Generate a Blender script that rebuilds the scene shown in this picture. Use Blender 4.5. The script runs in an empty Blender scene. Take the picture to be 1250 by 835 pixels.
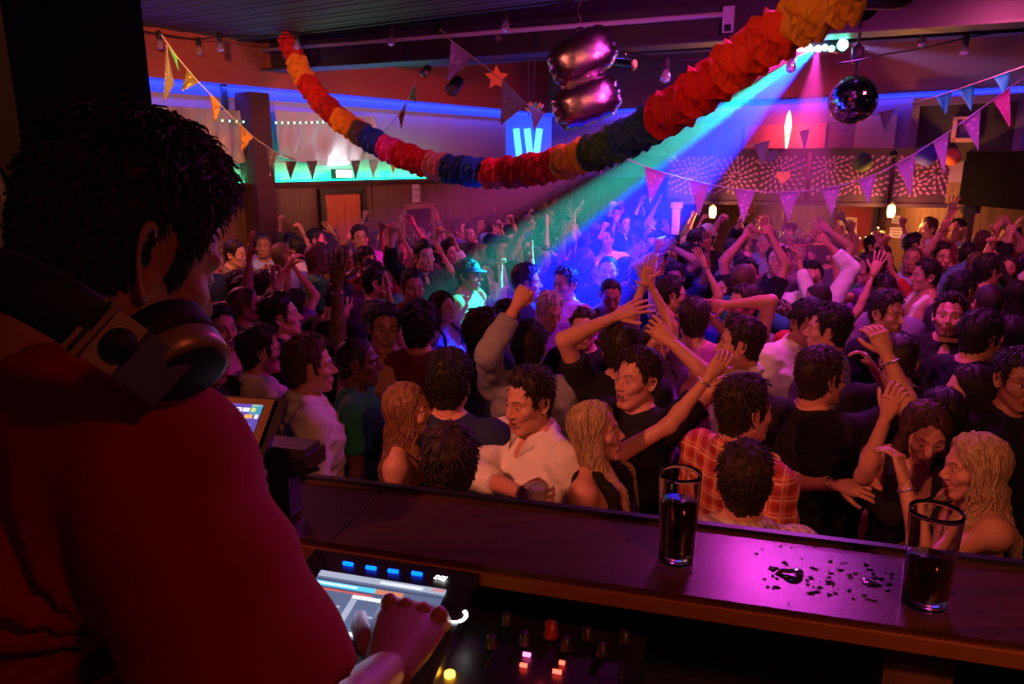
import bpy, bmesh, math, random
import numpy as np
from mathutils import Vector, Matrix, Euler
COL = bpy.context.scene.collection
SCN = bpy.context.scene
# ---------------------------------------------------------------- camera
FPX = 900.0; PITCH = math.radians(13.7); CAMZ = 2.5
cam = bpy.data.objects.new('camera', bpy.data.cameras.new('camera')); COL.objects.link(cam); SCN.camera = cam
cam.data.sensor_width = 36.0; cam.data.lens = FPX / 1250.0 * 36.0; cam.data.clip_start = .02
cam.location = (0, 0, CAMZ); cam.rotation_euler = (math.pi / 2 - PITCH, 0, 0)
_F = np.array([0, math.cos(PITCH), -math.sin(PITCH)]); _U = np.array([0, math.sin(PITCH), math.cos(PITCH)]); _R = np.array([1., 0, 0]); _C = np.array([0, 0, CAMZ])
def ray(px, py): return _F + _R * ((px - 625.0) / FPX) - _U * ((py - 417.5) / FPX)
def at(px, py, Z): return _C + ray(px, py) * Z                       # a point of the place seen at px,py, Z metres deep
def atz(px, py, z): r = ray(px, py); return _C + r * ((z - CAMZ) / r[2])
def atY(px, py, Y): r = ray(px, py); return _C + r * (Y / r[1])
def atplane(px, py, p0, n):
    r = ray(px, py); return _C + r * (((np.array(p0) - _C) @ n) / (r @ n))

# ---------------------------------------------------------------- world, exposure
SCN.view_settings.view_transform = 'Standard'; SCN.view_settings.look = 'None'; SCN.view_settings.gamma = 1.0
SCN.view_settings.exposure = 0.0; SCN.view_settings.use_curve_mapping = False
W_ = bpy.data.worlds.new('night'); SCN.world = W_; W_.use_nodes = True
W_.node_tree.nodes['Background'].inputs[0].default_value = (.30, .16, .42, 1); W_.node_tree.nodes['Background'].inputs[1].default_value = .012

# ---------------------------------------------------------------- house lights (stage lamps hung from the ceiling, plus added fill lamps)
def aim(o, tgt): o.rotation_euler = (Vector(tgt) - Vector(o.location)).to_track_quat('-Z', 'Y').to_euler()
def spot(name, loc, tgt, watts, col, deg=60, blend=.6, rad=.08):
    l = bpy.data.lights.new(name, 'SPOT'); l.energy = watts; l.color = col; l.spot_size = math.radians(deg); l.spot_blend = blend; l.shadow_soft_size = rad
    o = bpy.data.objects.new(name, l); COL.objects.link(o); o.location = loc; aim(o, tgt); return o
def area(name, loc, tgt, watts, col, sx=.3, sy=None):
    l = bpy.data.lights.new(name, 'AREA'); l.energy = watts; l.color = col; l.shape = 'RECTANGLE'; l.size = sx; l.size_y = sy or sx
    o = bpy.data.objects.new(name, l); COL.objects.link(o); o.location = loc; aim(o, tgt); return o
def point(name, loc, watts, col, rad=.04):
    l = bpy.data.lights.new(name, 'POINT'); l.energy = watts; l.color = col; l.shadow_soft_size = rad
    o = bpy.data.objects.new(name, l); COL.objects.link(o); o.location = loc; return o
RED = (1, .13, .06); MAG = (1, .08, .55); PUR = (.55, .10, 1); BLU = (.03, .06, 1); TEAL = (.0, .85, .65); WARM = (1, .42, .10)
LAMPS = []      # (loc, target, colour name) -> a lamp body is built for each later
def lamp_spot(loc, tgt, w, col, deg, name, blend=.6, rad=.09):
    spot(name, loc, tgt, w, col, deg, blend, rad); LAMPS.append((loc, tgt, name))
lamp_spot((-2.0, .7, 3.5), (.3, 4.0, 1.3), 360, (1, .22, .135), 84, 'red_key')
lamp_spot((.9, -.3, 3.45), (1.2, 3.6, 1.2), 130, (1, .23, .11), 80, 'red_fill')
lamp_spot((-1.4, 1.7, 3.5), (-4.2, 7.5, 3.8), 210, (1, .10, .06), 95, 'red_wall')  # added unseen lamp, brightens the red head of the left wall
lamp_spot((.2, 5.2, 3.95), (1.1, 5.0, 1.2), 340, (1, .07, .36), 125, 'magenta_top')
lamp_spot((2.9, 6.6, 3.75), (1.4, 3.4, 1.2), 230, (.66, .07, .95), 100, 'purple_back')
lamp_spot((-3.4, 7.0, 3.6), (-1.6, 5.0, 1.4), 330, (1, .12, .24), 105, 'rose_left')
lamp_spot((1.85, 7.9, 3.92), (-.6, 9.3, 1.0), 420, (1, .10, .18), 120, 'red_far')
lamp_spot((1.2, 8.6, 3.9), (.9, 8.4, 1.0), 420, (.12, .06, 1), 110, 'blue_mid')
lamp_spot((3.6, 5.2, 3.8), (4.2, 7.6, 1.2), 200, (1, .10, .34), 110, 'red_right')
lamp_spot((1.6, 3.6, 3.3), (1.2, 6.6, 4.2), 230, (.95, .06, .50), 110, 'magenta_up')  # added lamp turned up to brighten the dark beams and ceiling
lamp_spot((-2.0, 4.4, 3.65), (-3.9, 8.9, 2.0), 420, (1, .36, .10), 70, 'amber_wall')  # added unseen lamp, warms the panelling and the door
lamp_spot((1.0, -.5, 3.4), (-.35, .8, 1.9), 17, (1, .15, .06), 70, 'booth_red')  # added lamp behind the camera, lights the DJ from the right
lamp_spot((-1.7, -.9, 3.4), (-.5, .6, 2.1), 4, (1, .12, .05), 70, 'booth_back')  # added weak lamp, lifts the back of the red T-shirt
# magenta wash lamp whose reflection lies on the varnished rail
_p = atz(960, 690, 1.88); _d = ray(960, 690); _q = _p + np.array([_d[0], _d[1], -_d[2]]) * ((3.75 - 1.88) / -_d[2])
area('magenta_wash', _q, _q + np.array([0, .0, -1]), 62, (.95, .05, .80), .6, .5); LAMPS.append((tuple(_q + np.array([0, 0, .02])), tuple(_q + np.array([0, 0, -1.])), 'magenta_wash'))
MAT = {}
def nodes(name):
    m = bpy.data.materials.new(name); m.use_nodes = True
    nt = m.node_tree; b = nt.nodes['Principled BSDF']
    return m, nt, b
def mat(name, col, rough=.6, metal=0.0, spec=.5, emit=None, es=0.0, noise=0.0, nscale=20.0, bump=0.0, bscale=60.0, trans=0.0, alpha=1.0, sheen=0.0, coat=0.0, ior=None):
    m, nt, b = nodes(name)
    c = (*col, 1) if len(col) == 3 else col
    b.inputs['Base Color'].default_value = c; b.inputs['Roughness'].default_value = rough; b.inputs['Metallic'].default_value = metal
    b.inputs['Specular IOR Level'].default_value = spec
    b.inputs['Transmission Weight'].default_value = trans; b.inputs['Alpha'].default_value = alpha
    b.inputs['Sheen Weight'].default_value = sheen; b.inputs['Coat Weight'].default_value = coat
    if ior: b.inputs['IOR'].default_value = ior
    if emit: b.inputs['Emission Color'].default_value = (*emit, 1); b.inputs['Emission Strength'].default_value = es
    if noise or bump:
        tc = nt.nodes.new('ShaderNodeTexCoord')
    if noise:
        nz = nt.nodes.new('ShaderNodeTexNoise'); nz.inputs['Scale'].default_value = nscale; nz.inputs['Detail'].default_value = 5
        nt.links.new(tc.outputs['Object'], nz.inputs['Vector'])
        mr = nt.nodes.new('ShaderNodeMapRange'); mr.inputs['To Min'].default_value = 1 - noise; mr.inputs['To Max'].default_value = 1 + noise
        nt.links.new(nz.outputs['Fac'], mr.inputs['Value'])
        mx = nt.nodes.new('ShaderNodeMix'); mx.data_type = 'RGBA'; mx.blend_type = 'MULTIPLY'; mx.inputs[0].default_value = 1
        mx.inputs[6].default_value = c; nt.links.new(mr.outputs[0], mx.inputs[7]); nt.links.new(mx.outputs[2], b.inputs['Base Color'])
    if bump:
        nb = nt.nodes.new('ShaderNodeTexNoise'); nb.inputs['Scale'].default_value = bscale; nb.inputs['Detail'].default_value = 4
        nt.links.new(tc.outputs['Object'], nb.inputs['Vector'])
        bp = nt.nodes.new('ShaderNodeBump'); bp.inputs['Strength'].default_value = bump; bp.inputs['Distance'].default_value = .02
        nt.links.new(nb.outputs['Fac'], bp.inputs['Height']); nt.links.new(bp.outputs['Normal'], b.inputs['Normal'])
    MAT[name] = m
    return m
def skin_mat(name, col, lip, browc=(.02, .012, .008)):
    m, nt, b = nodes(name)
    b.inputs['Roughness'].default_value = .47; b.inputs['Specular IOR Level'].default_value = .4
    at = nt.nodes.new('ShaderNodeAttribute'); at.attribute_name = 'mask'
    sp = nt.nodes.new('ShaderNodeSeparateColor'); nt.links.new(at.outputs['Color'], sp.inputs[0])
    tc = nt.nodes.new('ShaderNodeTexCoord')
    nz = nt.nodes.new('ShaderNodeTexNoise'); nz.inputs['Scale'].default_value = 22; nz.inputs['Detail'].default_value = 4
    nt.links.new(tc.outputs['Object'], nz.inputs['Vector'])
    def mix(a, fac, bcol):
        mx = nt.nodes.new('ShaderNodeMix'); mx.data_type = 'RGBA'
        if isinstance(a, tuple): mx.inputs[6].default_value = (*a, 1)
        else: nt.links.new(a, mx.inputs[6])
        nt.links.new(fac, mx.inputs[0]); mx.inputs[7].default_value = (*bcol, 1)
        return mx.outputs[2]
    mr = nt.nodes.new('ShaderNodeMapRange'); mr.inputs['From Min'].default_value = .35; mr.inputs['From Max'].default_value = .7; nt.links.new(nz.outputs['Fac'], mr.inputs['Value'])
    c = mix(col, mr.outputs[0], tuple(x * y for x, y in zip(col, (.95, .80, .76))))
    c = mix(c, sp.outputs[0], lip); c = mix(c, sp.outputs[1], browc); c = mix(c, sp.outputs[2], (.035, .006, .006))
    nt.links.new(c, b.inputs['Base Color'])
    b.inputs['Subsurface Weight'].default_value = 0
    MAT[name] = m; return m
def hair_mat(name, col, col2, rough=.58):
    m, nt, b = nodes(name)
    tc = nt.nodes.new('ShaderNodeTexCoord')
    mp = nt.nodes.new('ShaderNodeMapping'); mp.inputs['Scale'].default_value = (170, 170, 12); nt.links.new(tc.outputs['Object'], mp.inputs['Vector'])
    nz = nt.nodes.new('ShaderNodeTexNoise'); nz.inputs['Scale'].default_value = 1.6; nz.inputs['Detail'].default_value = 5; nt.links.new(mp.outputs[0], nz.inputs['Vector'])
    mr = nt.nodes.new('ShaderNodeMapRange'); mr.inputs['From Min'].default_value = .35; mr.inputs['From Max'].default_value = .68; nt.links.new(nz.outputs['Fac'], mr.inputs['Value'])
    mx = nt.nodes.new('ShaderNodeMix'); mx.data_type = 'RGBA'; nt.links.new(mr.outputs[0], mx.inputs[0]); mx.inputs[6].default_value = (*col, 1); mx.inputs[7].default_value = (*col2, 1)
    nt.links.new(mx.outputs[2], b.inputs['Base Color'])
    b.inputs['Roughness'].default_value = rough; b.inputs['Specular IOR Level'].default_value = .28
    bp = nt.nodes.new('ShaderNodeBump'); bp.inputs['Strength'].default_value = .16; bp.inputs['Distance'].default_value = .002
    nt.links.new(nz.outputs['Fac'], bp.inputs['Height']); nt.links.new(bp.outputs['Normal'], b.inputs['Normal'])
    MAT[name] = m; return m
def plaid_mat(name, base, c1, c2, scale=28.0):
    m, nt, b = nodes(name)
    tc = nt.nodes.new('ShaderNodeTexCoord')
    sx = nt.nodes.new('ShaderNodeSeparateXYZ'); nt.links.new(tc.outputs['Object'], sx.inputs[0])
    ad = nt.nodes.new('ShaderNodeMath'); ad.operation = 'ADD'; nt.links.new(sx.outputs[0], ad.inputs[0])
    ym = nt.nodes.new('ShaderNodeMath'); ym.operation = 'MULTIPLY'; ym.inputs[1].default_value = .75; nt.links.new(sx.outputs[1], ym.inputs[0]); nt.links.new(ym.outputs[0], ad.inputs[1])
    def band(src, sc, lo, hi):
        mu = nt.nodes.new('ShaderNodeMath'); mu.operation = 'MULTIPLY'; mu.inputs[1].default_value = sc; nt.links.new(src, mu.inputs[0])
        fr = nt.nodes.new('ShaderNodeMath'); fr.operation = 'FRACT'; nt.links.new(mu.outputs[0], fr.inputs[0])
        a = nt.nodes.new('ShaderNodeMath'); a.operation = 'GREATER_THAN'; a.inputs[1].default_value = lo; nt.links.new(fr.outputs[0], a.inputs[0])
        c = nt.nodes.new('ShaderNodeMath'); c.operation = 'LESS_THAN'; c.inputs[1].default_value = hi; nt.links.new(fr.outputs[0], c.inputs[0])
        e = nt.nodes.new('ShaderNodeMath'); e.operation = 'MULTIPLY'; nt.links.new(a.outputs[0], e.inputs[0]); nt.links.new(c.outputs[0], e.inputs[1])
        return e.outputs[0]
    col = None
    prev = (*base, 1)
    for src, lo, hi, cc, f in ((ad.outputs[0], .0, .38, c1, .6), (sx.outputs[2], .0, .38, c1, .6), (ad.outputs[0], .55, .66, c2, .8), (sx.outputs[2], .55, .66, c2, .8), (ad.outputs[0], .80, .86, c2, .6), (sx.outputs[2], .80, .86, c2, .6)):
        e = band(src, scale, lo, hi)
        fm = nt.nodes.new('ShaderNodeMath'); fm.operation = 'MULTIPLY'; fm.inputs[1].default_value = f; nt.links.new(e, fm.inputs[0])
        mx = nt.nodes.new('ShaderNodeMix'); mx.data_type = 'RGBA'; nt.links.new(fm.outputs[0], mx.inputs[0])
        if col is None: mx.inputs[6].default_value = prev
        else: nt.links.new(col, mx.inputs[6])
        mx.inputs[7].default_value = (*cc, 1); col = mx.outputs[2]
    nt.links.new(col, b.inputs['Base Color']); b.inputs['Roughness'].default_value = .85
    MAT[name] = m; return m

# people
skin_mat('skin_fair', (.56, .29, .20), (.40, .10, .09)); skin_mat('skin_mid', (.46, .23, .145), (.34, .10, .08)); skin_mat('skin_tan', (.32, .155, .09), (.24, .08, .06)); skin_mat('skin_deep', (.13, .068, .042), (.10, .04, .035))
hair_mat('hair_black', (.006, .005, .005), (.02, .015, .013)); hair_mat('hair_dark', (.012, .008, .006), (.04, .024, .015)); hair_mat('hair_brown', (.045, .024, .013), (.11, .06, .032)); hair_mat('hair_blonde', (.20, .12, .05), (.62, .46, .26)); hair_mat('hair_auburn', (.09, .035, .018), (.30, .15, .075)); hair_mat('hair_grey', (.25, .23, .21), (.5, .47, .43))
mat('eye_white', (.75, .72, .68), .25); mat('eye_dark', (.02, .012, .008), .15); mat('teeth', (.82, .78, .68), .3)
for n, c in dict(white=(.80, .80, .78), cream=(.72, .70, .62), black=(.012, .012, .014), charcoal=(.04, .04, .045), navy=(.02, .03, .09), blue=(.10, .16, .42), red=(.42, .03, .03), maroon=(.14, .02, .03), green=(.02, .22, .06), olive=(.14, .13, .05), grey=(.24, .24, .25), tan=(.40, .28, .15), purple=(.17, .06, .30), pink=(.62, .22, .30), teal=(.03, .22, .24), lightblue=(.34, .46, .70), mustard=(.5, .32, .06)).items():
    mat('cloth_' + n, c, .85, spec=.25, noise=.14, nscale=9, bump=.55, bscale=13)
plaid_mat('plaid_red', (.62, .10, .05), (.30, .02, .02), (.75, .50, .30), 17.0)
plaid_mat('plaid_tan', (.46, .36, .24), (.16, .12, .10), (.62, .52, .38), 30.0)
for n, c in dict(black=(.012, .012, .014), denim=(.03, .05, .11), tan=(.25, .18, .11)).items(): mat('trousers_' + n, c, .9, spec=.2)
mat('shoe', (.02, .016, .014), .5)
mat('silver', (.75, .72, .70), .25, 1.0); mat('band_red', (.5, .02, .03), .5); mat('band_teal', (.02, .35, .33), .4); mat('band_black', (.02, .02, .02), .5)
# ---------------------------------------------------------------- mesh helpers
class MB:
    """collects vertices / faces / material slots for one mesh object"""
    def __init__(s):
        s.v = []; s.f = []; s.m = []; s.n = 0; s.mask = []
    def add(s, verts, faces, mat=0, mask=None):
        verts = np.asarray(verts, float).reshape(-1, 3)
        s.v.append(verts)
        b = s.n
        s.f.extend([tuple(int(i) + b for i in f) for f in faces])
        if isinstance(mat, int): s.m.extend([mat] * len(faces))
        else: s.m.extend(mat)
        s.mask.append(np.zeros((len(verts), 4)) if mask is None else mask)
        s.n += len(verts)
        return s
    def box(s, c, size, rot=None, mat=0):
        c = np.array(c, float); h = np.array(size, float) / 2
        v = np.array([[x, y, z] for x in (-1, 1) for y in (-1, 1) for z in (-1, 1)], float) * h
        if rot is not None: v = v @ np.array(rot).T
        return s.add(v + c, [(0, 1, 3, 2), (4, 6, 7, 5), (0, 4, 5, 1), (2, 3, 7, 6), (0, 2, 6, 4), (1, 5, 7, 3)], mat)
    def tube(s, pts, rad, n=8, up=(0, 0, 1), mat=0, caps=True, tip=False):
        v, f = tube_geo(pts, rad, n, up, caps)
        return s.add(v, f, mat)
    def prism(s, outline, thick, mat=0):
        """outline: (n,3) planar polygon, extruded along its normal by thick"""
        o = np.array(outline, float); nn = len(o)
        nrm = np.cross(o[1] - o[0], o[2] - o[0]); nrm /= (np.linalg.norm(nrm) + 1e-9)
        v = np.vstack([o - nrm * thick / 2, o + nrm * thick / 2])
        f = [tuple(range(nn - 1, -1, -1)), tuple(range(nn, 2 * nn))]
        f += [(i, (i + 1) % nn, nn + (i + 1) % nn, nn + i) for i in range(nn)]
        return s.add(v, f, mat)
    def lathe(s, prof, n=24, c=(0, 0, 0), mat=0):
        """prof: list of (r,z)"""
        v = []; f = []
        for r, z in prof:
            for k in range(n):
                a = 2 * math.pi * k / n
                v.append((c[0] + r * math.cos(a), c[1] + r * math.sin(a), c[2] + z))
        for i in range(len(prof) - 1):
            for k in range(n):
                f.append((i * n + k, i * n + (k + 1) % n, (i + 1) * n + (k + 1) % n, (i + 1) * n + k))
        if prof[0][0] > 1e-6: f.append(tuple(range(n - 1, -1, -1)))
        if prof[-1][0] > 1e-6: f.append(tuple((len(prof) - 1) * n + k for k in range(n)))
        return s.add(v, f, mat)
    def sphere(s, c, r, n=12, mat=0):
        r = np.array(r, float) * np.ones(3)
        prof = []
        m = max(4, n // 2 + 1)
        v = [(0, 0, -1)]
        for i in range(1, m):
            e = -math.pi / 2 + math.pi * i / m
            for k in range(n):
                a = 2 * math.pi * k / n
                v.append((math.cos(e) * math.cos(a), math.cos(e) * math.sin(a), math.sin(e)))
        v.append((0, 0, 1))
        f = [(0, 1 + (k + 1) % n, 1 + k) for k in range(n)]
        for i in range(m - 2):
            for k in range(n):
                a = 1 + i * n
                f.append((a + k, a + (k + 1) % n, a + n + (k + 1) % n, a + n + k))
        a = 1 + (m - 2) * n; L = len(v) - 1
        f += [(a + k, a + (k + 1) % n, L) for k in range(n)]
        return s.add(np.array(v) * r + np.array(c), f, mat)
    def arrays(s):
        return np.vstack(s.v) if s.v else np.zeros((0, 3)), s.f
    def mesh(s, name, mats, smooth=True, use_mask=False):
        me = bpy.data.meshes.new(name)
        V = np.vstack(s.v)
        me.from_pydata(V.tolist(), [], s.f)
        for m in mats: me.materials.append(m)
        me.polygons.foreach_set('material_index', np.array(s.m, dtype=np.int32))
        if smooth: me.polygons.foreach_set('use_smooth', np.ones(len(s.f), dtype=bool))
        if use_mask:
            at = me.color_attributes.new('mask', 'FLOAT_COLOR', 'POINT')
            at.data.foreach_set('color', np.vstack(s.mask).astype(np.float32).ravel())
        me.update()
        return me
    def obj(s, name, mats, parent=None, smooth=True, use_mask=False):
        if not isinstance(mats, (list, tuple)): mats = [mats]
        return link(name, s.mesh(name, mats, smooth, use_mask), parent)

def link(name, data, parent=None):
    o = bpy.data.objects.new(name, data)
    COL.objects.link(o)
    if parent is not None: o.parent = parent
    return o

def tag(o, label=None, cat=None, group=None, kind=None):
    if label: o['label'] = label
    if cat: o['category'] = cat
    if group: o['group'] = group
    if kind: o['kind'] = kind
    return o

def empty(name, loc=(0, 0, 0), rz=0.0):
    o = link(name, None); o.empty_display_size = 0.1
    o.location = loc; o.rotation_euler = (0, 0, rz)
    return o

def tube_geo(pts, rad, n=8, up=(0, 0, 1), caps=True):
    pts = np.array(pts, float); m = len(pts)
    rad = np.array(rad, float)
    if rad.ndim == 0: rad = np.full((m, 2), float(rad))
    elif rad.ndim == 1: rad = np.stack([rad, rad], 1)
    t = np.gradient(pts, axis=0)
    t /= (np.linalg.norm(t, axis=1, keepdims=True) + 1e-9)
    up = np.array(up, float)
    if up.ndim == 1: up = np.repeat(up[None], m, 0)
    x = np.cross(t, up)
    ln = np.linalg.norm(x, axis=1)
    bad = ln < 1e-3
    if bad.any(): x[bad] = np.cross(t[bad], [0.31, 0.95, 0.05])
    x /= (np.linalg.norm(x, axis=1, keepdims=True) + 1e-9)
    for i in range(1, m):
        if np.dot(x[i], x[i - 1]) < 0 and bad.any(): x[i] *= -1
    y = np.cross(x, t)
    a = np.linspace(0, 2 * np.pi, n, endpoint=False)
    v = pts[:, None] + x[:, None] * (np.cos(a)[None, :, None] * rad[:, 0][:, None, None]) + y[:, None] * (np.sin(a)[None, :, None] * rad[:, 1][:, None, None])
    v = v.reshape(-1, 3)
    f = []
    for i in range(m - 1):
        for k in range(n):
            k2 = (k + 1) % n
            f.append((i * n + k, (i + 1) * n + k, (i + 1) * n + k2, i * n + k2))
    if caps:
        f.append(tuple(range(n))); f.append(tuple((m - 1) * n + k for k in range(n - 1, -1, -1)))
    return v, f

def unit(v):
    v = np.array(v, float); return v / (np.linalg.norm(v) + 1e-12)

def sstep(a, b, x):
    t = np.clip((x - a) / (b - a), 0, 1); return t * t * (3 - 2 * t)

# ---------------------------------------------------------------- signed-distance modelling
def smin(a, b, k):
    h = np.clip(0.5 + 0.5 * (b - a) / k, 0, 1)
    return b + (a - b) * h - k * h * (1 - h)
def smax(a, b, k): return -smin(-a, -b, k)
def d_ell(p, c, r):
    q = p - np.array(c); r = np.array(r, float)
    k0 = np.sqrt(((q / r) ** 2).sum(-1)); k1 = np.sqrt(((q / (r * r)) ** 2).sum(-1)) + 1e-9
    return k0 * (k0 - 1) / k1
def d_cap(p, a, b, r0, r1):
    a = np.array(a, float); b = np.array(b, float); ab = b - a
    t = np.clip(((p - a) @ ab) / (ab @ ab + 1e-12), 0, 1)
    c = a + t[..., None] * ab
    return np.sqrt(((p - c) ** 2).sum(-1)) - (r0 + (r1 - r0) * t)

class Field:
    def __init__(s, lo, hi, h):
        s.h = h; s.lo = np.array(lo, float)
        s.n = np.ceil((np.array(hi) - s.lo) / h).astype(int) + 1
        s.ax = [s.lo[i] + h * np.arange(s.n[i]) for i in range(3)]
        s.F = np.full(s.n, 0.5)
    def block(s, lo, hi):
        i0 = np.clip(np.floor((np.array(lo) - s.lo) / s.h).astype(int), 0, s.n - 1)
        i1 = np.clip(np.ceil((np.array(hi) - s.lo) / s.h).astype(int) + 1, 1, s.n)
        sl = tuple(slice(a, b) for a, b in zip(i0, i1))
        X, Y, Z = np.meshgrid(s.ax[0][sl[0]], s.ax[1][sl[1]], s.ax[2][sl[2]], indexing='ij')
        return sl, np.stack([X, Y, Z], -1)
    def union(s, fn, lo, hi, k):
        m = k + 3 * s.h
        sl, P = s.block(np.array(lo) - m, np.array(hi) + m)
        if P.size == 0: return
        s.F[sl] = smin(s.F[sl], fn(P), k)
    def cap(s, a, b, r0, r1, k=0.03):
        a = np.array(a, float); b = np.array(b, float); r = max(r0, r1)
        s.union(lambda P: d_cap(P, a, b, r0, r1), np.minimum(a, b) - r, np.maximum(a, b) + r, k)
    def cutcap(s, a, b, r0, r1, k=0.02):
        """capsule with a flat end at b"""
        a = np.array(a, float); b = np.array(b, float); r = max(r0, r1); d = unit(b - a)
        s.union(lambda P: np.maximum(d_cap(P, a, b + d * 0.05, r0, r1), (P - b) @ d), np.minimum(a, b) - r - .05, np.maximum(a, b) + r + .05, k)
    def ell(s, c, r, k=0.03):
        c = np.array(c, float); r = np.array(r, float)
        s.union(lambda P: d_ell(P, c, r), c - r, c + r, k)
    def sub_ell(s, c, r, k=0.01):
        c = np.array(c, float); r = np.array(r, float)
        sl, P = s.block(c - r - .03, c + r + .03)
        s.F[sl] = smax(s.F[sl], -d_ell(P, c, r), k)
    def loft(s, zs, ws, ds, ys, lean, k=0.03, grow=0.0, wob=None):
        zs = np.array(zs)
        W = max(ws) + grow + .06; lx, ly = lean
        lo = np.array([-W - abs(lx) * .8, -W - abs(ly) * .8, zs[0] - .02]); hi = np.array([W + abs(lx) * .8, W + abs(ly) * .8, zs[-1] + .02])
        def fn(P):
            z = P[..., 2]
            w = np.interp(z, zs, ws) + grow; d = np.interp(z, zs, ds) + grow; y0 = np.interp(z, zs, ys)
            x = P[..., 0] - lx * (z - .95); y = P[..., 1] - y0 - ly * (z - .95)
            q = np.sqrt((x / w) ** 2 + (y / d) ** 2)
            r = (q - 1) * np.minimum(w, d)
            if wob is not None: r = r + wob(P)
            return np.maximum(r, np.maximum(zs[0] - z, z - zs[-1]))
        s.union(fn, lo, hi, k)
    def net(s):
        F = s.F; h = s.h
        ins = F < 0
        c = [ins[i:F.shape[0] - 1 + i, j:F.shape[1] - 1 + j, k:F.shape[2] - 1 + k] for i in (0, 1) for j in (0, 1) for k in (0, 1)]
        cnt = sum(x.astype(np.int8) for x in c)
        act = (cnt > 0) & (cnt < 8)
        idx = -np.ones(act.shape, dtype=np.int64)
        I = np.argwhere(act); idx[act] = np.arange(len(I))
        acc = np.zeros((len(I), 3)); num = np.zeros(len(I))
        offs = np.array([[i, j, k] for i in (0, 1) for j in (0, 1) for k in (0, 1)])
        val = [F[I[:, 0] + o[0], I[:, 1] + o[1], I[:, 2] + o[2]] for o in offs]
        for a in range(8):
            for b in range(a + 1, 8):
                if np.abs(offs[a] - offs[b]).sum() != 1: continue
                fa, fb = val[a], val[b]
                m = (fa < 0) != (fb < 0)
                t = fa[m] / (fa[m] - fb[m])
                acc[m] += offs[a] + t[:, None] * (offs[b] - offs[a]); num[m] += 1
        V = s.lo + h * (I + acc / num[:, None])
        faces = []
        for ax in range(3):
            u, w = [(1, 2), (2, 0), (0, 1)][ax]
            sl0 = [slice(None)] * 3; sl1 = [slice(None)] * 3
            sl0[ax] = slice(0, -1); sl1[ax] = slice(1, None)
            a, b = ins[tuple(sl0)], ins[tuple(sl1)]
            E = np.argwhere(a != b)
            E = E[(E[:, u] > 0) & (E[:, w] > 0) & (E[:, u] < F.shape[u] - 1) & (E[:, w] < F.shape[w] - 1)]
            if len(E) == 0: continue
            du = np.zeros(3, int); du[u] = 1; dw = np.zeros(3, int); dw[w] = 1
            q = np.stack([idx[tuple((E - du - dw).T)], idx[tuple((E - dw).T)], idx[tuple(E.T)], idx[tuple((E - du).T)]], 1)
            flip = ~a[tuple(E.T)]
            q[flip] = q[flip][:, ::-1]
            faces.append(q)
        Q = np.vstack(faces) if faces else np.zeros((0, 4), int)
        return V, Q

# ---------------------------------------------------------------- head
def head_dirs(na, ne):
    t = np.linspace(-np.pi, np.pi, na, endpoint=False)
    az = t - 0.5 * np.sin(t)
    e = np.linspace(-90, 90, 721)
    w = 1 + 1.6 * np.exp(-((e + 22) / 30) ** 2)
    cum = np.concatenate([[0], np.cumsum((w[1:] + w[:-1]) / 2)]); cum /= cum[-1]
    el = np.radians(np.interp(np.linspace(0.012, 0.988, ne), cum, e))
    A, E = np.meshgrid(az, el)          # rows: elevation
    D = np.stack([np.sin(A) * np.cos(E), np.cos(A) * np.cos(E), np.sin(E)], -1)
    return A, E, D

def head_sdf(p, P):
    fem = P.get('fem', 0); op = P.get('open', 0.0); jw = P.get('jaw', 1.0) * (0.86 if fem else 1.0); sm = P.get('smile', 0.0)
    ax = np.abs(p[..., 0]); q = np.stack([ax, p[..., 1], p[..., 2]], -1)
    dz = -0.012 * op
    d = d_ell(q, (0, -.012, .036), (.076, .097, .090))
    d = smin(d, d_ell(q, (0, .026, -.016), (.061, .064, .085)), .02)
    d = smin(d, d_ell(q, (0, .032, -.064 + dz), (.052 * jw, .050, .045)), .02)
    d = smin(d, d_ell(q, (.012 * jw, .072, -.096 + dz), (.017, .016, .014)), .016)
    d = smin(d, d_cap(q, (.046 * jw, .005, -.05), (.022 * jw, .06, -.092 + dz), .016, .014), .02)   # jaw line
    d = smin(d, d_cap(q, (.008, .084, .028), (.046, .070, .028), .008 if fem else .0105, .007), .014)   # brow
    d = smin(d, d_ell(q, (.046, .055, -.018 + .004 * sm), (.021, .024, .019)), .018)   # cheekbone
    if sm > 0: d = smin(d, d_ell(q, (.033, .074, -.034), (.015, .013, .015)), .012)
    # nose
    nl = .9 if fem else 1.0
    d = smin(d, d_cap(q, (0, .083, .020), (0, .083 + .029 * nl, -.026), .0062, .0088), .010)
    d = smin(d, d_ell(q, (.0095, .098, -.031), (.0075, .009, .0065)), .006)
    # sockets
    d = smax(d, -d_ell(q, (.031, .103, .006), (.019, .022, .0125)), .012)
    # lips
    d = smin(d, d_ell(q, (0, .083, -.062 + dz * .3), (.030, .012, .017)), .012)      # muzzle
    wid = .022 + .006 * sm
    zc = -.061 + .22 * 0
    zcorn = .45 * sm * (q[..., 0] / .03) ** 2 * .02
    qq = np.stack([q[..., 0], q[..., 1], q[..., 2] - zcorn], -1)
    d = smin(d, d_ell(qq, (0, .0905, -.0565 + .001 * op), (wid, .0085, .0046)), .004)
    d = smin(d, d_ell(qq, (0, .0895, -.0675 + dz), (wid * .85, .009, .0056)), .004)
    if op > 0.02:
        d = smax(d, -d_ell(qq, (0, .100, -.062 + dz * .5), (wid * .86, .022, .0035 + .009 * op)), .003)
    else:
        d = smax(d, -d_ell(qq, (0, .104, -.0618), (wid, .011, .0016)), .003)
    # neck
    rn = .049 if fem else .057
    d = smin(d, d_cap(q, (0, -.028, -.03), (0, -.036, -.22), rn, rn * 1.04), .03)
    return d

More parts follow.
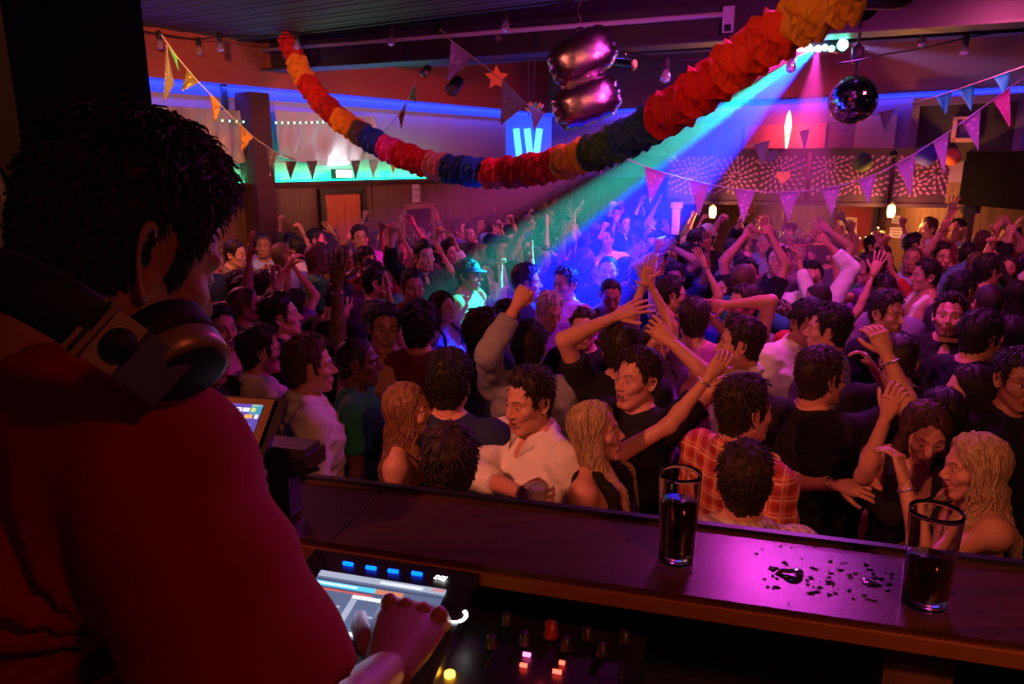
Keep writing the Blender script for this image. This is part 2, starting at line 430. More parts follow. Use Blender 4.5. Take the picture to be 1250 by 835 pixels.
_HC = {}
def head_geo(P, na, ne):
    key = (tuple(sorted(P.items())), na, ne)
    if key in _HC: return _HC[key]
    A, E, D = head_dirs(na, ne)
    r = np.full(A.shape, .25)
    for _ in range(34):
        d = head_sdf(D * r[..., None], P)
        r = np.maximum(r - d * .85, .02)
    r = np.where(E < math.radians(-70), np.minimum(r, .19), r)
    _HC[key] = (A, E, D, r)
    return _HC[key]

def grid_faces(ne, na, keep=None):
    f = []
    for i in range(ne - 1):
        for k in range(na):
            k2 = (k + 1) % na
            q = (i * na + k, i * na + k2, (i + 1) * na + k2, (i + 1) * na + k)
            if keep is None or keep[q[0]] or keep[q[1]] or keep[q[2]] or keep[q[3]]: f.append(q)
    return f

HL_AZ = [0, 25, 40, 55, 63, 70, 78, 84, 100, 108, 130, 155, 180]
HL_M = [.084, .086, .078, .055, .02, -.012, -.012, .032, .034, -.03, -.066, -.078, -.08]
HL_W = [.086, .084, .070, .045, .012, -.012, -.02, -.02, -.02, -.05, -.08, -.09, -.09]
def hair_mask(A, Pz, fem, recede=0.0, soft=.014):
    az = np.degrees(np.abs(A))
    z = np.interp(az, HL_AZ, HL_W if fem else HL_M) + recede * np.exp(-(az / 45) ** 2) * .03
    z = z + .004 * np.sin(A * 9) + .003 * np.sin(A * 23 + 1)
    return sstep(-soft * .3, soft, Pz - z)

def ear_geo(side, big=1.0, n=18):
    """one ear: nested rings in a tilted plane; local y forward, z up, x outward"""
    a = np.linspace(0, 2 * np.pi, n, endpoint=False)
    # outline: ellipse wider on top, narrow lobe
    oy = np.cos(a) * (.0165 + .0035 * np.sin(a)); oz = np.sin(a) * .031
    rings = [(.70, .000), (.93, .006), (1.02, .0125), (.98, .0165), (.84, .0165), (.72, .0125), (.60, .0115), (.50, .0065), (.28, .002)]
    v = []
    for sc, out in rings:
        front = (np.cos(a) > .35) & (np.sin(a) > -.75)
        o = np.where(front, out * .55, out)
        v.append(np.stack([o, oy * sc, oz * sc], -1))
    v = np.vstack(v + [np.array([[.003, .003, .0]])]) * big
    f = []
    for i in range(len(rings) - 1):
        for k in range(n):
            k2 = (k + 1) % n
            f.append((i * n + k, i * n + k2, (i + 1) * n + k2, (i + 1) * n + k))
    L = len(rings) * n
    f += [((len(rings) - 1) * n + k, (len(rings) - 1) * n + (k + 1) % n, L) for k in range(n)]
    th = math.radians(24); c, s = math.cos(th), math.sin(th)     # flare away from the skull
    x = v[:, 0] * c - (v[:, 1]) * s * .75; y = v[:, 1] * c + v[:, 0] * s * -.6
    th = math.radians(-14); z = v[:, 2] * math.cos(th) - y * math.sin(th) * -1; y2 = y * math.cos(th) + v[:, 2] * math.sin(th)
    out = np.stack([x + .0685, y2 - .012, z - .002], -1)
    if side < 0:
        out[:, 0] *= -1; f = [q[::-1] for q in f]
    return out, f

def build_head(mb, P, M, na, ne, eyes=True):
    """adds head + neck, ears, eyes to mb (skin slot 0, eye white 1, dark 2, teeth 3); M: 4x4 numpy transform"""
    A, E, D, r = head_geo(P, na, ne)
    V = (D * r[..., None]).reshape(-1, 3)
    x, y, z = V.T
    fem = P.get('fem', 0); op = P.get('open', 0.0); sm = P.get('smile', 0.0)
    front = y > .05
    mask = np.zeros((len(V), 4)); mask[:, 3] = 1
    dz = -.012 * op
    zc = z - .45 * sm * (x / .03) ** 2 * .02
    wid = .022 + .006 * sm
    inlip = np.exp(-(np.clip(np.abs(x) / wid, 0, 3)) ** 4)
    lips = np.exp(-((zc + .0565) / .0055) ** 2) + np.exp(-((zc + .0675 - dz) / .006) ** 2)
    mask[:, 0] = np.clip(lips, 0, 1) * inlip * front
    bz = .0285 + .006 * np.sin(np.clip((np.abs(x) - .012) / .036, 0, 1) * 2.6) * 1.0
    brow = np.exp(-((z - bz) / (.0032 if fem else .0045)) ** 2) * sstep(.010, .016, np.abs(x)) * (1 - sstep(.044, .052, np.abs(x)))
    mask[:, 1] = brow * front
    if P.get('beard', 0):
        bd = sstep(.0, .02, -(z + .035)) * (1 - sstep(.085, .10, -z - .03)) * (y > -.01)
        mst = np.exp(-((z + .047) / .006) ** 2) * (np.abs(x) < .03) * front
        mask[:, 1] = np.maximum(mask[:, 1], P['beard'] * np.clip(bd * (1 - mask[:, 0]) + mst, 0, 1))
    if op > .02:
        inm = np.exp(-(np.abs(x) / (wid * .80)) ** 6) * (np.abs(zc + .062 - dz * .5) < (.0035 + .0085 * op)) * front
        mask[:, 2] = inm; mask[:, 0] *= 1 - inm
    else:
        mask[:, 2] = .8 * np.exp(-((zc + .0618) / .0016) ** 2) * inlip * front
    R, T = M[:3, :3], M[:3, 3]
    n_el = A.shape[0]
    f = grid_faces(n_el, na)
    f.append(tuple(range(na - 1, -1, -1)))
    top = len(V)
    f.append(tuple((n_el - 1) * na + k for k in range(na)))
    mb.add(V @ R.T + T, f, 0, mask)
    for sd in (-1, 1):
        v, fe = ear_geo(sd, (.92 if fem else 1.0) * P.get('ear', 1.0), 28 if na > 100 else (18 if na > 50 else 10))
        mb.add(v @ R.T + T, fe, 0)
    if not eyes: return A, E, D, r
    n = 14 if na > 60 else 8
    lid = P.get('lid', .35)
    for sd in (-1, 1):
        c = np.array([sd * .031, .0735, .005]); er = .0122
        # eyeball with its pole forward
        rings = [0, 22, 24, 40, 60, 85, 110]
        v = [(0, 1, 0)]; 
        for a in rings[1:]:
            for k in range(n):
                t = 2 * math.pi * k / n; s_ = math.sin(math.radians(a))
                v.append((s_ * math.cos(t), math.cos(math.radians(a)), s_ * math.sin(t)))
        fe = [(0, 1 + (k + 1) % n, 1 + k) for k in range(n)]; mt = [2] * n
        for i in range(len(rings) - 2):
            for k in range(n):
                fe.append((1 + i * n + k, 1 + i * n + (k + 1) % n, 1 + (i + 1) * n + (k + 1) % n, 1 + (i + 1) * n + k)); mt.append(2 if i == 0 else 1)
        v = np.array(v) * er + c
        mb.add(v @ R.T + T, fe, mt)
        # lids: shell quads covering the upper and lower part of the ball
        for upper in (1, -1):
            rr = er * 1.10
            v = []; nu, nv = 9, 4
            for j in range(nv):
                for i in range(nu):
                    h = math.radians(-78 + 156 * i / (nu - 1))
                    edge = (8 + 18 * (1 - lid)) if upper > 0 else 12
                    edge = edge * math.cos(h) ** .8
                    el = math.radians(edge + (80 - edge) * j / (nv - 1)) * upper
                    rj = rr * (1.04 if j == 0 else 1)
                    v.append((rj * math.sin(h) * math.cos(el), rj * math.cos(h) * math.cos(el), rj * math.sin(el)))
            fe = []
            for j in range(nv - 1):
                for i in range(nu - 1):
                    q = (j * nu + i, j * nu + i + 1, (j + 1) * nu + i + 1, (j + 1) * nu + i)
                    fe.append(q if upper < 0 else q[::-1])
            v = np.array(v) + c
            mk = np.zeros((len(v), 4)); 
            if upper > 0: mk[:nu, 1] = .95
            else: mk[:nu, 1] = .35
            mb.add(v @ R.T + T, fe, 0, mk)
    if op > .25:
        # upper row of teeth: a curved strip
        v = []; nu = 9
        for j in range(2):
            for i in range(nu):
                u = -1 + 2 * i / (nu - 1)
                v.append((u * wid * .72, .0885 - .010 * u * u, -.0585 + .45 * sm * (u * .72 * wid / .03) ** 2 * .02 - .0052 * j * (1 - .3 * u * u)))
        fe = [(i, i + nu, i + nu + 1, i + 1) for i in range(nu - 1)]
        mb.add(np.array(v) @ R.T + T, fe, 3)
    return A, E, D, r

def lock(mb, pts, r0, n=4, flat=.6, up=(0, 1, 0), mat=0):
    m = len(pts)
    t = np.linspace(0, 1, m)
    rad = r0 * np.minimum(1, .55 + 1.6 * t) * (1 - t ** 2.2 * .93)
    v, f = tube_geo(pts, np.stack([rad, rad * flat], 1), n, up, caps=False)
    mb.add(v, f, mat)

def build_hair(mb, P, H, M, na, ne, rng, locks=160):
    """short or long hair in head space. H: style dict"""
    A, E, D, r = head_geo(P, na, ne)
    V = D * r[..., None]
    fem = P.get('fem', 0)
    long_ = H.get('long', 0)
    msk = hair_mask(A, V[..., 2], fem or H.get('low', 0), H.get('recede', 0))
    top = sstep(.02, .11, V[..., 2])
    frontness = np.exp(-((A) / .75) ** 2)
    th = H.get('side', .007) * (1 - top) + H.get('top', .02) * top + H.get('quiff', 0) * frontness * sstep(.06, .115, V[..., 2])
    ph = rng.uniform(0, 6, 6)
    ms = H.get('messy', .004)
    wob = np.sin(A * 7 + ph[0] + 3 * E) + np.sin(A * 13 + ph[1] - 5 * E) * .7 + np.sin(E * 17 + A * 5 + ph[2]) * .8
    part = H.get('part', None)
    if part is not None:
        th = th * (1 - .55 * np.exp(-((V[..., 0] - part) / .006) ** 2) * (V[..., 1] > -.02) * top)
    th = th + ms * .5 * wob * (.4 + top)
    rr = r - .006 + (np.maximum(th, .002) + .006) * msk
    if H.get('bald', 0): rr = np.where(top > .9, r - .006, rr)
    W = D * rr[..., None]
    R, T = M[:3, :3], M[:3, 3]
    keep = (msk > .02).ravel()
    Wf = W.reshape(-1, 3)
    f = grid_faces(A.shape[0], na, keep)
    if keep[-1]: f.append(tuple((A.shape[0] - 1) * na + k for k in range(na)))
    used = np.unique(np.concatenate([np.array(q) for q in f])); remap = -np.ones(len(Wf), int); remap[used] = np.arange(len(used))
    mb.add(Wf[used] @ R.T + T, [tuple(remap[list(q)]) for q in f])
    # tufts
    cand = np.argwhere((msk > .55))
    wts = np.cos(E[cand[:, 0], cand[:, 1]]) + .05
    wts = wts * (1 - .5 * np.cos(A[cand[:, 0], cand[:, 1]]) * 0.6); wts /= wts.sum()
    if locks > 0 and not H.get('bald', 0):
        pick = cand[rng.choice(len(cand), locks, p=wts)]
        cr = cand[(D[cand[:, 0], cand[:, 1]] @ unit([0.01, -.045, .10])) > .90]
        if len(cr): pick = np.vstack([pick, cr[rng.choice(len(cr), locks // 5)]])
        L0 = H.get('len', .028)
        for i, k in pick:
            p = W[i, k]; n = D[i, k]
            crown = np.array([0.01, -.045, .13])
            tan = p - crown + rng.normal(0, .022, 3); tan -= n * (tan @ n); tan = unit(tan + np.array([0, 0, 1e-4]))
            fr = math.exp(-(A[i, k] / .8) ** 2) * float(top[i, k])
            curl = H.get('curl', 0.0)
            dirn = unit(tan + n * (.06 + .30 * fr + H.get('lift', 0)) + rng.normal(0, .13 + curl * .3, 3) + np.array([H.get('sweep', 0), 0, 0]) * top[i, k])
            L = L0 * rng.uniform(.55, 1.2) * (.55 + .6 * float(top[i, k]))
            q = [p - n * .004]
            for s_ in (.4, .75, 1.0):
                bend = tan * L * s_ * s_ * .35 - n * L * s_ * s_ * .25
                if curl: bend = bend + rng.normal(0, L * .22 * curl, 3)
                q.append(p + dirn * L * s_ + bend)
            lock(mb, np.array(q) @ R.T + T, H.get('lw', .0042) * rng.uniform(.7, 1.25), 4, .55, up=unit(R @ n))
    if long_:
        nl = H.get('nlocks', 320); Lh = long_; gph = rng.uniform(0, 6.28)
        cand = np.argwhere((msk > .8) & (E > math.radians(-12)))
        pick = cand[rng.choice(len(cand), nl)]
        dom = H.get('front', .5)
        for i, k in pick:
            a0 = A[i, k]; e0 = E[i, k]
            sd = 1 if V[i, k, 0] >= (part or 0) else -1
            at = abs(a0); 
            if at < math.radians(70): at_end = math.radians(rng.uniform(74, 104))
            else: at_end = at + rng.uniform(-.12, .12)
            pts = []
            ns = 6
            off = rng.uniform(.004, .016)
            for s_ in np.linspace(0, 1, ns):
                e = e0 + (math.radians(-22) - e0) * s_
                a = (at + (at_end - at) * min(1, s_ * 1.5)) * sd
                d = np.array([math.sin(a) * math.cos(e), math.cos(a) * math.cos(e), math.sin(e)])
                ii = np.argmin(np.abs(E[:, 0] - e)); kk = np.argmin(np.abs(np.angle(np.exp(1j * (A[0] - a)))))
                pts.append(d * (r[ii, kk] + off + .006 * s_))
            last = np.array(pts[-1]); hor = unit([last[0], last[1] - .0, 0])
            nL = 10; ph1 = gph + 5.0 * at_end * sd + 2.0 * e0 + rng.normal(0, .55); amp = H.get('wave', .008); fq = H.get('freq', 4.5)
            base = last.copy(); Lk = rng.uniform(.72, 1.05)
            isfront = abs(at_end) < math.radians(95) and rng.random() < dom * 1.6
            for s_ in np.linspace(0, 1, nL + 1)[1:]:
                zz = last[2] - Lh * s_ * Lk
                q = base + hor * (.02 * math.sin(s_ * 2.2))
                q[2] = zz
                sh = sstep(-.12, -.22, zz)
                if isfront:
                    q[1] = q[1] + sh * (.115 - q[1]) * .9; q[0] = q[0] * (1 + .25 * sh)
                else:
                    q[1] = q[1] + sh * (min(q[1], -.115) - q[1]); q[0] = q[0] * (1 + .15 * sh)
                q[0] += amp * math.sin(ph1 + s_ * fq * 3); q[1] += amp * math.cos(ph1 + s_ * fq * 3)
                pts.append(q)
            pts = np.array(pts)
            lock(mb, pts @ R.T + T, H.get('llw', .0080) * rng.uniform(.4, 1.2), 4, .35, up=unit([hor[0], hor[1], .05]))

# ---------------------------------------------------------------- hands
def hand_geo(mb, W, d, nrm, side, kind='relax', sc=1.0, n=6, mat=0):
    """W wrist, d pointing direction, nrm back-of-hand normal; side +1 = thumb towards cross(d,nrm)*side"""
    d = unit(d); nrm = unit(np.array(nrm) - d * (np.array(nrm) @ d)); lat = np.cross(d, nrm) * side   # thumb side
    def P(u, v, w): return np.array(W) + sc * (d * u + lat * v + nrm * w)
    sect = [(-.03, .0245, .021), (0, .027, .021), (.03, .036, .019), (.065, .042, .016), (.088, .041, .013), (.098, .036, .009)]
    pts = [P(u, 0, 0) for u, a, b in sect]
    v, f = tube_geo(pts, np.array([[a * sc, b * sc] for u, a, b in sect]), 10, np.array([nrm] * len(pts)))
    mb.add(v, f, mat)
    spec = dict(fist=(78, 92, 62, 2), relax=(28, 42, 26, 7), open=(4, 10, 8, 15), grip=(42, 58, 40, 4), point=(78, 92, 62, 2), soft=(45, 30, 18, 5), flat=(-4, 6, 4, 3))[kind]
    base = [(.030, 1.0), (.0105, 1.06), (-.0105, 1.0), (-.030, .82)]
    for i, (lv, ln) in enumerate(base):
        a1, a2, a3, spread = spec
        if kind == 'point' and i == 0: a1, a2, a3 = 8, 10, 6
        if kind == 'relax': a1 += i * 7
        sp = math.radians(spread) * (1.5 - i) / 1.5
        seg = np.array([.046, .028, .022]) * ln
        p = P(.088, lv, .002); pts = [P(.07, lv * .95, 0), p]
        ang = 0; fd = d * math.cos(sp) + lat * math.sin(sp)
        for L, a in zip(seg, (a1, a2, a3)):
            ang += math.radians(a)
            p = p + sc * L * (fd * math.cos(ang) - nrm * math.sin(ang)); pts.append(p)
        # round tip
        pts.append(pts[-1] + .3 * (pts[-1] - pts[-2]) * .5)
        rad = np.array([.0095, .0095, .0085, .0078, .0066, .003]) * sc * (.88 if i == 3 else 1)
        v, f = tube_geo(pts, rad, n, np.array([lat] * len(pts)))
        mb.add(v, f, mat)
        if n >= 6: mb.sphere(P(.087, lv, .0065), .0108 * sc, 8, mat)
    # thumb
    ta = dict(fist=(.35, -.75), relax=(.75, -.35), open=(1.1, -.05), grip=(.7, -.7), point=(.35, -.75), soft=(.6, -.5), flat=(.8, -.1))[kind]
    p0 = P(.018, .018, -.006); p1 = P(.045, .036 + .006, -.012)
    dirn = unit(d * 1.0 + lat * ta[0] + nrm * ta[1])
    p2 = p1 + sc * .034 * dirn
    d2 = unit(dirn + (-lat * .9 if kind in ('fist', 'point', 'grip') else d * .5))
    p3 = p2 + sc * .026 * d2; p4 = p3 + sc * .006 * d2
    v, f = tube_geo([p0, p1, p2, p3, p4], np.array([.014, .0125, .0105, .0085, .004]) * sc, n, np.array([nrm] * 5))
    mb.add(v, f, mat)

def ik(S, W, l1, l2, hint):
    S = np.array(S, float); W = np.array(W, float)
    v = W - S; L = np.linalg.norm(v); mx = (l1 + l2) * .985
    if L > mx: W = S + v / L * mx; v = W - S; L = mx
    L = max(L, abs(l1 - l2) * 1.05 + .01)
    u = unit(v); a = (l1 * l1 - l2 * l2 + L * L) / (2 * L); hgt = math.sqrt(max(l1 * l1 - a * a, 0))
    h = np.array(hint, float); h = h - u * (h @ u); h = unit(h)
    return S + u * a + h * hgt, W

# ---------------------------------------------------------------- body
TORSO = {
 0: dict(z=[.84, .95, 1.05, 1.15, 1.25, 1.35, 1.41, 1.46, 1.50], w=[.15, .168, .155, .152, .166, .178, .168, .115, .062], d=[.095, .115, .105, .106, .116, .118, .100, .075, .058], y=[0, 0, 0, 0, 0, -.005, -.015, -.025, -.03], sh=.185, up=.047, el=.038, fo=.039, wr=.026),
 1: dict(z=[.84, .95, 1.05, 1.12, 1.22, 1.32, 1.40, 1.45, 1.50], w=[.16, .172, .140, .125, .140, .150, .145, .10, .052], d=[.10, .115, .095, .088, .098, .100, .085, .065, .05], y=[0, 0, 0, 0, 0, -.005, -.015, -.025, -.03], sh=.158, up=.038, el=.031, fo=.032, wr=.0215)}
LOD = {'dj': (.0095, 150, 120), 'hi': (.0125, 84, 66), 'mid': (.017, 56, 44), 'lo': (.026, 34, 28)}

def rot_xyz(pitch, yaw, roll):
    """head rotation: yaw + = turn to own left, pitch + = look up, roll"""
    return np.array(Euler((math.radians(pitch), math.radians(roll), math.radians(yaw)), 'XYZ').to_matrix())

def frame_M(R, T):
    M = np.eye(4); M[:3, :3] = R; M[:3, 3] = T; return M

def make_person(S, rng, name='person'):
    """S: spec dict. Returns the Empty (local space: facing +y, feet at z=0)."""
    fem = S.get('fem', 0); B = TORSO[fem]; lod = S.get('lod', 'mid'); h, na, ne = LOD[lod]
    bulk = S.get('bulk', 1.0)
    sc = S.get('sc', 1.0)
    lean = S.get('lean', (0, 0)); lx, ly = lean
    def L3(x, y, z): return np.array([x + lx * (z - .95), y + ly * (z - .95), z])
    root = empty(name)
    arms = []
    for sd, key in ((-1, 'la'), (1, 'ra')):     # facing +y: own right is +x
        a = S.get(key) or {}
        Sh = L3(sd * B['sh'] * (.5 + .5 * bulk), -.015, 1.415)
        up_amt = 0
        Wt = np.array(a.get('w', (sd * .235, .06, .88)), float)
        if Wt[2] > 1.5: Sh = Sh + np.array([-sd * .012, 0, .03]); up_amt = 1
        hint = a.get('hint', (sd * .6, -.8, -.3) if Wt[2] < 1.5 else (sd * 1.0, .25, -.35))
        El, Wr = ik(Sh, Wt, .288, .252, hint)
        arms.append((sd, Sh, El, Wr, a))
    allp = np.array([p for A_ in arms for p in A_[1:4]])
    lo = np.minimum(allp.min(0) - .10, [-.26 - abs(lx) * .6, -.24 - abs(ly) * .6, .80]); hi = np.maximum(allp.max(0) + .10, [.26 + abs(lx) * .6, .26 + abs(ly) * .6, 1.62])
    ws = np.array(B['w']) * bulk; ds = np.array(B['d']) * bulk
    # --- skin
    F = Field(lo, hi, h)
    F.loft(B['z'], ws, ds, B['y'], lean, .03)
    rn = .047 if fem else .055
    F.cap(L3(0, -.03, 1.42), L3(0, -.02, 1.55), rn * 1.08, rn * .96, .035)
    for sd in (-1, 1):
        F.cap(L3(sd * .045, -.035, 1.495), L3(sd * B['sh'] * .85, -.02, 1.44), .026, .036, .04)
        if fem: F.ell(L3(sd * .062, .075, 1.255), (.062, .062, .062), .03)
        else: F.ell(L3(sd * .075, .065, 1.30), (.085, .05, .06), .04)
    for sd, Sh, El, Wr, a in arms:
        F.ell(Sh, (.058 * (.8 if fem else 1), .058, .058), .035)
        F.cap(Sh, El, B['up'] * 1.06, B['el'], .03)
        mid = El + (Wr - El) * .28
        F.cap(El, mid, B['el'], B['fo'], .025); F.cap(mid, Wr, B['fo'], B['wr'], .02)
    V, Q = F.net()
    body = MB(); body.add(V, Q)
    hands = {}
    for sd, Sh, El, Wr, a in arms:
        fd = unit(Wr - El)
        hd = unit(fd + np.array(a.get('bend', (0, 0, 0)), float))
        nr = np.array(a.get('nrm', (sd * .7, .2, .4) if Wr[2] < 1.5 else (0, -1, 0)), float)
        hand_geo(body, Wr + fd * .012, hd, nr, a.get('ts', -1 if (sd > 0) else 1) * (1), a.get('hand', 'relax'), (.86 if fem else 1.0) * a.get('hsc', 1.0), 10 if lod == 'dj' else (6 if lod == 'hi' else (5 if lod == 'mid' else 4)))
        hands[sd] = (Wr, hd, El)
    hy, hp, hr = S.get('head', (0, 0, 0))
    R = rot_xyz(hp, hy, hr)
    piv = L3(0, -.028, 1.475)
    hs = .95 if fem else 1.0
    hs *= S.get('hs', 1.0)
    Mh = frame_M(R * hs, piv + R @ np.array([0, .030, .145]) * hs)
    P = dict(fem=fem); P.update(S.get('face', {}))
    if 'fem' not in S.get('face', {}): P['fem'] = fem
    build_head(body, P, Mh, na, ne, eyes=(lod != 'lo' or S.get('eyes', False)))
    o = body.obj('body', [S['skin'], MAT['eye_white'], MAT['eye_dark'], MAT['teeth']], root, use_mask=True)
    # --- hair
    Hs = S.get('hair')
    if Hs:
        hb = MB(); nl = {'dj': 2600, 'hi': 520, 'mid': 170, 'lo': 45}[lod]
        if Hs.get('long'): nl = 0
        Hs = dict(Hs)
        if lod == 'lo': Hs['lw'] = .011; Hs['nlocks'] = min(Hs.get('nlocks', 60), 45); Hs['llw'] = .018
        if lod == 'mid': Hs['lw'] = .0068
        build_hair(hb, P, Hs, Mh, na, ne, rng, int(Hs.get('locks', nl)))
        hb.obj('hair', [S['hairmat']], root)
    # --- top
    T = S.get('top', dict(kind='tee'))
    k = T['kind']; g = T.get('loose', .014)
    F = Field(lo - .03, hi + .03, h)
    ph = rng.uniform(0, 6.28, 6); wr = T.get('wrinkle', .004)
    def wob(Pp):
        x, y, z = Pp[..., 0], Pp[..., 1], Pp[..., 2]
        return wr * (np.sin(x * 27 + z * 46 + 2 * np.sin(y * 14 + z * 9 + ph[3]) + ph[0]) * np.sin(z * 23 - y * 21 + x * 13 + ph[1]) + .6 * np.sin(x * 49 - z * 61 + y * 33 + 1.5 * np.sin(z * 17 + ph[4]) + ph[2]))
    if T.get('wob'): wob = T['wob']
    hem = T.get('hem', .86)
    if k in ('tank', 'dress', 'cami'):
        cut = T.get('cut', 1.33)
        zz = np.array(B['z']); keep = zz < cut
        zs = list(zz[keep]) + [cut]
        F.loft(zs, list(ws[keep]) + [np.interp(cut, zz, ws)], list(ds[keep]) + [np.interp(cut, zz, ds)], list(np.array(B['y'])[keep]) + [np.interp(cut, zz, B['y'])], lean, .01, g * .7, wob)
        if fem:
            for sd in (-1, 1):
                F.ell(L3(sd * .062, .075, 1.255), (.062 + g * .8, .062 + g * .8, .062 + g * .6), .03)
        wd = .010 if k == 'cami' else .026
        for sd in (-1, 1):
            xs = .085 if fem else .10
            pts = [L3(sd * xs * .95, .105, cut - .03), L3(sd * xs, .082, 1.40), L3(sd * xs, .02, 1.468), L3(sd * xs, -.06, 1.455), L3(sd * xs * .9, -.112, 1.38), L3(sd * xs * .8, -.112, cut - .02)]
            for p, q in zip(pts[:-1], pts[1:]): F.cap(p, q, wd, wd, .012)
        F.sub_ell(L3(0, .16, cut + .03), (.055, .10, .075), .01)
    else:
        F.loft(B['z'], ws, ds, B['y'], lean, .03, g, wob)
        for sd in (-1, 1):
            F.cap(L3(sd * .05, -.035, 1.485), L3(sd * B['sh'] * .85, -.02, 1.44), .028 + g * .6, .036 + g, .04)
            if fem: F.ell(L3(sd * .062, .075, 1.255), np.array([.062, .062, .062]) + g * .9, .04)
            else: F.ell(L3(sd * .075, .065, 1.30), np.array([.085, .05, .06]) + g * .9, .04)
        sl = T.get('sleeve', .62)
        for sd, Sh, El, Wr, a in arms:
            F.ell(Sh, np.array([.058 * (.8 if fem else 1), .058, .058]) + g, .04)
            gu = g + T.get('sl_loose', .008)
            if sl <= 1:
                end = Sh + (El - Sh) * sl
                F.cutcap(Sh, end, B['up'] * 1.06 + gu * .8, B['up'] + gu * 1.1, .03)
            else:
                F.cap(Sh, El, B['up'] * 1.06 + gu, B['el'] + gu, .03)
                end = El + (Wr - El) * (sl - 1)
                mid = El + (end - El) * .5
                F.cap(El, mid, B['el'] + gu, B['fo'] + gu * .8, .025)
                F.cutcap(mid, end, B['fo'] + gu * .8, (B['wr'] if sl > 1.8 else B['fo'] * .9) + gu * .55, .02)
        nk = T.get('neck', .012)
        F.sub_ell(L3(0, -.012, 1.515), (rn + nk, rn + nk + .008, .045), .006)
        if T.get('vee'): F.sub_ell(L3(0, .13, 1.46), (T['vee'] * .5, .09, T['vee']), .006)
        if k == 'shirt': F.sub_ell(L3(0, .12, 1.45), (.022, .08, .055), .006)
    sl_, Pz = F.block(F.lo, F.lo + F.h * F.n)
    if k not in ('tank', 'dress', 'cami') and lod != 'lo': F.F = F.F + wob(Pz)[:F.F.shape[0], :F.F.shape[1], :F.F.shape[2]] * T.get('allwob', .8)
    F.F = np.maximum(F.F, hem - F.ax[2][None, None, :])
    V, Q = F.net()
    tb = MB(); tb.add(V, Q)
    to = tb.obj(T.get('name', 'shirt'), [T['mat']], root)
    if k == 'shirt' or T.get('collar'):
        cb = MB(); n = 23
        prof = []
        for i in range(n):
            a = math.radians(-200 + 220 * 0 + 360 * 0) ; t = i / (n - 1)
            ang = math.radians(112) + t * math.radians(316)          # opening at the front (+y = 90 deg)
            e = abs(2 * t - 1) ** 5
            c, s_ = math.cos(ang), math.sin(ang)
            ri = rn + .010; 
            zt = 1.519 - .020 * e - .012 * s_
            prof.append([L3(c * (ri - .002), -.022 + s_ * (ri + .002), zt - .045), L3(c * ri, -.022 + s_ * (ri + .004), zt),
                         L3(c * (ri + .006), -.022 + s_ * (ri + .010), zt + .001),
                         L3(c * (ri + .034), -.022 + s_ * (ri + .036 + .022 * e), zt - .034 - .034 * e), L3(c * (ri + .028), -.022 + s_ * (ri + .030 + .020 * e), zt - .036 - .034 * e), L3(c * (ri + .004), -.022 + s_ * (ri + .007), zt - .006)])
        v = np.array(prof).reshape(-1, 3); m = 6
        f = [(i * m + j, i * m + (j + 1) % m, (i + 1) * m + (j + 1) % m, (i + 1) * m + j) for i in range(n - 1) for j in range(m)]
        f += [tuple(range(m)), tuple((n - 1) * m + j for j in range(m))[::-1]]
        cb.add(v, f)
        cb.obj('collar', [T.get('collar_mat', T['mat'])], to)
    # --- trousers and shoes (shared data)
    leg_parts(root, fem, S.get('legs', 'black'), lean)
    # --- bracelets
    for sd, Sh, El, Wr, a in arms:
        if a.get('band'):
            fd = unit(Wr - El); c = Wr - fd * .022; bb = MB()
            x = unit(np.cross(fd, [.3, .2, .9])); y = np.cross(fd, x); R0 = B['wr'] + .0045
            ring = [c + R0 * (x * math.cos(t) + y * math.sin(t)) for t in np.linspace(0, 2 * np.pi, 17)]
            bb.tube(ring, .0038, 6, up=fd, caps=False)
            if a['band'] == 'beads':
                for t in np.linspace(0, 2 * np.pi, 12, endpoint=False): bb.sphere(c + (R0 + .001) * (x * math.cos(t) + y * math.sin(t)), .006, 6)
            bb.obj('bracelet', [MAT['silver' if a['band'] in ('beads', 'silver') else 'band_' + a['band']]], root)
    root['_h'] = 1
    root.scale = (sc, sc, sc)
    return root, hands, Mh

_LEG = {}
def leg_parts(root, fem, col, lean):
    key = (fem, col)
    if key not in _LEG:
        F = Field((-.27, -.2, .04), (.27, .2, .99), .03)
        w = .085
        for sd in (-1, 1):
            F.cap((sd * w, 0, .88), (sd * (w + .015), .01, .48), .095, .07, .03)
            F.cap((sd * (w + .015), .01, .48), (sd * (w + .02), -.02, .09), .07, .055, .03)
        F.ell((0, 0, .90), (.18, .125, .12), .04)
        V, Q = F.net()
        me = MB().add(V, Q).mesh('trousers', [MAT['trousers_' + col]])
        sh = []
        for sd in (-1, 1):
            F = Field((sd * .105 - .09, -.16, -.02), (sd * .105 + .09, .24, .16), .016)
            F.ell((sd * .105, .05, .040), (.045, .135, .040), .02); F.ell((sd * .105, -.03, .07), (.045, .06, .055), .02)
            F.F = np.maximum(F.F, -F.ax[2][None, None, :])
            V, Q = F.net()
            sh.append(MB().add(V, Q).mesh('shoe', [MAT['shoe']]))
        _LEG[key] = (me, sh)
    me, sh = _LEG[key]
    link('trousers', me, root)
    for m in sh: link('shoe', m, root)
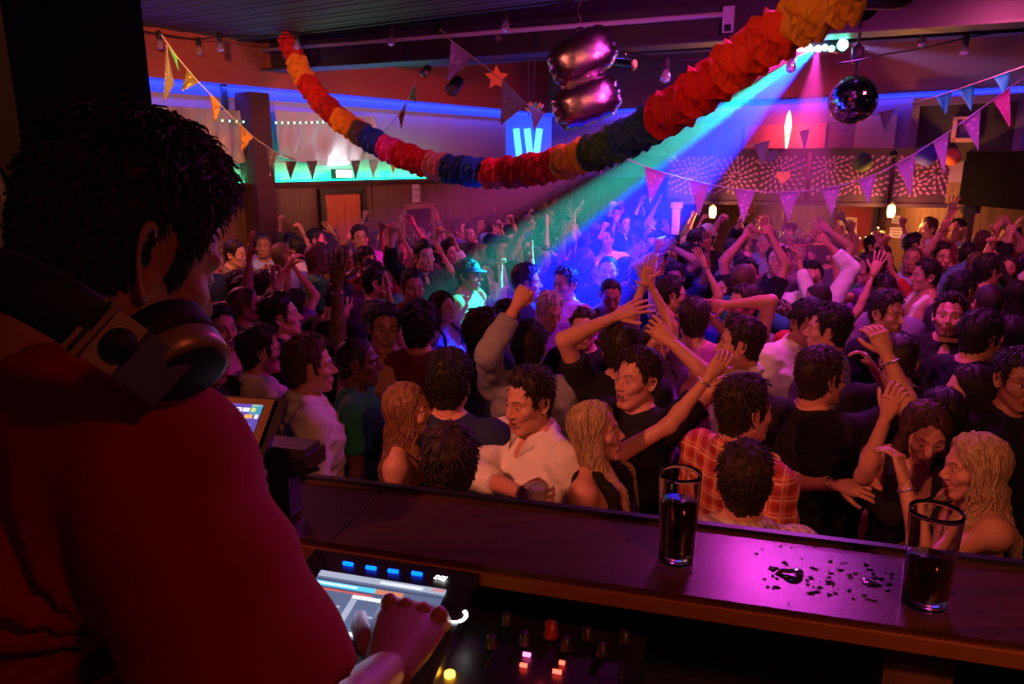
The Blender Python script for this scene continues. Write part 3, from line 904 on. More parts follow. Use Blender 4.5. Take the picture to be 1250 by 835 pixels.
# ---------------------------------------------------------------- the room
A1 = math.radians(37.0); A2 = math.radians(47.3)
U1 = np.array([math.sin(A1), math.cos(A1), 0]); N1 = np.array([U1[1], -U1[0], 0])      # left wall: runs to the corner, N1 into the room
U2 = np.array([math.sin(A2), -math.cos(A2), 0]); N2 = np.array([U2[1], -U2[0], 0])     # back wall: runs from the corner to the right
KP = atY(668, 139, 14.0); ZS = KP[2]            # corner, height of the blue strip
K = np.array([KP[0], KP[1], 0])
UP = np.array([0, 0, 1.0])
def lw(s, z, off=0.0): return K - U1 * s + UP * z + N1 * off       # left wall: s metres from the corner
def bw(s, z, off=0.0): return K + U2 * s + UP * z + N2 * off
def on_l(px, py): p = atplane(px, py, K, N1); return -((p - K) @ U1), p[2]
def on_b(px, py): p = atplane(px, py, K, N2); return (p - K) @ U2, p[2]
LS = 15.0; BS = 13.0; ZC = 4.25; ZL = 3.85
s1, ZSILL = on_l(300, 224)
def rotm(ux, uz=UP):
    ux = unit(ux); uy = np.cross(uz, ux); return np.stack([ux, uy, uz], 1)
RL = rotm(U1); RB = rotm(U2)
def lbox(mb, s0, s1, z0, z1, o0, o1, m=0):
    mb.box(lw((s0 + s1) / 2, (z0 + z1) / 2, (o0 + o1) / 2), (abs(s1 - s0), abs(o1 - o0), abs(z1 - z0)), RL, m)
def bbox(mb, s0, s1, z0, z1, o0, o1, m=0):
    mb.box(bw((s0 + s1) / 2, (z0 + z1) / 2, (o0 + o1) / 2), (abs(s1 - s0), abs(o1 - o0), abs(z1 - z0)), RB, m)

mat('floor', (.035, .022, .018), .45, noise=.3, nscale=3)
mat('red_plaster', (.36, .085, .065), .8, noise=.15, nscale=4, bump=.1, bscale=8)
mat('grey_sheet', (.34, .33, .32), .55, noise=.12, nscale=2, bump=.6, bscale=2.2)
mat('violet_wall', (.26, .17, .33), .75, noise=.12, nscale=4)
mat('dark_paint', (.025, .024, .03), .6); mat('steel_dark', (.05, .045, .055), .5, .3); mat('pipe_pale', (.55, .52, .5), .5)
mat('pilaster', (.075, .022, .026), .75); mat('pilaster_side', (.02, .05, .065), .7)
mat('black_satin', (.010, .010, .012), .35); mat('black_matte', (.008, .008, .009), .8)
def wood_mat(name, c1, c2, rough=.5, sc=(1, 1, 12), coat=0.0, spec=.5, bmp=.12):
    m, nt, b = nodes(name)
    tc = nt.nodes.new('ShaderNodeTexCoord'); mp = nt.nodes.new('ShaderNodeMapping'); mp.inputs['Scale'].default_value = sc
    nt.links.new(tc.outputs['Object'], mp.inputs['Vector'])
    nz = nt.nodes.new('ShaderNodeTexNoise'); nz.inputs['Scale'].default_value = 3; nz.inputs['Detail'].default_value = 6; nz.inputs['Distortion'].default_value = .6
    nt.links.new(mp.outputs[0], nz.inputs['Vector'])
    cr = nt.nodes.new('ShaderNodeValToRGB'); cr.color_ramp.elements[0].color = (*c1, 1); cr.color_ramp.elements[1].color = (*c2, 1); cr.color_ramp.elements[0].position = .3; cr.color_ramp.elements[1].position = .75
    nt.links.new(nz.outputs['Fac'], cr.inputs[0]); nt.links.new(cr.outputs[0], b.inputs['Base Color'])
    b.inputs['Roughness'].default_value = rough; b.inputs['Coat Weight'].default_value = coat; b.inputs['Specular IOR Level'].default_value = spec
    bp = nt.nodes.new('ShaderNodeBump'); bp.inputs['Strength'].default_value = bmp; bp.inputs['Distance'].default_value = .01; nt.links.new(nz.outputs['Fac'], bp.inputs['Height']); nt.links.new(bp.outputs['Normal'], b.inputs['Normal'])
    MAT[name] = m; return m
wood_mat('panel_wood', (.10, .05, .025), (.20, .10, .045), .42, (14, 14, .8)); wood_mat('bar_wood', (.10, .045, .02), (.22, .11, .05), .55, (10, 10, 1)); wood_mat('door_wood', (.46, .10, .03), (.62, .16, .05), .5, (8, 8, .8)); wood_mat('rail_wood', (.035, .010, .008), (.085, .026, .018), .25, (2.2, 26, 10), coat=0, spec=1.0, bmp=.025); wood_mat('ceiling_wood', (.045, .035, .03), (.12, .09, .07), .6, (2, 30, 4)); wood_mat('frame_wood', (.25, .12, .05), (.42, .22, .10), .5)
mat('trim_copper', (.35, .13, .05), .4, .4)

def struct(o): o['kind'] = 'structure'; return o
mb = MB(); v = [(-12, -3, -.1), (14, -3, -.1), (14, 16, -.1), (-12, 16, -.1)]
mb.box((1, 6.5, -.05), (26, 19, .1)); struct(mb.obj('floor', MAT['floor'], smooth=False))
# left wall: lower wainscot, upper sheet, red head
mb = MB(); lbox(mb, -.2, LS, 0, ZSILL, -.2, 0, 0); lbox(mb, -.2, LS, ZSILL, ZS, -.2, -.02, 1); lbox(mb, -.2, LS, ZS, ZC, -.2, .0, 2)
wl = struct(mb.obj('wall_left', [MAT['panel_wood'], MAT['grey_sheet'], MAT['red_plaster']], smooth=False))
s_d0, _ = on_l(392, 260); s_d1, _ = on_l(441, 260)
# wainscot boards proud of the wall
s = 1.2; k = 0
while s < LS - 1:
    w_ = 1.05
    if not (min(s_d0, s_d1) - .1 < s + w_ / 2 < max(s_d0, s_d1) + .1 + w_ * .3):
        b_ = MB(); lbox(b_, s + .012, s + w_ - .012, .12, ZSILL - .06, .0, .018); b_.obj('panel', MAT['panel_wood'], wl, smooth=False)
    s += w_
# ledge on the wainscot
b_ = MB(); lbox(b_, 0, LS, ZSILL - .035, ZSILL + .01, .0, .13); struct(b_.obj('trim_1', MAT['pilaster'], smooth=False))
# back wall
mb = MB(); bbox(mb, -.2, BS, 0, ZSILL, -.2, 0, 0); bbox(mb, -.2, BS, ZSILL, ZS, -.2, 0, 1); bbox(mb, -.2, BS, ZS, ZC + .3, -.2, 0, 2)
wb = struct(mb.obj('wall_back', [MAT['bar_wood'], MAT['violet_wall'], mat('mauve_plaster', (.30, .13, .17), .8, noise=.15, nscale=3)], smooth=False))
# ceiling (high, dark) and the lower boarded ceiling nearest the booth
mb = MB(); mb.box((1, 6.5, ZC + .05), (26, 19, .1)); struct(mb.obj('ceiling', MAT['dark_paint'], smooth=False))
e0 = atz(150, 27, ZL); e1 = atz(330, 45, ZL); e2 = atz(700, 0, ZL)
dl = unit(e2 - e1); e0b = e1 - dl * 3.2; e3 = e1 + dl * 8.0
back = np.array([-dl[1], dl[0], 0]); 
if back[1] > 0: back = -back
lc = link('lower_ceiling', None); tag(lc, 'low boarded ceiling of narrow dark planks over the booth', 'ceiling', kind='structure')
mb = MB(); nb = 36; wbd = .115
for i in range(nb):
    c = (e0b + e3) / 2 + back * (wbd * (i + .5)) + UP * (.02 + .004 * ((i * 7) % 3))
    mb.box(c, (np.linalg.norm(e3 - e0b), wbd - .012, .03), rotm(dl))
o = mb.obj('plank_row', MAT['ceiling_wood'], lc, smooth=False); o['kind'] = 'stuff'
mb = MB(); mb.box((e0b + e3) / 2 + back * (wbd * nb / 2) + UP * .10, (np.linalg.norm(e3 - e0b), wbd * nb, .10), rotm(dl)); mb.box((e0b + e3) / 2 + UP * .20 , (np.linalg.norm(e3 - e0b), .06, .42), rotm(dl)); mb.obj('backing', MAT['dark_paint'], lc, smooth=False)
# steel beams crossing the hall
def beam(name, pa, pb, h, w, material, label):
    pa = np.array(pa); pb = np.array(pb); d = unit(pb - pa); L = np.linalg.norm(pb - pa); n = rotm(d)
    root = empty(name, tuple((pa + pb) / 2)); M0 = (pa + pb) / 2
    for nm, c, sz in (('lower_flange', UP * .012, (L, w, .024)), ('web', UP * h / 2, (L, .03, h - .04)), ('upper_flange', UP * (h - .012), (L, w, .024))):
        b_ = MB(); b_.box(c, sz, n); b_.obj(nm, material, root, smooth=False)
    tag(root, label, 'beam', kind='structure'); return root
b0 = atz(300, 90, 3.55); b1 = atz(905, 52, 3.55); dB = unit(b1 - b0)
beam('steel_beam', b0 - dB * .3, b1 + dB * 5, ZC - 3.55, .34, MAT['steel_dark'], 'dark steel beam crossing the hall under the ceiling')
b0 = atz(480, 83, 3.80); b1 = atz(900, 60, 3.80); dB2 = unit(b1 - b0)
beam('roof_beam', b0 - dB2 * 1.5, b1 + dB2 * 4.5, ZC - 3.80, .22, MAT['steel_dark'], 'farther dark roof beam beyond the conduit pipe')
# pale conduit along the first beam
p0 = atz(312, 62, 3.78); p1 = atz(890, 17, 3.78)
mb = MB(); mb.tube([p0, p1 + unit(p1 - p0) * .02], .024, 10)
o = mb.obj('conduit_pipe', MAT['pipe_pale']); tag(o, 'pale conduit pipe running along the steel beam', 'pipe')
mb = MB(); mb.box(p1 + UP * -.05, (.10, .07, .22), rotm(unit(p1 - p0))); mb.box(p1 + UP * -.12, (.06, .075, .06), rotm(unit(p1 - p0)), 1)
cb = mb.obj('junction_box', [MAT['pipe_pale'], MAT['black_matte']], smooth=False); tag(cb, 'pale junction box at the end of the conduit pipe', 'junction box')
# blue led strips along the walls (left one made taller, painting the blue-lit band of wall)
mat('led_blue', (.02, .03, .3), .5, emit=(.02, .05, 1), es=1.1)
mat('led_green', (.02, .3, .15), .5, emit=(.0, 1, .42), es=6.0)
b_ = MB(); lbox(b_, 0, LS, ZS - .13, ZS + .01, -.018, .012)
o = b_.obj('led_strip', MAT['led_blue'], smooth=False); tag(o, 'blue led strip along the top of the grey sheeting on the left wall', 'led strip')
b_ = MB(); bbox(b_, 0, BS, ZS - .05, ZS + .01, .0, .02)
o = b_.obj('led_strip', MAT['led_blue'], smooth=False); tag(o, 'blue led strip along the back wall above the bar', 'led strip')
def wall_area(name, fn, s0, s1, z, off, w, col, h=.05, up=1, dn=(0, 0, -1)):
    a, b = fn(s0, z, off), fn(s1, z, off); c = (a + b) / 2
    l = bpy.data.lights.new(name, 'AREA'); l.energy = w; l.color = col; l.shape = 'RECTANGLE'; l.size = float(np.linalg.norm(b - a)); l.size_y = h
    o = bpy.data.objects.new(name, l); COL.objects.link(o); o.location = c
    x = unit(b - a); zax = -np.array(dn, float); y = np.cross(zax, x); 
    R = Matrix(((x[0], y[0], zax[0]), (x[1], y[1], zax[1]), (x[2], y[2], zax[2]))); o.rotation_euler = R.to_euler()
    return o
wall_area('strip_glow_left', lw, .3, 9.5, ZS - .03, .06, 60, (.02, .05, 1), .04, dn=unit(-UP * .9 - N1 * .35))
wall_area('strip_glow_back', bw, .3, 9.5, ZS - .03, .06, 30, (.06, .06, 1), .04, dn=unit(-UP * .9 - N2 * .35))
# green led on the ledge
sg0 = on_l(272, 222)[0]; sg1 = on_l(530, 217)[0]
b_ = MB(); lbox(b_, min(sg0, sg1), max(sg0, sg1), ZSILL + .01, ZSILL + .03, .03, .055)
o = b_.obj('led_strip', MAT['led_green'], smooth=False); tag(o, 'green led strip lying on the ledge of the left wall', 'led strip')
wall_area('green_glow', lw, sg0, sg1, ZSILL + .05, .05, 34, (.0, 1, .40), .03, dn=unit(UP - N1 * .45)).data.energy = 15
# pilasters on the left wall
for i, (x0, x1) in enumerate(((293, 325),)):
    sa = on_l(x0, 200)[0]; sb = on_l(x1 - 9, 200)[0]
    b_ = MB(); lbox(b_, sa, sb, 0, ZS - .08, 0, .30, 0)
    o = b_.obj('pilaster', [MAT['pilaster']], smooth=False); struct(o); tag(o, 'dark red wall pilaster beside the timber panelling', 'pilaster')
# thin post in the corner of the grey sheeting
sa = on_l(275, 150)[0]; b_ = MB(); lbox(b_, sa - .03, sa + .03, ZSILL, ZS, 0, .05); o = b_.obj('post', MAT['pilaster_side'], smooth=False); struct(o); tag(o, 'slim dark mullion on the grey sheeting', 'mullion')
# sagging plastic drape panels hung on the left wall
def drape(sA, sB, zt, zb, off, label, folds=7, sag=.1):
    n, m = 30, 14; v = []
    for j in range(m):
        t = j / (m - 1)
        for i in range(n):
            u = i / (n - 1); s = sA + (sB - sA) * u
            z = zt + (zb - zt) * t - sag * math.sin(math.pi * u) * t
            v.append(lw(s, z, off + .035 * math.sin(u * folds * 6.28 + 3 * t) * (.25 + t) + .03 * math.sin(u * 17 + 9 * t) * t))
    v = np.array(v); N = n * m; v = np.vstack([v, v - N1 * .004])
    f = [(j * n + i, j * n + i + 1, (j + 1) * n + i + 1, (j + 1) * n + i) for j in range(m - 1) for i in range(n - 1)]
    f += [tuple(N + q for q in reversed(p)) for p in f]
    o = MB().add(v, f).obj('plastic_drape', mat('drape_plastic', (.42, .42, .42), .35, bump=.4, bscale=5) if 'drape_plastic' not in MAT else MAT['drape_plastic']); tag(o, label, 'drape')
sA = on_l(330, 150)[0]; sB = on_l(452, 150)[0]; drape(sA, sB, ZS - .25, ZSILL + .32, .10, 'grey plastic drape sagging on the wall right of the pilaster', 6, .12)
sA = on_l(190, 150)[0]; sB = on_l(288, 150)[0]; drape(sA, sB, ZS - .28, ZSILL + .25, .10, 'grey plastic drape on the wall behind the small pennants', 5, .08)
# white floodlight on the ledge
p = lw(on_l(410, 210)[0], ZSILL + .10, .12)
fl = empty('floodlight', tuple(p - UP * .09)); mb = MB(); mb.box((0, 0, .09), (.30, .08, .12), RL); mb.obj('housing', MAT['black_satin'], fl, smooth=False)
mat('flood_white', (.9, .9, .9), .5, emit=(.85, .95, 1), es=7.0)
mb = MB(); mb.box(N1 * .045 + UP * .09, (.26, .01, .09), RL); mb.obj('lens', MAT['flood_white'], fl, smooth=False); tag(fl, 'white floodlight shining on the ledge below the grey drape', 'floodlight')
area('flood', p + N1 * .9 + UP * .25, p + UP * .55, 3, (.9, .95, .9), 1.6, .1)  # added fill light in mid-air, brightens the grey sheeting
area('flood_wall', p + N1 * .10 + UP * .08, p + UP * .6 - N1 * .12, 2.2, (.85, .93, 1), .3, .05)
# row of green fairy lights
def fairy(p0, p1, n, m, label, sag=.02, r=.011):
    root = empty('fairy_lights', tuple(p0)); pts = [np.array(p0) * (1 - t) + np.array(p1) * t - UP * sag * 4 * t * (1 - t) for t in np.linspace(0, 1, n)]
    b_ = MB(); b_.tube([q - p0 for q in pts], .003, 4); b_.obj('wire', MAT['black_matte'], root)
    b_ = MB(); b_.sphere((0, 0, 0), r, 6); me = b_.mesh('bulb', [m])
    for q in pts: link('bulb', me, root).location = tuple(q - p0)
    tag(root, label, 'fairy lights')
mat('fairy_green', (.3, .6, .4), .5, emit=(.25, 1, .55), es=5); mat('fairy_warm', (.6, .4, .2), .5, emit=(1, .55, .2), es=6)
fairy(lw(on_l(258, 148)[0], on_l(258, 148)[1], .22), lw(on_l(394, 149)[0], on_l(394, 149)[1], .22), 19, MAT['fairy_green'], 'string of small green lights across the grey drape', .02, .012)
# door in the left wall
zd = on_l(415, 236)[1]; d0, d1 = max(s_d0, s_d1), min(s_d0, s_d1)
mb = MB(); lbox(mb, d0 + .05, d0 - .03, 0, zd + .05, .0, .07); lbox(mb, d1 + .03, d1 - .05, 0, zd + .05, .0, .07); lbox(mb, d0 + .05, d1 - .05, zd, zd + .07, .0, .07)
dr = link('door_1', None); struct(dr); tag(dr, 'orange-lit wooden door in a black frame in the left wall', 'door')
mb.obj('door_frame', MAT['black_satin'], dr, smooth=False)
mb = MB(); lbox(mb, d0 - .03, d1 + .03, .02, zd, .0, .025); lf = mb.obj('door_leaf', MAT['door_wood'], dr, smooth=False)
dw = (d0 - d1)
for zz0, zz1 in ((.15, zd * .45), (zd * .5, zd - .15)):
    for a, b in ((.10, .46), (.54, .90)):
        mb = MB(); lbox(mb, d0 - dw * a, d0 - dw * b, zz0, zz1, .025, .036); mb.obj('panel', MAT['door_wood'], lf, smooth=False)
mb = MB(); mb.sphere(lw(d0 - dw * .12, zd * .48, .06), .03, 8); mb.obj('door_handle', MAT['silver'], lf)
# framed mirror and notice
sm0, sm1 = on_l(488, 255)[0], on_l(528, 255)[0]; zm1 = on_l(507, 249)[1]; zm0 = zm1 - 1.1
mr = empty('wall_mirror', tuple(lw((sm0 + sm1) / 2, zm0, 0))); o0 = lw((sm0 + sm1) / 2, zm0, 0)
def rel(mb, org): mb.v = [x - org for x in mb.v]; return mb
fb = MB(); t_ = .07
lbox(fb, sm0, sm0 - t_, zm0, zm1, .0, .06); lbox(fb, sm1 + t_, sm1, zm0, zm1, .0, .06); lbox(fb, sm0, sm1, zm1 - t_, zm1, .0, .06); lbox(fb, sm0, sm1, zm0, zm0 + t_, .0, .06)
rel(fb, o0).obj('frame', MAT['frame_wood'], mr, smooth=False)
fb = MB(); lbox(fb, sm0 - t_, sm1 + t_, zm0 + t_, zm1 - t_, .0, .02); rel(fb, o0).obj('mirror_glass', mat('mirror_dark', (.03, .03, .05), .08, .6), mr, smooth=False)
tag(mr, 'wood-framed dark mirror on the panelling behind the crowd', 'mirror')
sn, zn = on_l(506, 236); nt_ = empty('notice', tuple(lw(sn, zn, .02))); mat('paper_white', (.62, .58, .55), .8); mat('ink', (.04, .03, .03), .8)
fb = MB(); fb.box(N1 * .008, (.155, .012, .26), RL); fb.obj('sheet', MAT['paper_white'], nt_, smooth=False)
fb = MB()
for dx in (-.03, .03): fb.box(N1 * .016 + U1 * dx + UP * .05, (.018, .004, .03), RL)
fb.box(N1 * .016 - UP * .045, (.09, .004, .014), RL); fb.obj('print', MAT['ink'], nt_, smooth=False); tag(nt_, 'white paper notice pinned above the wood-framed mirror', 'notice')
# ---- back wall features
sB0, zB0 = on_b(1118, 195); sB1, zB1 = on_b(1246, 124)
w1 = link('window_1', None); struct(w1); tag(w1, 'dark wide opening onto the gallery in the back wall', 'window')
fb = MB(); bbox(fb, sB0, sB1, zB0 - .02, zB1, .0, .03); fb.obj('opening', mat('gallery_dark', (.05, .045, .03), .6, noise=.3, nscale=2), w1, smooth=False)  # dark board stands in for the shade of the gallery
fb = MB(); bbox(fb, sB0 - .09, sB0, zB0 - .02, zB1 + .08, .0, .1); bbox(fb, sB1, sB1 + .09, zB0 - .02, zB1 + .08, .0, .1); bbox(fb, sB0 - .09, sB1 + .09, zB1, zB1 + .09, .0, .1); fb.obj('frame', mat('violet_trim', (.25, .16, .36), .6), w1, smooth=False)
si0, zi0 = on_b(1162, 174); si1, zi1 = on_b(1197, 142)
w2 = link('window_2', None); struct(w2); tag(w2, 'small pink-edged casement window inside the dark opening', 'window')
fb = MB(); bbox(fb, si0, si0 + .05, zi0, zi1, .03, .09); bbox(fb, si1 - .03, si1, zi0, zi1, .03, .09); bbox(fb, si0, si1, zi0, zi0 + .05, .03, .09); bbox(fb, si0, si1, zi1 - .03, zi1, .03, .09); fb.obj('sash', mat('pink_trim', (.75, .40, .42), .6), w2, smooth=False)
fb = MB(); bbox(fb, si0 + .05, si1 - .03, zi0 + .05, zi1 - .03, .03, .05); fb.obj('pane', mat('pane_violet', (.16, .05, .24), .15), w2, smooth=False)
def wall_sheet(x0, y0, x1, y1, col, label, name='poster', th=.015):
    a, za = on_b(x0, y1); b, zb = on_b(x1, y0)
    fb = MB(); bbox(fb, a, b, za, zb, .002, .002 + th); o = fb.obj(name, mat('sheet_%d' % x0, col, .7, noise=.1, nscale=3), smooth=False); tag(o, label, 'poster'); return o
wall_sheet(1042, 140, 1096, 186, (.62, .50, .46), 'large pale blank poster on the wall right of the disco ball')
wall_sheet(908, 150, 1010, 186, (.42, .20, .26), 'dusky pink board on the wall behind the red lamp')  # sheet colour stands in for pink light on the wall
wall_sheet(770, 150, 880, 190, (.34, .26, .40), 'mauve board on the wall behind the blue light shaft')
# red wall lamp (tall flame-shaped tube)
sr, zr = on_b(966, 183); _, zr1 = on_b(966, 136)
rl = empty('wall_lamp', tuple(bw(sr, zr, .18))); mat('lamp_red', (.8, .1, .1), .4, emit=(1, .10, .06), es=16)
H_ = zr1 - zr
fb = MB(); fb.lathe([(.012, 0), (.03, H_ * .25), (.05, H_ * .6), (.035, H_ * .85), (.006, H_)], 12); fb.obj('shade', MAT['lamp_red'], rl)
fb = MB(); fb.lathe([(.05, -.04), (.05, 0), (.012, .02)], 12); fb.box(-N2 * .09 - UP * .03, (.04, .2, .03), RB); fb.obj('bracket', MAT['black_satin'], rl); tag(rl, 'tall red glowing wall lamp above the fretwork panels', 'wall lamp')
point('red_lamp', bw(sr, (zr + zr1) / 2, .30), 26, (1, .06, .10), .08)
# ---------------------------------------------------------------- bar canopy with fretwork
rngd = np.random.default_rng(11)
cL = at(812, 247, 10.4); cR = at(1176, 246, 9.3); zf0 = (cL[2] + cR[2]) / 2
dF = cR - cL; dF[2] = 0; Lf = np.linalg.norm(dF); dF /= Lf; nF = np.array([dF[1], -dF[0], 0])     # nF towards the hall
zf1 = at(1000, 186, 9.8)[2]; Hf = zf1 - zf0
RF = rotm(dF)
mat('fret_dark', (.05, .018, .07), .6); mat('fret_glow', (.40, .15, .58), .6, spec=.2)
can = empty('bar_canopy', tuple(np.array([cL[0], cL[1], 0])))
org = np.array([cL[0], cL[1], 0])
def cbox(mb, u0, u1, z0, z1, o0, o1, m=0): mb.box(dF * (u0 + u1) / 2 + UP * (z0 + z1) / 2 + nF * (o0 + o1) / 2, (abs(u1 - u0), abs(o1 - o0), abs(z1 - z0)), RF, m)
npan = 3; bounds = [0, Lf * .51, Lf * .80, Lf]
bounds = [0, Lf * .50, Lf * .77, Lf]
for i in range(npan):
    u0, u1 = bounds[i] + .02, bounds[i + 1] - .02
    mb = MB(); cbox(mb, u0, u1, zf0, zf1, -.04, 0); pn = mb.obj('fretwork_panel', MAT['fret_dark'], can, smooth=False)
    pb = MB(); wdt = u1 - u0; z0, z1 = zf0 + .10, zf1 - .06
    cents = [(u0 + wdt * t, z0 + (z1 - z0) * q) for t, q in ([(.18, .55), (.5, .45), (.80, .62)] if i == 0 else ([(.25, .75), (.62, .35)] if i == 1 else [(.30, .30), (.62, .62)]))]
    taken = []
    for (cu, cz) in cents:
        for rr, nn in ((.075, 10), (.14, 14), (.205, 18), (.27, 22), (.335, 26), (.40, 30), (.465, 34), (.53, 40), (.60, 46), (.67, 50), (.74, 56)):
            for k in range(nn):
                a = 2 * math.pi * (k + .5 * ((rr * 100) % 2)) / nn + .1 * rr
                u = cu + rr * math.cos(a); z = cz + rr * math.sin(a)
                if not (u0 + .03 < u < u1 - .03 and z0 < z < z1): continue
                if min(((u - x[0]) ** 2 + (z - x[1]) ** 2) for x in cents) < (rr - .02) ** 2 - 1e-9: continue
                if taken and min((u - x) ** 2 + (z - y) ** 2 for x, y in taken) < .045 ** 2: continue
                taken.append((u, z))
                la, lb = .030, .016
                ol = []
                for t in np.linspace(0, 2 * np.pi, 7)[:-1]:
                    x_ = la * math.cos(t); y_ = lb * math.sin(t)
                    ol.append(dF * (u + x_ * math.cos(a) - y_ * math.sin(a)) + UP * (z + x_ * math.sin(a) + y_ * math.cos(a)) + nF * .004)
                pb.prism(ol, .010)
    for _ in range(1500):
        u = rngd.uniform(u0 + .03, u1 - .03); z = rngd.uniform(z0, z1)
        if min((u - x) ** 2 + (z - y) ** 2 for x, y in taken) < .050 ** 2: continue
        taken.append((u, z)); cu, cz = min(cents, key=lambda q: (q[0] - u) ** 2 + (q[1] - z) ** 2); a = math.atan2(z - cz, u - cu); ol = []
        for t in np.linspace(0, 2 * np.pi, 7)[:-1]:
            x_ = .028 * math.cos(t); y_ = .016 * math.sin(t); ol.append(dF * (u + x_ * math.cos(a) - y_ * math.sin(a)) + UP * (z + x_ * math.sin(a) + y_ * math.cos(a)) + nF * .004)
        pb.prism(ol, .010)
    o = pb.obj('petal_inlay', MAT['fret_glow'], pn, smooth=False); o['kind'] = 'stuff'  # pale petal colour stands in for light behind the cut-outs
mb = MB(); cbox(mb, -.05, Lf + .05, zf1, zf1 + .05, -.3, .06); cbox(mb, -.05, Lf + .05, zf0 - .05, zf0, -.3, .04); mb.obj('rail', MAT['fret_dark'], can, smooth=False)
mb = MB()
cbox(mb, -.05, Lf + .05, zf0 - .06, zf0 - .02, -1.2, -.3); mb.obj('soffit', MAT['bar_wood'], can, smooth=False)
tag(can, 'purple fretwork canopy with petal cut-outs over the bar', 'canopy')
# dark return wall at the right of the canopy and bar posts
r0 = at(1170, 246, 9.25); r1 = at(1300, 232, 7.6)
dR = r1 - r0; dR[2] = 0; LR = np.linalg.norm(dR); dR /= LR; nR = np.array([dR[1], -dR[0], 0])
mb = MB(); mb.box(np.array([r0[0], r0[1], 0]) + dR * LR / 2 + UP * (zf0 + .32) - nR * .05 + np.array([0, 0, 0]), (LR, .1, .64), rotm(dR)); o = mb.obj('trim_2', mat('pitch_black', (.006, .005, .007), 1.0, spec=.03), smooth=False); struct(o)
for i, (px, zz) in enumerate(((826, 10.2), (1182, 9.2))):
    p = at(px, 250, zz); mb = MB(); mb.box((0, 0, zf0 / 2), (.10, .10, zf0 - .02), RF); mb.box((0, 0, .06), (.16, .16, .12), RF); mb.box((0, 0, zf0 - .06), (.15, .15, .08), RF)
    o = mb.obj('bar_post', [MAT['dark_paint'] if i else MAT['frame_wood']], smooth=False); o.location = (p[0], p[1], 0)
    tag(o, ['wooden bar post under the blue end of the canopy', 'dark square bar post under the right end of the canopy'][i], 'post', kind='structure')
# bar lamps
mat('bulb_warm', (1, .8, .5), .4, emit=(1, .50, .14), es=7)
def bar_lamp(px, py, Z, label):
    p = at(px, py, Z); root = empty('bar_lamp', tuple(p)); zt = zf0 - .03 - p[2]
    mb = MB(); mb.lathe([(.035, -.085), (.05, -.03), (.045, .045), (.03, .07)], 14); mb.obj('glass_shade', MAT['bulb_warm'], root)
    mb = MB(); mb.lathe([(.03, .068), (.034, .10), (.012, .12), (.010, max(zt, .14))], 10); mb.obj('holder', MAT['black_satin'], root); tag(root, label, 'lamp')
    point('bar_lamp_light', p - UP * .02 + nF * .10, 60, (1, .34, .07), .05)
bar_lamp(870, 258, 9.9, 'glowing amber lamp hanging under the canopy near the wooden post')
bar_lamp(1088, 257, 9.3, 'glowing amber lamp hanging under the canopy beside the red door')
# red service door, notices and papers below the canopy
sa, _ = on_b(1020, 280); sb_, _ = on_b(1066, 280); zt_ = on_b(1040, 251)[1]
d2 = link('door_2', None); struct(d2); tag(d2, 'dark red service door covered with papers behind the bar', 'door')
fb = MB(); bbox(fb, sa, sb_, 0, zt_, .0, .05); fb.obj('door_leaf', mat('door_red', (.22, .02, .04), .5), d2, smooth=False)
fb = MB(); bbox(fb, sa - .06, sa, 0, zt_ + .06, .0, .08); bbox(fb, sb_, sb_ + .06, 0, zt_ + .06, .0, .08); bbox(fb, sa, sb_, zt_, zt_ + .06, 0, .08); fb.obj('door_frame', MAT['dark_paint'], d2, smooth=False)
def paper(px, py, w, h, col, label, off=.055, fn=on_b):
    s, z = fn(px, py); root = empty('notice', tuple(bw(s, z, off))); fb = MB(); fb.box((0, 0, 0), (w, .008, h), RB); fb.obj('sheet', col, root, smooth=False)
    fb = MB()
    for i in range(3): fb.box(N2 * .006 + UP * (h * (.25 - .25 * i)), (w * (.7 - .1 * i), .003, h * .06), RB)
    fb.obj('print', MAT['ink'], root, smooth=False); tag(root, label, 'notice')
mat('paper_cream', (.66, .58, .36), .8); mat('paper_blue', (.40, .42, .55), .8)
paper(1041, 271, .14, .13, MAT['paper_cream'], 'upper cream paper on the red service door'); paper(1041, 281, .14, .10, MAT['paper_cream'], 'lower cream paper on the red service door')
paper(1030, 266, .06, .09, MAT['paper_blue'], 'upper small bluish paper on the red service door'); paper(1030, 274, .06, .08, MAT['paper_blue'], 'lower small bluish paper on the red service door')
paper(1094, 268, .10, .10, MAT['paper_white'], 'small white notice just under the amber lamp by the door', .01); paper(1095, 284, .18, .14, MAT['paper_white'], 'wide white notice on the timber wall left of the standing man in white', .01)
fairy(at(1018, 252, 9.2), at(1072, 278, 9.6), 9, MAT['fairy_warm'], 'loose string of warm fairy lights by the red service door', .25, .012)
# paper decorations on the canopy rail
def heart(n=22, w=.12):
    t = np.linspace(0, 2 * np.pi, n, endpoint=False)
    return np.stack([16 * np.sin(t) ** 3, 13 * np.cos(t) - 5 * np.cos(2 * t) - 2 * np.cos(3 * t) - np.cos(4 * t)], 1) / 17 * w
def flat_shape(name, px, py, Z, ol, col, th, label, cat):
    p = at(px, py, Z); mb = MB(); mb.prism([dF * a + UP * b for a, b in ol], th); o = mb.obj(name, col, smooth=False); o.location = tuple(p); tag(o, label, cat); return o
mat('paper_violet', (.10, .04, .45), .7); mat('paper_rose', (.75, .18, .20), .7); mat('paper_bluev', (.06, .06, .60), .7); mat('paper_orange', (.75, .16, .05), .7); mat('paper_dgreen', (.05, .10, .07), .7)
flat_shape('paper_heart', 940, 190, 9.75, heart(22, .115), MAT['paper_violet'], .012, 'violet paper heart on top of the fretwork canopy', 'paper heart')
flat_shape('paper_heart', 956, 216, 9.75, heart(22, .10), MAT['paper_rose'], .012, 'rose paper heart on the fretwork below the violet heart', 'paper heart')
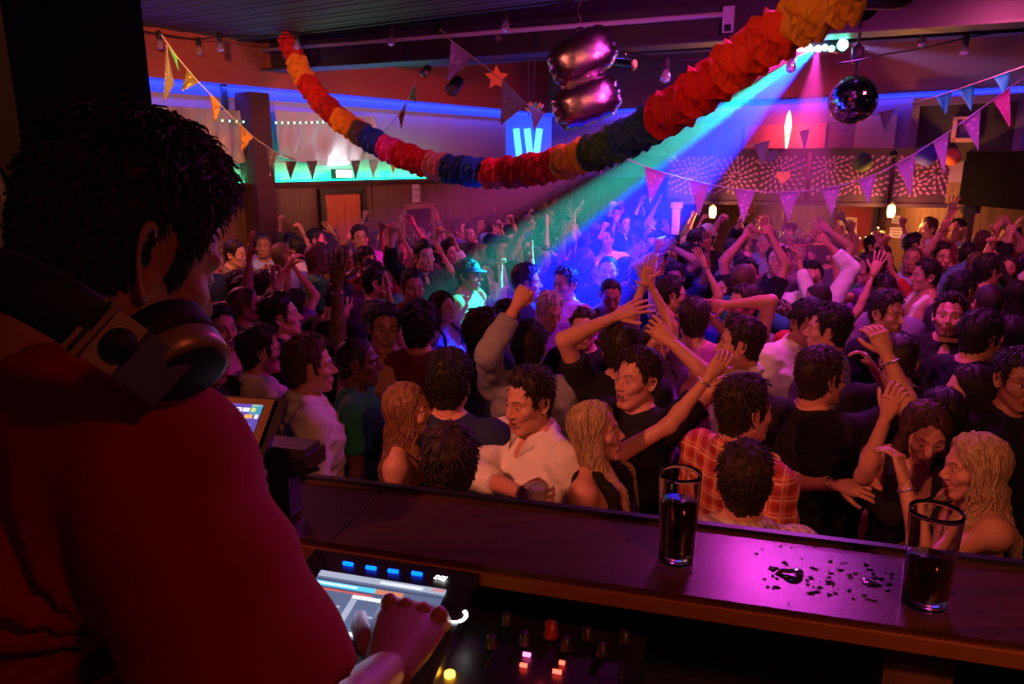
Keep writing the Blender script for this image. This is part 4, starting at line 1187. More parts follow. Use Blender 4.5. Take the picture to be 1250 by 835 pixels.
circ = lambda r, a0=0, a1=360, n=20: [(r * math.cos(math.radians(t)), r * math.sin(math.radians(t))) for t in np.linspace(a0, a1, n, endpoint=a1 - a0 < 360)]
def lantern(px, py, Z, r, m, label):
    p = at(px, py, Z); root = empty('paper_lantern', tuple(p)); mb = MB()
    prof = []
    for i in range(13):
        t = math.pi * i / 12; prof.append((max(.012, r * math.sin(t) * (1 + .03 * (i % 2))), -r * math.cos(t)))
    mb.lathe(prof, 18); mb.obj('shade', m, root); mb = MB(); mb.tube([(0, 0, r * .95), (0, 0, r * 1.25)], .004, 4); mb.obj('cord', MAT['black_matte'], root); tag(root, label, 'lantern')
lantern(1053, 198, 9.15, .115, MAT['paper_dgreen'], 'dark green paper lantern on the canopy below the pale poster')
lantern(1131, 190, 8.95, .125, MAT['paper_bluev'], 'blue-violet paper lantern on the canopy at its right end')
lantern(1162, 192, 8.9, .10, MAT['paper_orange'], 'orange paper lantern beside the blue-violet one on the canopy')
lantern(1091, 188, 9.0, .045, MAT['black_matte'], 'tiny black paper lantern on the canopy rail')

# ---------------------------------------------------------------- festoon strings with bulbs
mat('glass_clear', (.95, .9, .88), .05, trans=.85, ior=1.3); mat('cable', (.012, .012, .012), .6)
def festoon(pts, bulbs, label, rad=.007):
    pts = [np.array(p) for p in pts]; org = pts[0]; root = empty('festoon_string', tuple(org))
    out = []
    for a, b in zip(pts[:-1], pts[1:]):
        for t in np.linspace(0, 1, 7)[:-1]: out.append(a * (1 - t) + b * t - UP * .10 * np.linalg.norm(b - a) * .25 * 4 * t * (1 - t) * .5)
    out.append(pts[-1]); mb = MB(); mb.tube([p - org for p in out], rad, 5); mb.obj('cable', MAT['cable'], root)
    s0 = MB(); s0.lathe([(.010, .055), (.026, .045), (.028, -.02), (.022, -.03)], 10); sme = s0.mesh('socket', [MAT['cable']])
    g0 = MB(); g0.lathe([(.018, -.028), (.030, -.055), (.038, -.085), (.032, -.115), (.004, -.128)], 12); gme = g0.mesh('bulb', [MAT['glass_clear']])
    for b in bulbs:
        o = link('bulb', gme, root); o.location = tuple(np.array(b) - org); link('socket', sme, o)
    tag(root, label, 'string lights')
zc = 3.79
festoon([atz(150, 33, zc), atz(194, 41, zc), atz(242, 48, zc), atz(268, 44, zc), atz(362, 41, zc), atz(477, 33, zc), atz(617, 14, zc), atz(700, 1, zc)], [atz(194, 44, zc - .04), atz(242, 52, zc - .04), atz(268, 47, zc - .05), atz(362, 45, zc - .05), atz(477, 40, zc - .06), atz(617, 21, zc - .06)], 'black cable with clear bulbs along the edge of the boarded ceiling')
festoon([at(1020, 78, 6.0), at(1082, 66, 6.1), at(1179, 46, 6.3), at(1290, 22, 6.5)], [at(1179, 50, 6.3)], 'lower black cable with one clear bulb right of the disco ball')
festoon([at(1030, 52, 6.6), at(1127, 36, 6.7), at(1290, 6, 6.9)], [at(1127, 40, 6.7)], 'upper black cable with one clear bulb above the teal pennants')
festoon([at(760, 62, 5.6), at(813, 74, 5.4), at(967, 62, 5.2), at(1012, 40, 5.1)], [at(813, 79, 5.4), at(967, 66, 5.2)], 'black cable with two clear bulbs behind the red end of the garland')
# small spotlights clamped to the beam
def small_can(px, py, Z, tgt, label, m, length=.16, r=.05):
    p = at(px, py, Z); d = unit(np.array(tgt) - p); root = empty('spotlight_can', tuple(p))
    mb = MB(); mb.tube([-d * length * .6, -d * length * .5, d * length * .35, d * length * .4], [r * .5, r * .9, r, r * 1.05], 14); mb.obj('housing', m, root)
    mb = MB(); mb.tube([d * length * .385, d * length * .41], [r * .9, r * .9], 14); mb.obj('lens', MAT['glass_clear'], root)
    mb = MB(); mb.tube([(0, 0, r * .9), (0, 0, r * 2.2)], .008, 5); mb.obj('yoke', MAT['black_satin'], root)
    tag(root, label, 'spotlight')
small_can(608, 45, 7.6, (0, 4, 1), 'small purple-lit spotlight clamped on the conduit pipe', MAT['steel_dark'])
small_can(555, 105, 7.6, (-2, 5, 1), 'black spotlight hanging under the lettered pennant', MAT['black_satin'], .2, .07)
small_can(763, 78, 7.6, (3, 6, 3), 'long black spotlight right of the foil balloon', MAT['black_satin'], .3, .055)
small_can(520, 87, 8.6, (-2, 5, 1), 'small black spotlight under the beam at the red wall', MAT['black_satin'], .16, .05)
for loc, tgt, nm in LAMPS:
    root = empty('stage_lamp', loc); d = unit(np.array(tgt) - np.array(loc)); up_ = np.cross(np.cross(d, UP), d)
    mb = MB(); mb.tube([-d * .30, -d * .26, -d * .02, -d * .012], [.06, .10, .125, .13], 16); mb.obj('housing', MAT['black_satin'], root)
    mb = MB(); mb.tube([np.array([0, 0, .05]) - d * .12, np.array([0, 0, ZC - loc[2]]) - d * .12], .012, 6); mb.obj('hanger', MAT['black_satin'], root)
    tag(root, {'red_key': 'black stage lamp with red beam hung left of the booth', 'red_wall': 'black stage lamp with red beam turned to the left wall', 'red_fill': 'black stage lamp with red beam hung right of the booth', 'red_far': 'black stage lamp with red beam hung over the far crowd', 'red_right': 'black stage lamp with red beam hung before the bar', 'amber_wall': 'black stage lamp with amber beam turned to the orange door', 'magenta_up': 'black stage lamp with magenta light turned up to the beams', 'magenta_wash': 'black wash lamp with magenta light hung before the booth', 'booth_red': 'small red stage lamp behind the booth on the right', 'booth_back': 'small red stage lamp behind the booth on the left', 'magenta_top': 'black stage lamp with magenta beam hung over the dance floor', 'purple_back': 'black stage lamp with purple beam hung near the bar', 'rose_left': 'black stage lamp with rose beam hung by the left wall', 'blue_mid': 'black stage lamp with blue beam hung over the far dance floor'}.get(nm, 'black stage lamp ' + nm.replace('_', ' ') + ' hung from the ceiling'), 'stage lamp')

# ---------------------------------------------------------------- honeycomb paper garland
gp = [(351, 48, 8.0), (360, 72, 7.9), (372, 98, 7.75), (390, 122, 7.5), (415, 146, 7.2), (445, 166, 6.9), (480, 185, 6.55), (520, 200, 6.2), (560, 208, 5.9), (600, 212, 5.6), (640, 209, 5.3), (680, 201, 5.0), (720, 188, 4.65), (760, 172, 4.35), (800, 149, 4.05), (840, 122, 3.8), (880, 92, 3.6), (920, 62, 3.42), (960, 34, 3.28), (1000, 12, 3.18), (1046, -12, 3.08)]
GP = np.array([at(*q) for q in gp]); gx = np.array([q[0] for q in gp], float)
def gpos(x): return np.array([np.interp(x, gx, GP[:, i]) for i in range(3)])
gcol = dict(red=(.58, .02, .015), dred=(.40, .015, .02), orange=(.85, .30, .03), gold=(.70, .38, .03), dgreen=(.03, .10, .05), grey=(.12, .14, .10), blue=(.02, .12, .42), navy=(.015, .06, .16), magenta=(.62, .04, .28), dusty=(.45, .20, .16), rosered=(.8, .05, .05), rorange=(.72, .06, .015))
for n, c in gcol.items():
    m = mat('crepe_' + n, c, .75, spec=.2)
    b = m.node_tree.nodes['Principled BSDF']; b.inputs['Subsurface Weight'].default_value = 0
garl = empty('paper_garland', tuple(GP[0]))
gseg = [(350, 361, 'red', .95), (361, 374, 'orange', 1), (374, 397, 'red', 1), (397, 413, 'dred', 1), (413, 436, 'orange', 1), (436, 449, 'grey', 1), (449, 469, 'blue', 1), (469, 487, 'magenta', 1), (487, 525, 'dred', 1), (525, 546, 'dusty', 1), (546, 572, 'navy', 1), (572, 595, 'blue', 1), (595, 620, 'rosered', 1), (620, 648, 'dred', 1), (648, 684, 'red', 1), (684, 718, 'gold', 1), (718, 758, 'dgreen', 1), (758, 802, 'navy', 1), (802, 838, 'dred', 1.05), (838, 882, 'red', 1.05), (882, 925, 'rorange', 1.05), (925, 962, 'rorange', 1.05), (962, 1004, 'gold', 1.05), (1004, 1046, 'gold', 1.05)]
for (x0, x1, c, rs) in gseg:
    Lw = np.linalg.norm(gpos(x1) - gpos(x0)); pl = max(2, int(round(Lw / .075))); ns = pl * 4 + 1; na_ = 20
    v = []; R0 = .112 * rs
    for i in range(ns):
        t = i / (ns - 1); x = x0 + (x1 - x0) * t; p = gpos(x); tg = unit(gpos(x + .6) - gpos(x - .6))
        sx = unit(np.cross(tg, UP)); sy = np.cross(sx, tg)
        ph = (i % 4) / 4.0
        for k in range(na_):
            a = 2 * math.pi * k / na_
            pleat = [.74, .92, 1.04, .92][i % 4]
            fl_ = 1 + .10 * math.cos(5 * a + (i // 4) * 1.9) * (1 if i % 4 == 2 else .4) + rngd.normal(0, .02)
            r = R0 * pleat * fl_
            sh = .018 * math.sin(4 * a + i * .8)
            v.append(p + sx * r * math.cos(a) + sy * r * math.sin(a) + tg * sh)
    f = [(i * na_ + k, i * na_ + (k + 1) % na_, (i + 1) * na_ + (k + 1) % na_, (i + 1) * na_ + k) for i in range(ns - 1) for k in range(na_)]
    f += [tuple(range(na_ - 1, -1, -1)), tuple((ns - 1) * na_ + k for k in range(na_))]
    MB().add(np.array(v) - GP[0], f).obj('paper_segment', MAT['crepe_' + c], garl, smooth=False)
hk = MB(); hk.tube([(0, 0, .05), (0, 0, .25), (.02, 0, .34)], .006, 5); hk.obj('hook', MAT['black_satin'], garl)
hk = MB(); hk.tube([GP[-1] - GP[0], GP[-1] - GP[0] + np.array([.12, 0, ZL - GP[-1][2]])], .004, 5); hk.obj('cord', MAT['cable'], garl)
tag(garl, 'long multicoloured honeycomb paper garland sagging across the hall', 'garland')

# ---------------------------------------------------------------- bunting
def pennant_mat(name, c, dots=None):
    m, nt, b = nodes(name)
    b.inputs['Roughness'].default_value = .7; b.inputs['Base Color'].default_value = (*c, 1)
    if dots:
        tc = nt.nodes.new('ShaderNodeTexCoord'); vo = nt.nodes.new('ShaderNodeTexVoronoi'); vo.inputs['Scale'].default_value = 24
        nt.links.new(tc.outputs['Object'], vo.inputs['Vector'])
        lt = nt.nodes.new('ShaderNodeMath'); lt.operation = 'LESS_THAN'; lt.inputs[1].default_value = .24; nt.links.new(vo.outputs['Distance'], lt.inputs[0])
        mx = nt.nodes.new('ShaderNodeMix'); mx.data_type = 'RGBA'; mx.inputs[6].default_value = (*c, 1); mx.inputs[7].default_value = (*dots, 1); nt.links.new(lt.outputs[0], mx.inputs[0]); nt.links.new(mx.outputs[2], b.inputs['Base Color'])
    MAT[name] = m; return m
pennant_mat('pen_lilac', (.42, .34, .48), (.75, .66, .72)); pennant_mat('pen_plain', (.36, .30, .50)); pennant_mat('pen_teal', (.0, .34, .48)); pennant_mat('pen_pink', (.85, .22, .35), (.95, .6, .6)); pennant_mat('pen_olive', (.12, .10, .02), (.62, .50, .12)); pennant_mat('pen_green', (.04, .45, .10)); pennant_mat('pen_orange', (.45, .20, .03), (.05, .03, .01)); pennant_mat('pen_dark', (.05, .035, .02), (.5, .2, .05)); pennant_mat('pen_grey', (.20, .21, .16), (.4, .4, .3)); pennant_mat('pen_letter', (.26, .20, .42))
def bunting(name, string, flags, label, sr=.0035, scol=None):
    """string: list of (px,py,Z); flags: (px of left corner, px right corner, px tip, py tip, material)"""
    S_ = [np.array(at(*q)) for q in string]; org = S_[0]; root = empty(name, tuple(org))
    mb = MB(); mb.tube([p - org for p in S_], sr, 5); mb.obj('string', scol or MAT['pipe_pale'], root)
    xs = np.array([q[0] for q in string], float); o_ = np.argsort(xs)
    ysx = np.array([q[1] for q in string], float)[o_]; zsx = np.array([q[2] for q in string], float)[o_]; xs = xs[o_]
    def P(x): return np.array(at(x, np.interp(x, xs, ysx), np.interp(x, xs, zsx)))
    for i, (xa, xb, xt, yt, m) in enumerate(flags):
        a, b = P(xa), P(xb); Zt = np.interp((xa + xb) / 2, xs, zsx); t = np.array(at(xt, yt, Zt * 1.0))
        nn = unit(np.cross(b - a, t - a)); mid = lambda u, v: (a * (1 - u) + b * u) * (1 - v) + t * v
        n1 = 6; V = []; 
        for j in range(n1):
            w = j / (n1 - 1)
            for k in range(5):
                u = k / 4; V.append(mid(u, w * .985) + nn * (.012 * math.sin(u * 5 + i * 2 + w * 3) * w))
        V = np.array(V); Nn = len(V); V = np.vstack([V + nn * .0015, V - nn * .0015]) - org
        f = [(j * 5 + k, j * 5 + k + 1, (j + 1) * 5 + k + 1, (j + 1) * 5 + k) for j in range(n1 - 1) for k in range(4)]
        f += [tuple(Nn + q for q in reversed(p)) for p in f]
        ring = [k for k in range(5)] + [(j + 1) * 5 - 1 for j in range(1, n1)] + [(n1 - 1) * 5 + k for k in range(3, -1, -1)] + [j * 5 for j in range(n1 - 2, 0, -1)]
        f += [(ring[q], ring[(q + 1) % len(ring)], Nn + ring[(q + 1) % len(ring)], Nn + ring[q]) for q in range(len(ring))]
        MB().add(V, f).obj('pennant', MAT[m], root)
    tag(root, label, 'bunting'); return root
bunting('bunting', [(724, 168, 5.6), (760, 192, 5.7), (800, 208, 5.8), (850, 222, 5.9), (900, 231, 5.9), (940, 235, 5.9), (985, 233, 5.8), (1030, 226, 5.7), (1075, 211, 5.5), (1120, 186, 5.3), (1160, 160, 5.1), (1200, 131, 4.95), (1262, 86, 4.7)],
        [(727, 748, 733, 214, 'pen_lilac'), (787, 814, 793, 250, 'pen_lilac'), (840, 866, 853, 264, 'pen_lilac'), (897, 922, 907, 273, 'pen_lilac'), (950, 976, 962, 271, 'pen_lilac'), (1002, 1026, 1015, 266, 'pen_lilac'), (1048, 1070, 1060, 250, 'pen_lilac'), (1094, 1117, 1112, 239, 'pen_lilac'), (1139, 1158, 1154, 214, 'pen_lilac'), (1175, 1197, 1194, 185, 'pen_lilac'), (1212, 1233, 1233, 155, 'pen_pink')],
        'long string of spotted lilac pennants swooping in front of the bar', .004)
bunting('bunting', [(1095, 130, 6.0), (1143, 118, 5.8), (1190, 102, 5.6), (1250, 81, 5.4)], [(1142, 1163, 1154, 140, 'pen_teal'), (1169, 1190, 1186, 136, 'pen_teal'), (1213, 1234, 1227, 118, 'pen_teal')], 'short string of plain teal pennants at the right of the hall', .004)
bunting('bunting', [(905, 180, 9.2), (940, 172, 9.1), (985, 158, 9.0), (1030, 148, 8.8), (1098, 132, 8.6)], [(920, 940, 930, 205, 'pen_plain'), (976, 989, 982, 185, 'pen_plain'), (1073, 1092, 1081, 162, 'pen_plain')], 'faint string of violet pennants on the wall behind the disco ball', .004)
bunting('bunting', [(197, 42, 5.6), (215, 68, 5.6), (240, 98, 5.7), (262, 120, 5.8), (285, 145, 5.9), (310, 168, 6.0), (335, 185, 6.2), (360, 195, 6.4)], [(204, 216, 218, 87, 'pen_green'), (228, 243, 221, 112, 'pen_olive'), (255, 270, 262, 150, 'pen_orange'), (293, 309, 295, 186, 'pen_orange'), (326, 340, 330, 215, 'pen_grey')], 'string of small green and orange pennants descending beside the man\'s head', .004)
bunting('bunting', [(204, 55, 6.0), (206, 90, 6.05), (208, 103, 6.1)], [(203, 213, 199, 126, 'pen_grey')], 'single grey pennant dangling on a thread above the man\'s hair', .003)
bunting('bunting', [(320, 199, 8.6), (370, 196, 8.8), (430, 196, 9.3), (480, 192, 9.8), (525, 190, 10.3)], [(348, 362, 355, 220, 'pen_dark'), (374, 388, 381, 220, 'pen_dark'), (428, 440, 434, 219, 'pen_dark'), (450, 463, 456, 217, 'pen_grey'), (474, 486, 480, 214, 'pen_orange'), (500, 512, 506, 213, 'pen_dark')], 'string of dark spotted pennants along the green-lit ledge', .004)
bunting('bunting', [(470, 160, 8.0), (492, 134, 8.0), (508, 97, 8.0)], [(486, 497, 490, 158, 'pen_olive'), (499, 506, 508, 126, 'pen_green')], 'pair of tiny green pennants hanging from the beam in front of the blue strip', .003)
rt = bunting('bunting', [(537, 35, 6.6), (551, 50, 6.6), (583, 74, 6.5), (616, 100, 6.4), (644, 128, 6.3), (668, 140, 6.3)], [(551, 580, 546, 98, 'pen_letter'), (613, 643, 611, 153, 'pen_letter'), (646, 664, 652, 160, 'pen_plain')], 'string of large lilac pennants with pale scrolls left of the foil balloon', .005)
# pale scroll ornament on the two large pennants
for (cx, cy) in ((558, 72), (622, 120)):
    for q in range(2):
        pts = [at(cx + (q * 8 - 3) + 5 * math.cos(t) * (1 - .08 * i), cy + q * 6 + 5 * math.sin(t), 6.42 if cx < 600 else 6.28) for i, t in enumerate(np.linspace(.6, 5.2, 9))]
        mb = MB(); mb.tube([p - np.array(rt.location) for p in pts], .0035, 5); mb.obj('scroll', MAT['pipe_pale'], rt)

# ---------------------------------------------------------------- blue lantern box
p = at(645, 170, 8.2); bl = empty('box_lantern', tuple(p)); mat('lantern_blue', (.02, .10, .7), .5, emit=(.0, .12, 1), es=.55); mat('lantern_core', (.1, .5, .9), .5, emit=(.05, .45, 1), es=2.6)
mb = MB(); mb.box((0, 0, 0), (.50, .30, .46)); mb.obj('shade', MAT['lantern_blue'], bl, smooth=False)
mb = MB()
for dx in (-.12, .0, .10): mb.box((dx, -.155, -.04), (.07, .012, .30), np.array(Euler((0, .12 * (1 if dx > 0 else -1), 0)).to_matrix()))
mb.obj('glowing_panel', MAT['lantern_core'], bl, smooth=False)
mb = MB(); mb.tube([(0, 0, .23), (0, 0, ZC - p[2])], .006, 5); mb.obj('cord', MAT['cable'], bl); tag(bl, 'glowing blue box lantern hanging left of the foil balloon', 'lantern')
point('lantern_glow', p + np.array([0, -.35, .02]), 8, (.02, .10, 1), .1)
p = at(652, 133, 7.9); tf = empty('tissue_pompom', tuple(p))
for i in range(12):
    a = (i - 5.5) * .26; mb = MB(); d = np.array([math.sin(a), -.3, .55 + .3 * math.cos(a)]); d = unit(d)
    mb.tube([(d * t * .13 * 1.0) + np.array([.02 * math.sin(i), 0, -.05]) for t in (0, .4, .8, 1)], [[.008, .008], [.022, .010], [.026, .010], [.006, .004]], 6)
    mb.obj('ribbon', [MAT['crepe_orange'], MAT['pen_green'], MAT['crepe_gold'], MAT['paper_rose'], MAT['paper_white']][i % 5], tf)
mb = MB(); mb.tube([(0, 0, 0), (0, 0, ZC - p[2])], .004, 5); mb.obj('cord', MAT['cable'], tf); tag(tf, 'striped multicoloured tissue pompom above the blue box lantern', 'pompom')
p = at(606, 95, 7.9); pa = empty('paper_star', tuple(p)); 
star = [(.13 * (1 if k % 2 == 0 else .5) * math.cos(math.pi * k / 5 + .3), .13 * (1 if k % 2 == 0 else .5) * math.sin(math.pi * k / 5 + .3)) for k in range(10)]
mb = MB(); mb.prism([np.array([a, 0, b]) for a, b in star], .03); mb.obj('star', MAT['crepe_orange'], pa, smooth=False); mb = MB(); mb.tube([(0, 0, .08), (0, 0, ZC - p[2])], .003, 4); mb.obj('cord', MAT['cable'], pa); tag(pa, 'orange paper star hanging between the two lilac pennants', 'paper star')

# ---------------------------------------------------------------- foil number balloon
mat('foil', (.34, .27, .31), .27, 1.0, bump=.35, bscale=9)
bc = at(711, 98, 5.4); fbn = empty('foil_balloon', tuple(bc))
F = Field((-.36, -.24, -.50), (.36, .24, .50), .014)
def pil(c, hx, hz, rot, dep):
    c_, s_ = math.cos(rot), math.sin(rot)
    def fn(P):
        x = P[..., 0] - c[0]; z = P[..., 2] - c[1]; y = P[..., 1]
        u = x * c_ + z * s_; w = -x * s_ + z * c_
        q = ((np.abs(u) / hx) ** 3.2 + (np.abs(w) / hz) ** 3.2) ** (1 / 3.2)
        a = np.arctan2(w / hz, u / hx)
        crink = .035 * np.sin(14 * a) * np.clip(q, 0, 1) ** 4
        prof = dep * np.sqrt(np.clip(1 - np.clip(q + crink, 0, 1) ** 2.6, 0, 1))
        return np.where(q < 1, np.abs(y) - prof, np.sqrt((np.maximum(q - 1, 0) * min(hx, hz)) ** 2 + y * y)) * .55
    return fn
rt_ = math.radians(28)
F.union(pil((-.005, .165), .255, .165, rt_, .13), (-.36, -.2, -.5), (.36, .2, .5), .012)
F.union(pil((.035, -.150), .255, .165, rt_ * .8, .13), (-.36, -.2, -.5), (.36, .2, .5), .012)
V, Q = F.net(); o = MB().add(V, Q).obj('foil_body', MAT['foil'], fbn)
mb = MB(); mb.tube([(-.02, 0, .30), (-.03, 0, .36)], [.012, .03], 8); mb.obj('valve_tail', MAT['foil'], fbn)
mb = MB(); mb.tube([(-.03 + .012 * math.sin(i * 1.7), .0, (.34 + i * .05)) for i in range(9)], [[.010, .002]] * 9, 6); mb.obj('ribbon', mat('ribbon_pink', (.8, .15, .35), .3), fbn)
tag(fbn, 'big crinkled foil number balloon reflecting pink and red light', 'balloon')

# ---------------------------------------------------------------- disco ball and moving lights
p = at(1041, 122, 6.3); R = 28.5 / 900 * 6.3; db = empty('disco_ball', tuple(p))
mat('mirror_tile', (.45, .60, .66), .06, 1.0); V = []; f = []
rows = 22
for i in range(rows):
    e0_, e1_ = -math.pi / 2 + math.pi * i / rows, -math.pi / 2 + math.pi * (i + 1) / rows; em = (e0_ + e1_) / 2; cnt = max(4, int(round(2 * rows * math.cos(em))))
    for k in range(cnt):
        a0, a1 = 2 * math.pi * k / cnt, 2 * math.pi * (k + 1) / cnt; da = (a1 - a0) * .04; de = (e1_ - e0_) * .04
        b = len(V)
        jit = rngd.normal(0, .006, 3)
        for (a, e) in ((a0 + da, e0_ + de), (a1 - da, e0_ + de), (a1 - da, e1_ - de), (a0 + da, e1_ - de)):
            V.append(np.array([math.cos(e) * math.cos(a), math.cos(e) * math.sin(a), math.sin(e)]) * R * (1 + rngd.normal(0, .0015)))
        f.append((b, b + 1, b + 2, b + 3))
o = MB().add(V, f).obj('mirror_tiles', MAT['mirror_tile'], db, smooth=False); o['kind'] = 'stuff'
mb = MB(); mb.sphere((0, 0, 0), R * .985, 24); mb.obj('core', MAT['black_satin'], db)
mb = MB(); mb.lathe([(.012, R * .97), (.012, R + .10), (.045, R + .10), (.05, R + .22), (.02, R + .24), (.012, R + .26), (.012, 4.2 - p[2])], 12); mb.obj('motor', MAT['steel_dark'], db)
tag(db, 'mirrored disco ball hanging from a motor on the right', 'disco ball')
HEAD = at(995, 57, 6.6); HEAD2 = at(1028, 55, 6.6)
mat('lens_white', (1, .9, 1), .3, emit=(1, .75, 1), es=40); mat('lens_teal', (.1, 1, .7), .3, emit=(.1, 1, .6), es=30); mat('lens_blue', (.1, .1, 1), .3, emit=(.15, .2, 1), es=40); mat('lens_pink', (1, .1, .6), .3, emit=(1, .15, .6), es=40)
eb = empty('effect_light', tuple(HEAD)); mb = MB(); mb.box((0, .10, .03), (.40, .14, .13)); mb.obj('housing', MAT['black_satin'], eb, smooth=False)
mb = MB(); mb.tube([(0, .06, .08), (0, .06, ZC - HEAD[2])], .014, 6); mb.obj('hanger', MAT['black_satin'], eb)
for i, (dx, m) in enumerate(((-.14, 'lens_pink'), (-.06, 'lens_white'), (.02, 'lens_white'), (.08, 'lens_blue'), (.14, 'lens_teal'))):
    mb = MB(); mb.lathe([(.002, .0), (.024, -.004), (.028, .01)], 12); o = mb.obj('lens', MAT[m], eb); o.location = (dx, -.012, -.02 + .01 * (i % 2)); o.rotation_euler = (math.radians(-75 + 165), 0, 0)
tag(eb, 'bright multi-lens effect light hung beside the disco ball', 'effect light')
eg = empty('effect_light', tuple(HEAD2)); mb = MB(); mb.tube([(0, .14, .0), (0, .10, 0), (0, 0, 0), (0, -.01, 0)], [.03, .06, .065, .06], 14); mb.obj('housing', MAT['black_satin'], eg); mb = MB(); mb.sphere((0, -.012, 0), (.05, .012, .05), 12); mb.obj('lens', MAT['lens_teal'], eg)
mb = MB(); mb.tube([(0, .06, .05), (0, .06, ZC - HEAD2[2])], .010, 6); mb.obj('hanger', MAT['black_satin'], eg); tag(eg, 'single green effect light just left of the disco ball motor', 'effect light')

# ---------------------------------------------------------------- light shafts in the haze
def shaft(tgt, col, watts, r0, r1, dens, label, aniso=.3, vcol=(1, 1, 1), L=None, org=None):
    org = np.array(HEAD if org is None else org); tgt = np.array(tgt); d = unit(tgt - org); L = L or np.linalg.norm(tgt - org)
    org = org + d * .05 - np.array([0, .06, 0])
    if d[2] < -.1: L = (org[2] - .7) / -d[2]; 
    for nn_ in (N1, N2):
        dn_ = d @ nn_
        if dn_ < 0: L = min(L, ((org - K) @ nn_ - .25) / -dn_)
    r1 = r1 * L / np.linalg.norm(tgt - org)
    mb = MB(); v, f = tube_geo([org + d * L * t for t in np.linspace(0, 1, 6)], np.interp(np.linspace(0, 1, 6), [0, 1], [r0, r1]), 24); mb.add(v, f)
    m = bpy.data.materials.new('haze'); m.use_nodes = True; nt = m.node_tree; nt.nodes.clear()
    out = nt.nodes.new('ShaderNodeOutputMaterial'); vs = nt.nodes.new('ShaderNodeVolumeScatter'); vs.inputs['Color'].default_value = (*vcol, 1); vs.inputs['Density'].default_value = dens; vs.inputs['Anisotropy'].default_value = aniso
    nt.links.new(vs.outputs[0], out.inputs['Volume'])
    o = mb.obj('haze_shaft', m); tag(o, label, 'light shaft', kind='stuff')
    ang = 2 * math.degrees(math.atan2(r1 - r0, L)); ap = org - d * (r0 / max((r1 - r0) / L, 1e-3)) * .9
    spot('shaft_light', tuple(org - d * .0), tuple(tgt), watts, col, ang * 1.02 + 2 * math.degrees(r0 / L), .55, .02)
shaft(at(592, 338, 5.9), (.0, .85, .70), 13000, .05, .25, .09, 'teal shaft of light slanting down through the haze')
shaft(at(712, 345, 5.7), (.0, .012, 1), 75000, .07, .40, .07, 'broad blue shaft of light slanting down through the haze')
shaft(at(540, 268, 8.0), (1, .02, .30), 6000, .05, .36, .16, 'faint magenta shaft of light above the teal one')
shaft(at(980, 215, 6.5), (1, .04, .55), 1100, .05, .30, .06, 'soft pink shaft of light falling straight down in the haze')
shaft(at(1262, 98, 7.4), (.45, .25, 1), 1500, .03, .22, .08, 'thin pale violet shaft of light pointing right', org=HEAD2)
# ---------------------------------------------------------------- DJ booth
F0 = np.array([-.3246, 1.128, 0]); e1r = unit([1.0, -.2745, 0]); e2r = np.array([-e1r[1], e1r[0], 0]); ZR = 1.88; WR = .215
def rp(s, t, z): return F0 + e1r * s + e2r * t + UP * z
RR = rotm(e1r)
def rbox(mb, s0, s1, t0, t1, z0, z1, m=0): mb.box(rp((s0 + s1) / 2, (t0 + t1) / 2, (z0 + z1) / 2), (abs(s1 - s0), abs(t1 - t0), abs(z1 - z0)), RR, m)
mb = MB(); rbox(mb, -1.6, 2.2, -2.6, WR, 0, .8); o = mb.obj('booth_platform', MAT['black_matte'], smooth=False); tag(o, 'black raised platform of the booth', 'platform', kind='structure')
bar = empty('booth_rail', (0, 0, 0))
cuts = [-.75, .02, 1.75]
for a, b in zip(cuts[:-1], cuts[1:]):
    mb = MB(); rbox(mb, a + .0012, b - .0012, 0, WR, ZR - .032, ZR); mb.obj('plank', MAT['rail_wood'], bar, smooth=False)
mb = MB(); rbox(mb, -.75, 1.75, WR, WR + .014, ZR - .04, ZR + .008); mb.obj('back_lip', MAT['black_satin'], bar, smooth=False)
mb = MB(); rbox(mb, -.75, 1.75, -.006, 0, ZR - .034, ZR - .012); mb.obj('front_trim', MAT['trim_copper'], bar, smooth=False)
mb = MB(); rbox(mb, -.75, 1.75, .10, .14, .8, ZR - .032); mb.obj('front_board', MAT['black_matte'], bar, smooth=False)
for s in (.93,):
    mb = MB(); rbox(mb, s - .045, s + .045, .03, .10, .8, ZR - .032); mb.obj('post', MAT['bar_wood'], bar, smooth=False)
tag(bar, 'dark varnished wooden rail of the booth carrying the glasses', 'rail')
# wet ring and drops on the rail
mat('wet', (.012, .004, .012), .04, spec=.8)
def blob(s, t, r, seed, n=26, flat=.0012):
    rg = np.random.default_rng(seed); ph = rg.uniform(0, 6.28, 4); ol = []
    for k in range(n):
        a = 2 * math.pi * k / n; q = r * (1 + .18 * math.sin(2 * a + ph[0]) + .14 * math.sin(3 * a + ph[1]) + .08 * math.sin(5 * a + ph[2])); ol.append((q * math.cos(a) * 1.15, q * math.sin(a)))
    v = [rp(s + a, t + b, ZR + .0002) for a, b in ol] + [rp(s + a * .8, t + b * .8, ZR + flat) for a, b in ol] + [rp(s, t, ZR + flat * 1.1)]
    f = [(k, (k + 1) % n, n + (k + 1) % n, n + k) for k in range(n)] + [(n + k, n + (k + 1) % n, 2 * n) for k in range(n)]
    return v, f
def onrail(px, py): p = atz(px, py, ZR); return (p - F0) @ e1r, (p - F0) @ e2r
for i, (px, py, r, lb) in enumerate(((965, 702, .020, 'large puddle of spilled drink on the rail between the glasses'), (1062, 712, .012, 'smaller puddle of spilled drink beside the right glass'))):
    s, t = onrail(px, py); mb = MB(); v, f = blob(s, t, r, 5 + i); mb.add(v, f)
    v, f = blob(s - .026, t + .010, r * .3, 50 + i, 14); mb.add(v, f)
    o = mb.obj('puddle', MAT['wet']); tag(o, lb, 'puddle')
mb = MB(); rg = np.random.default_rng(4)
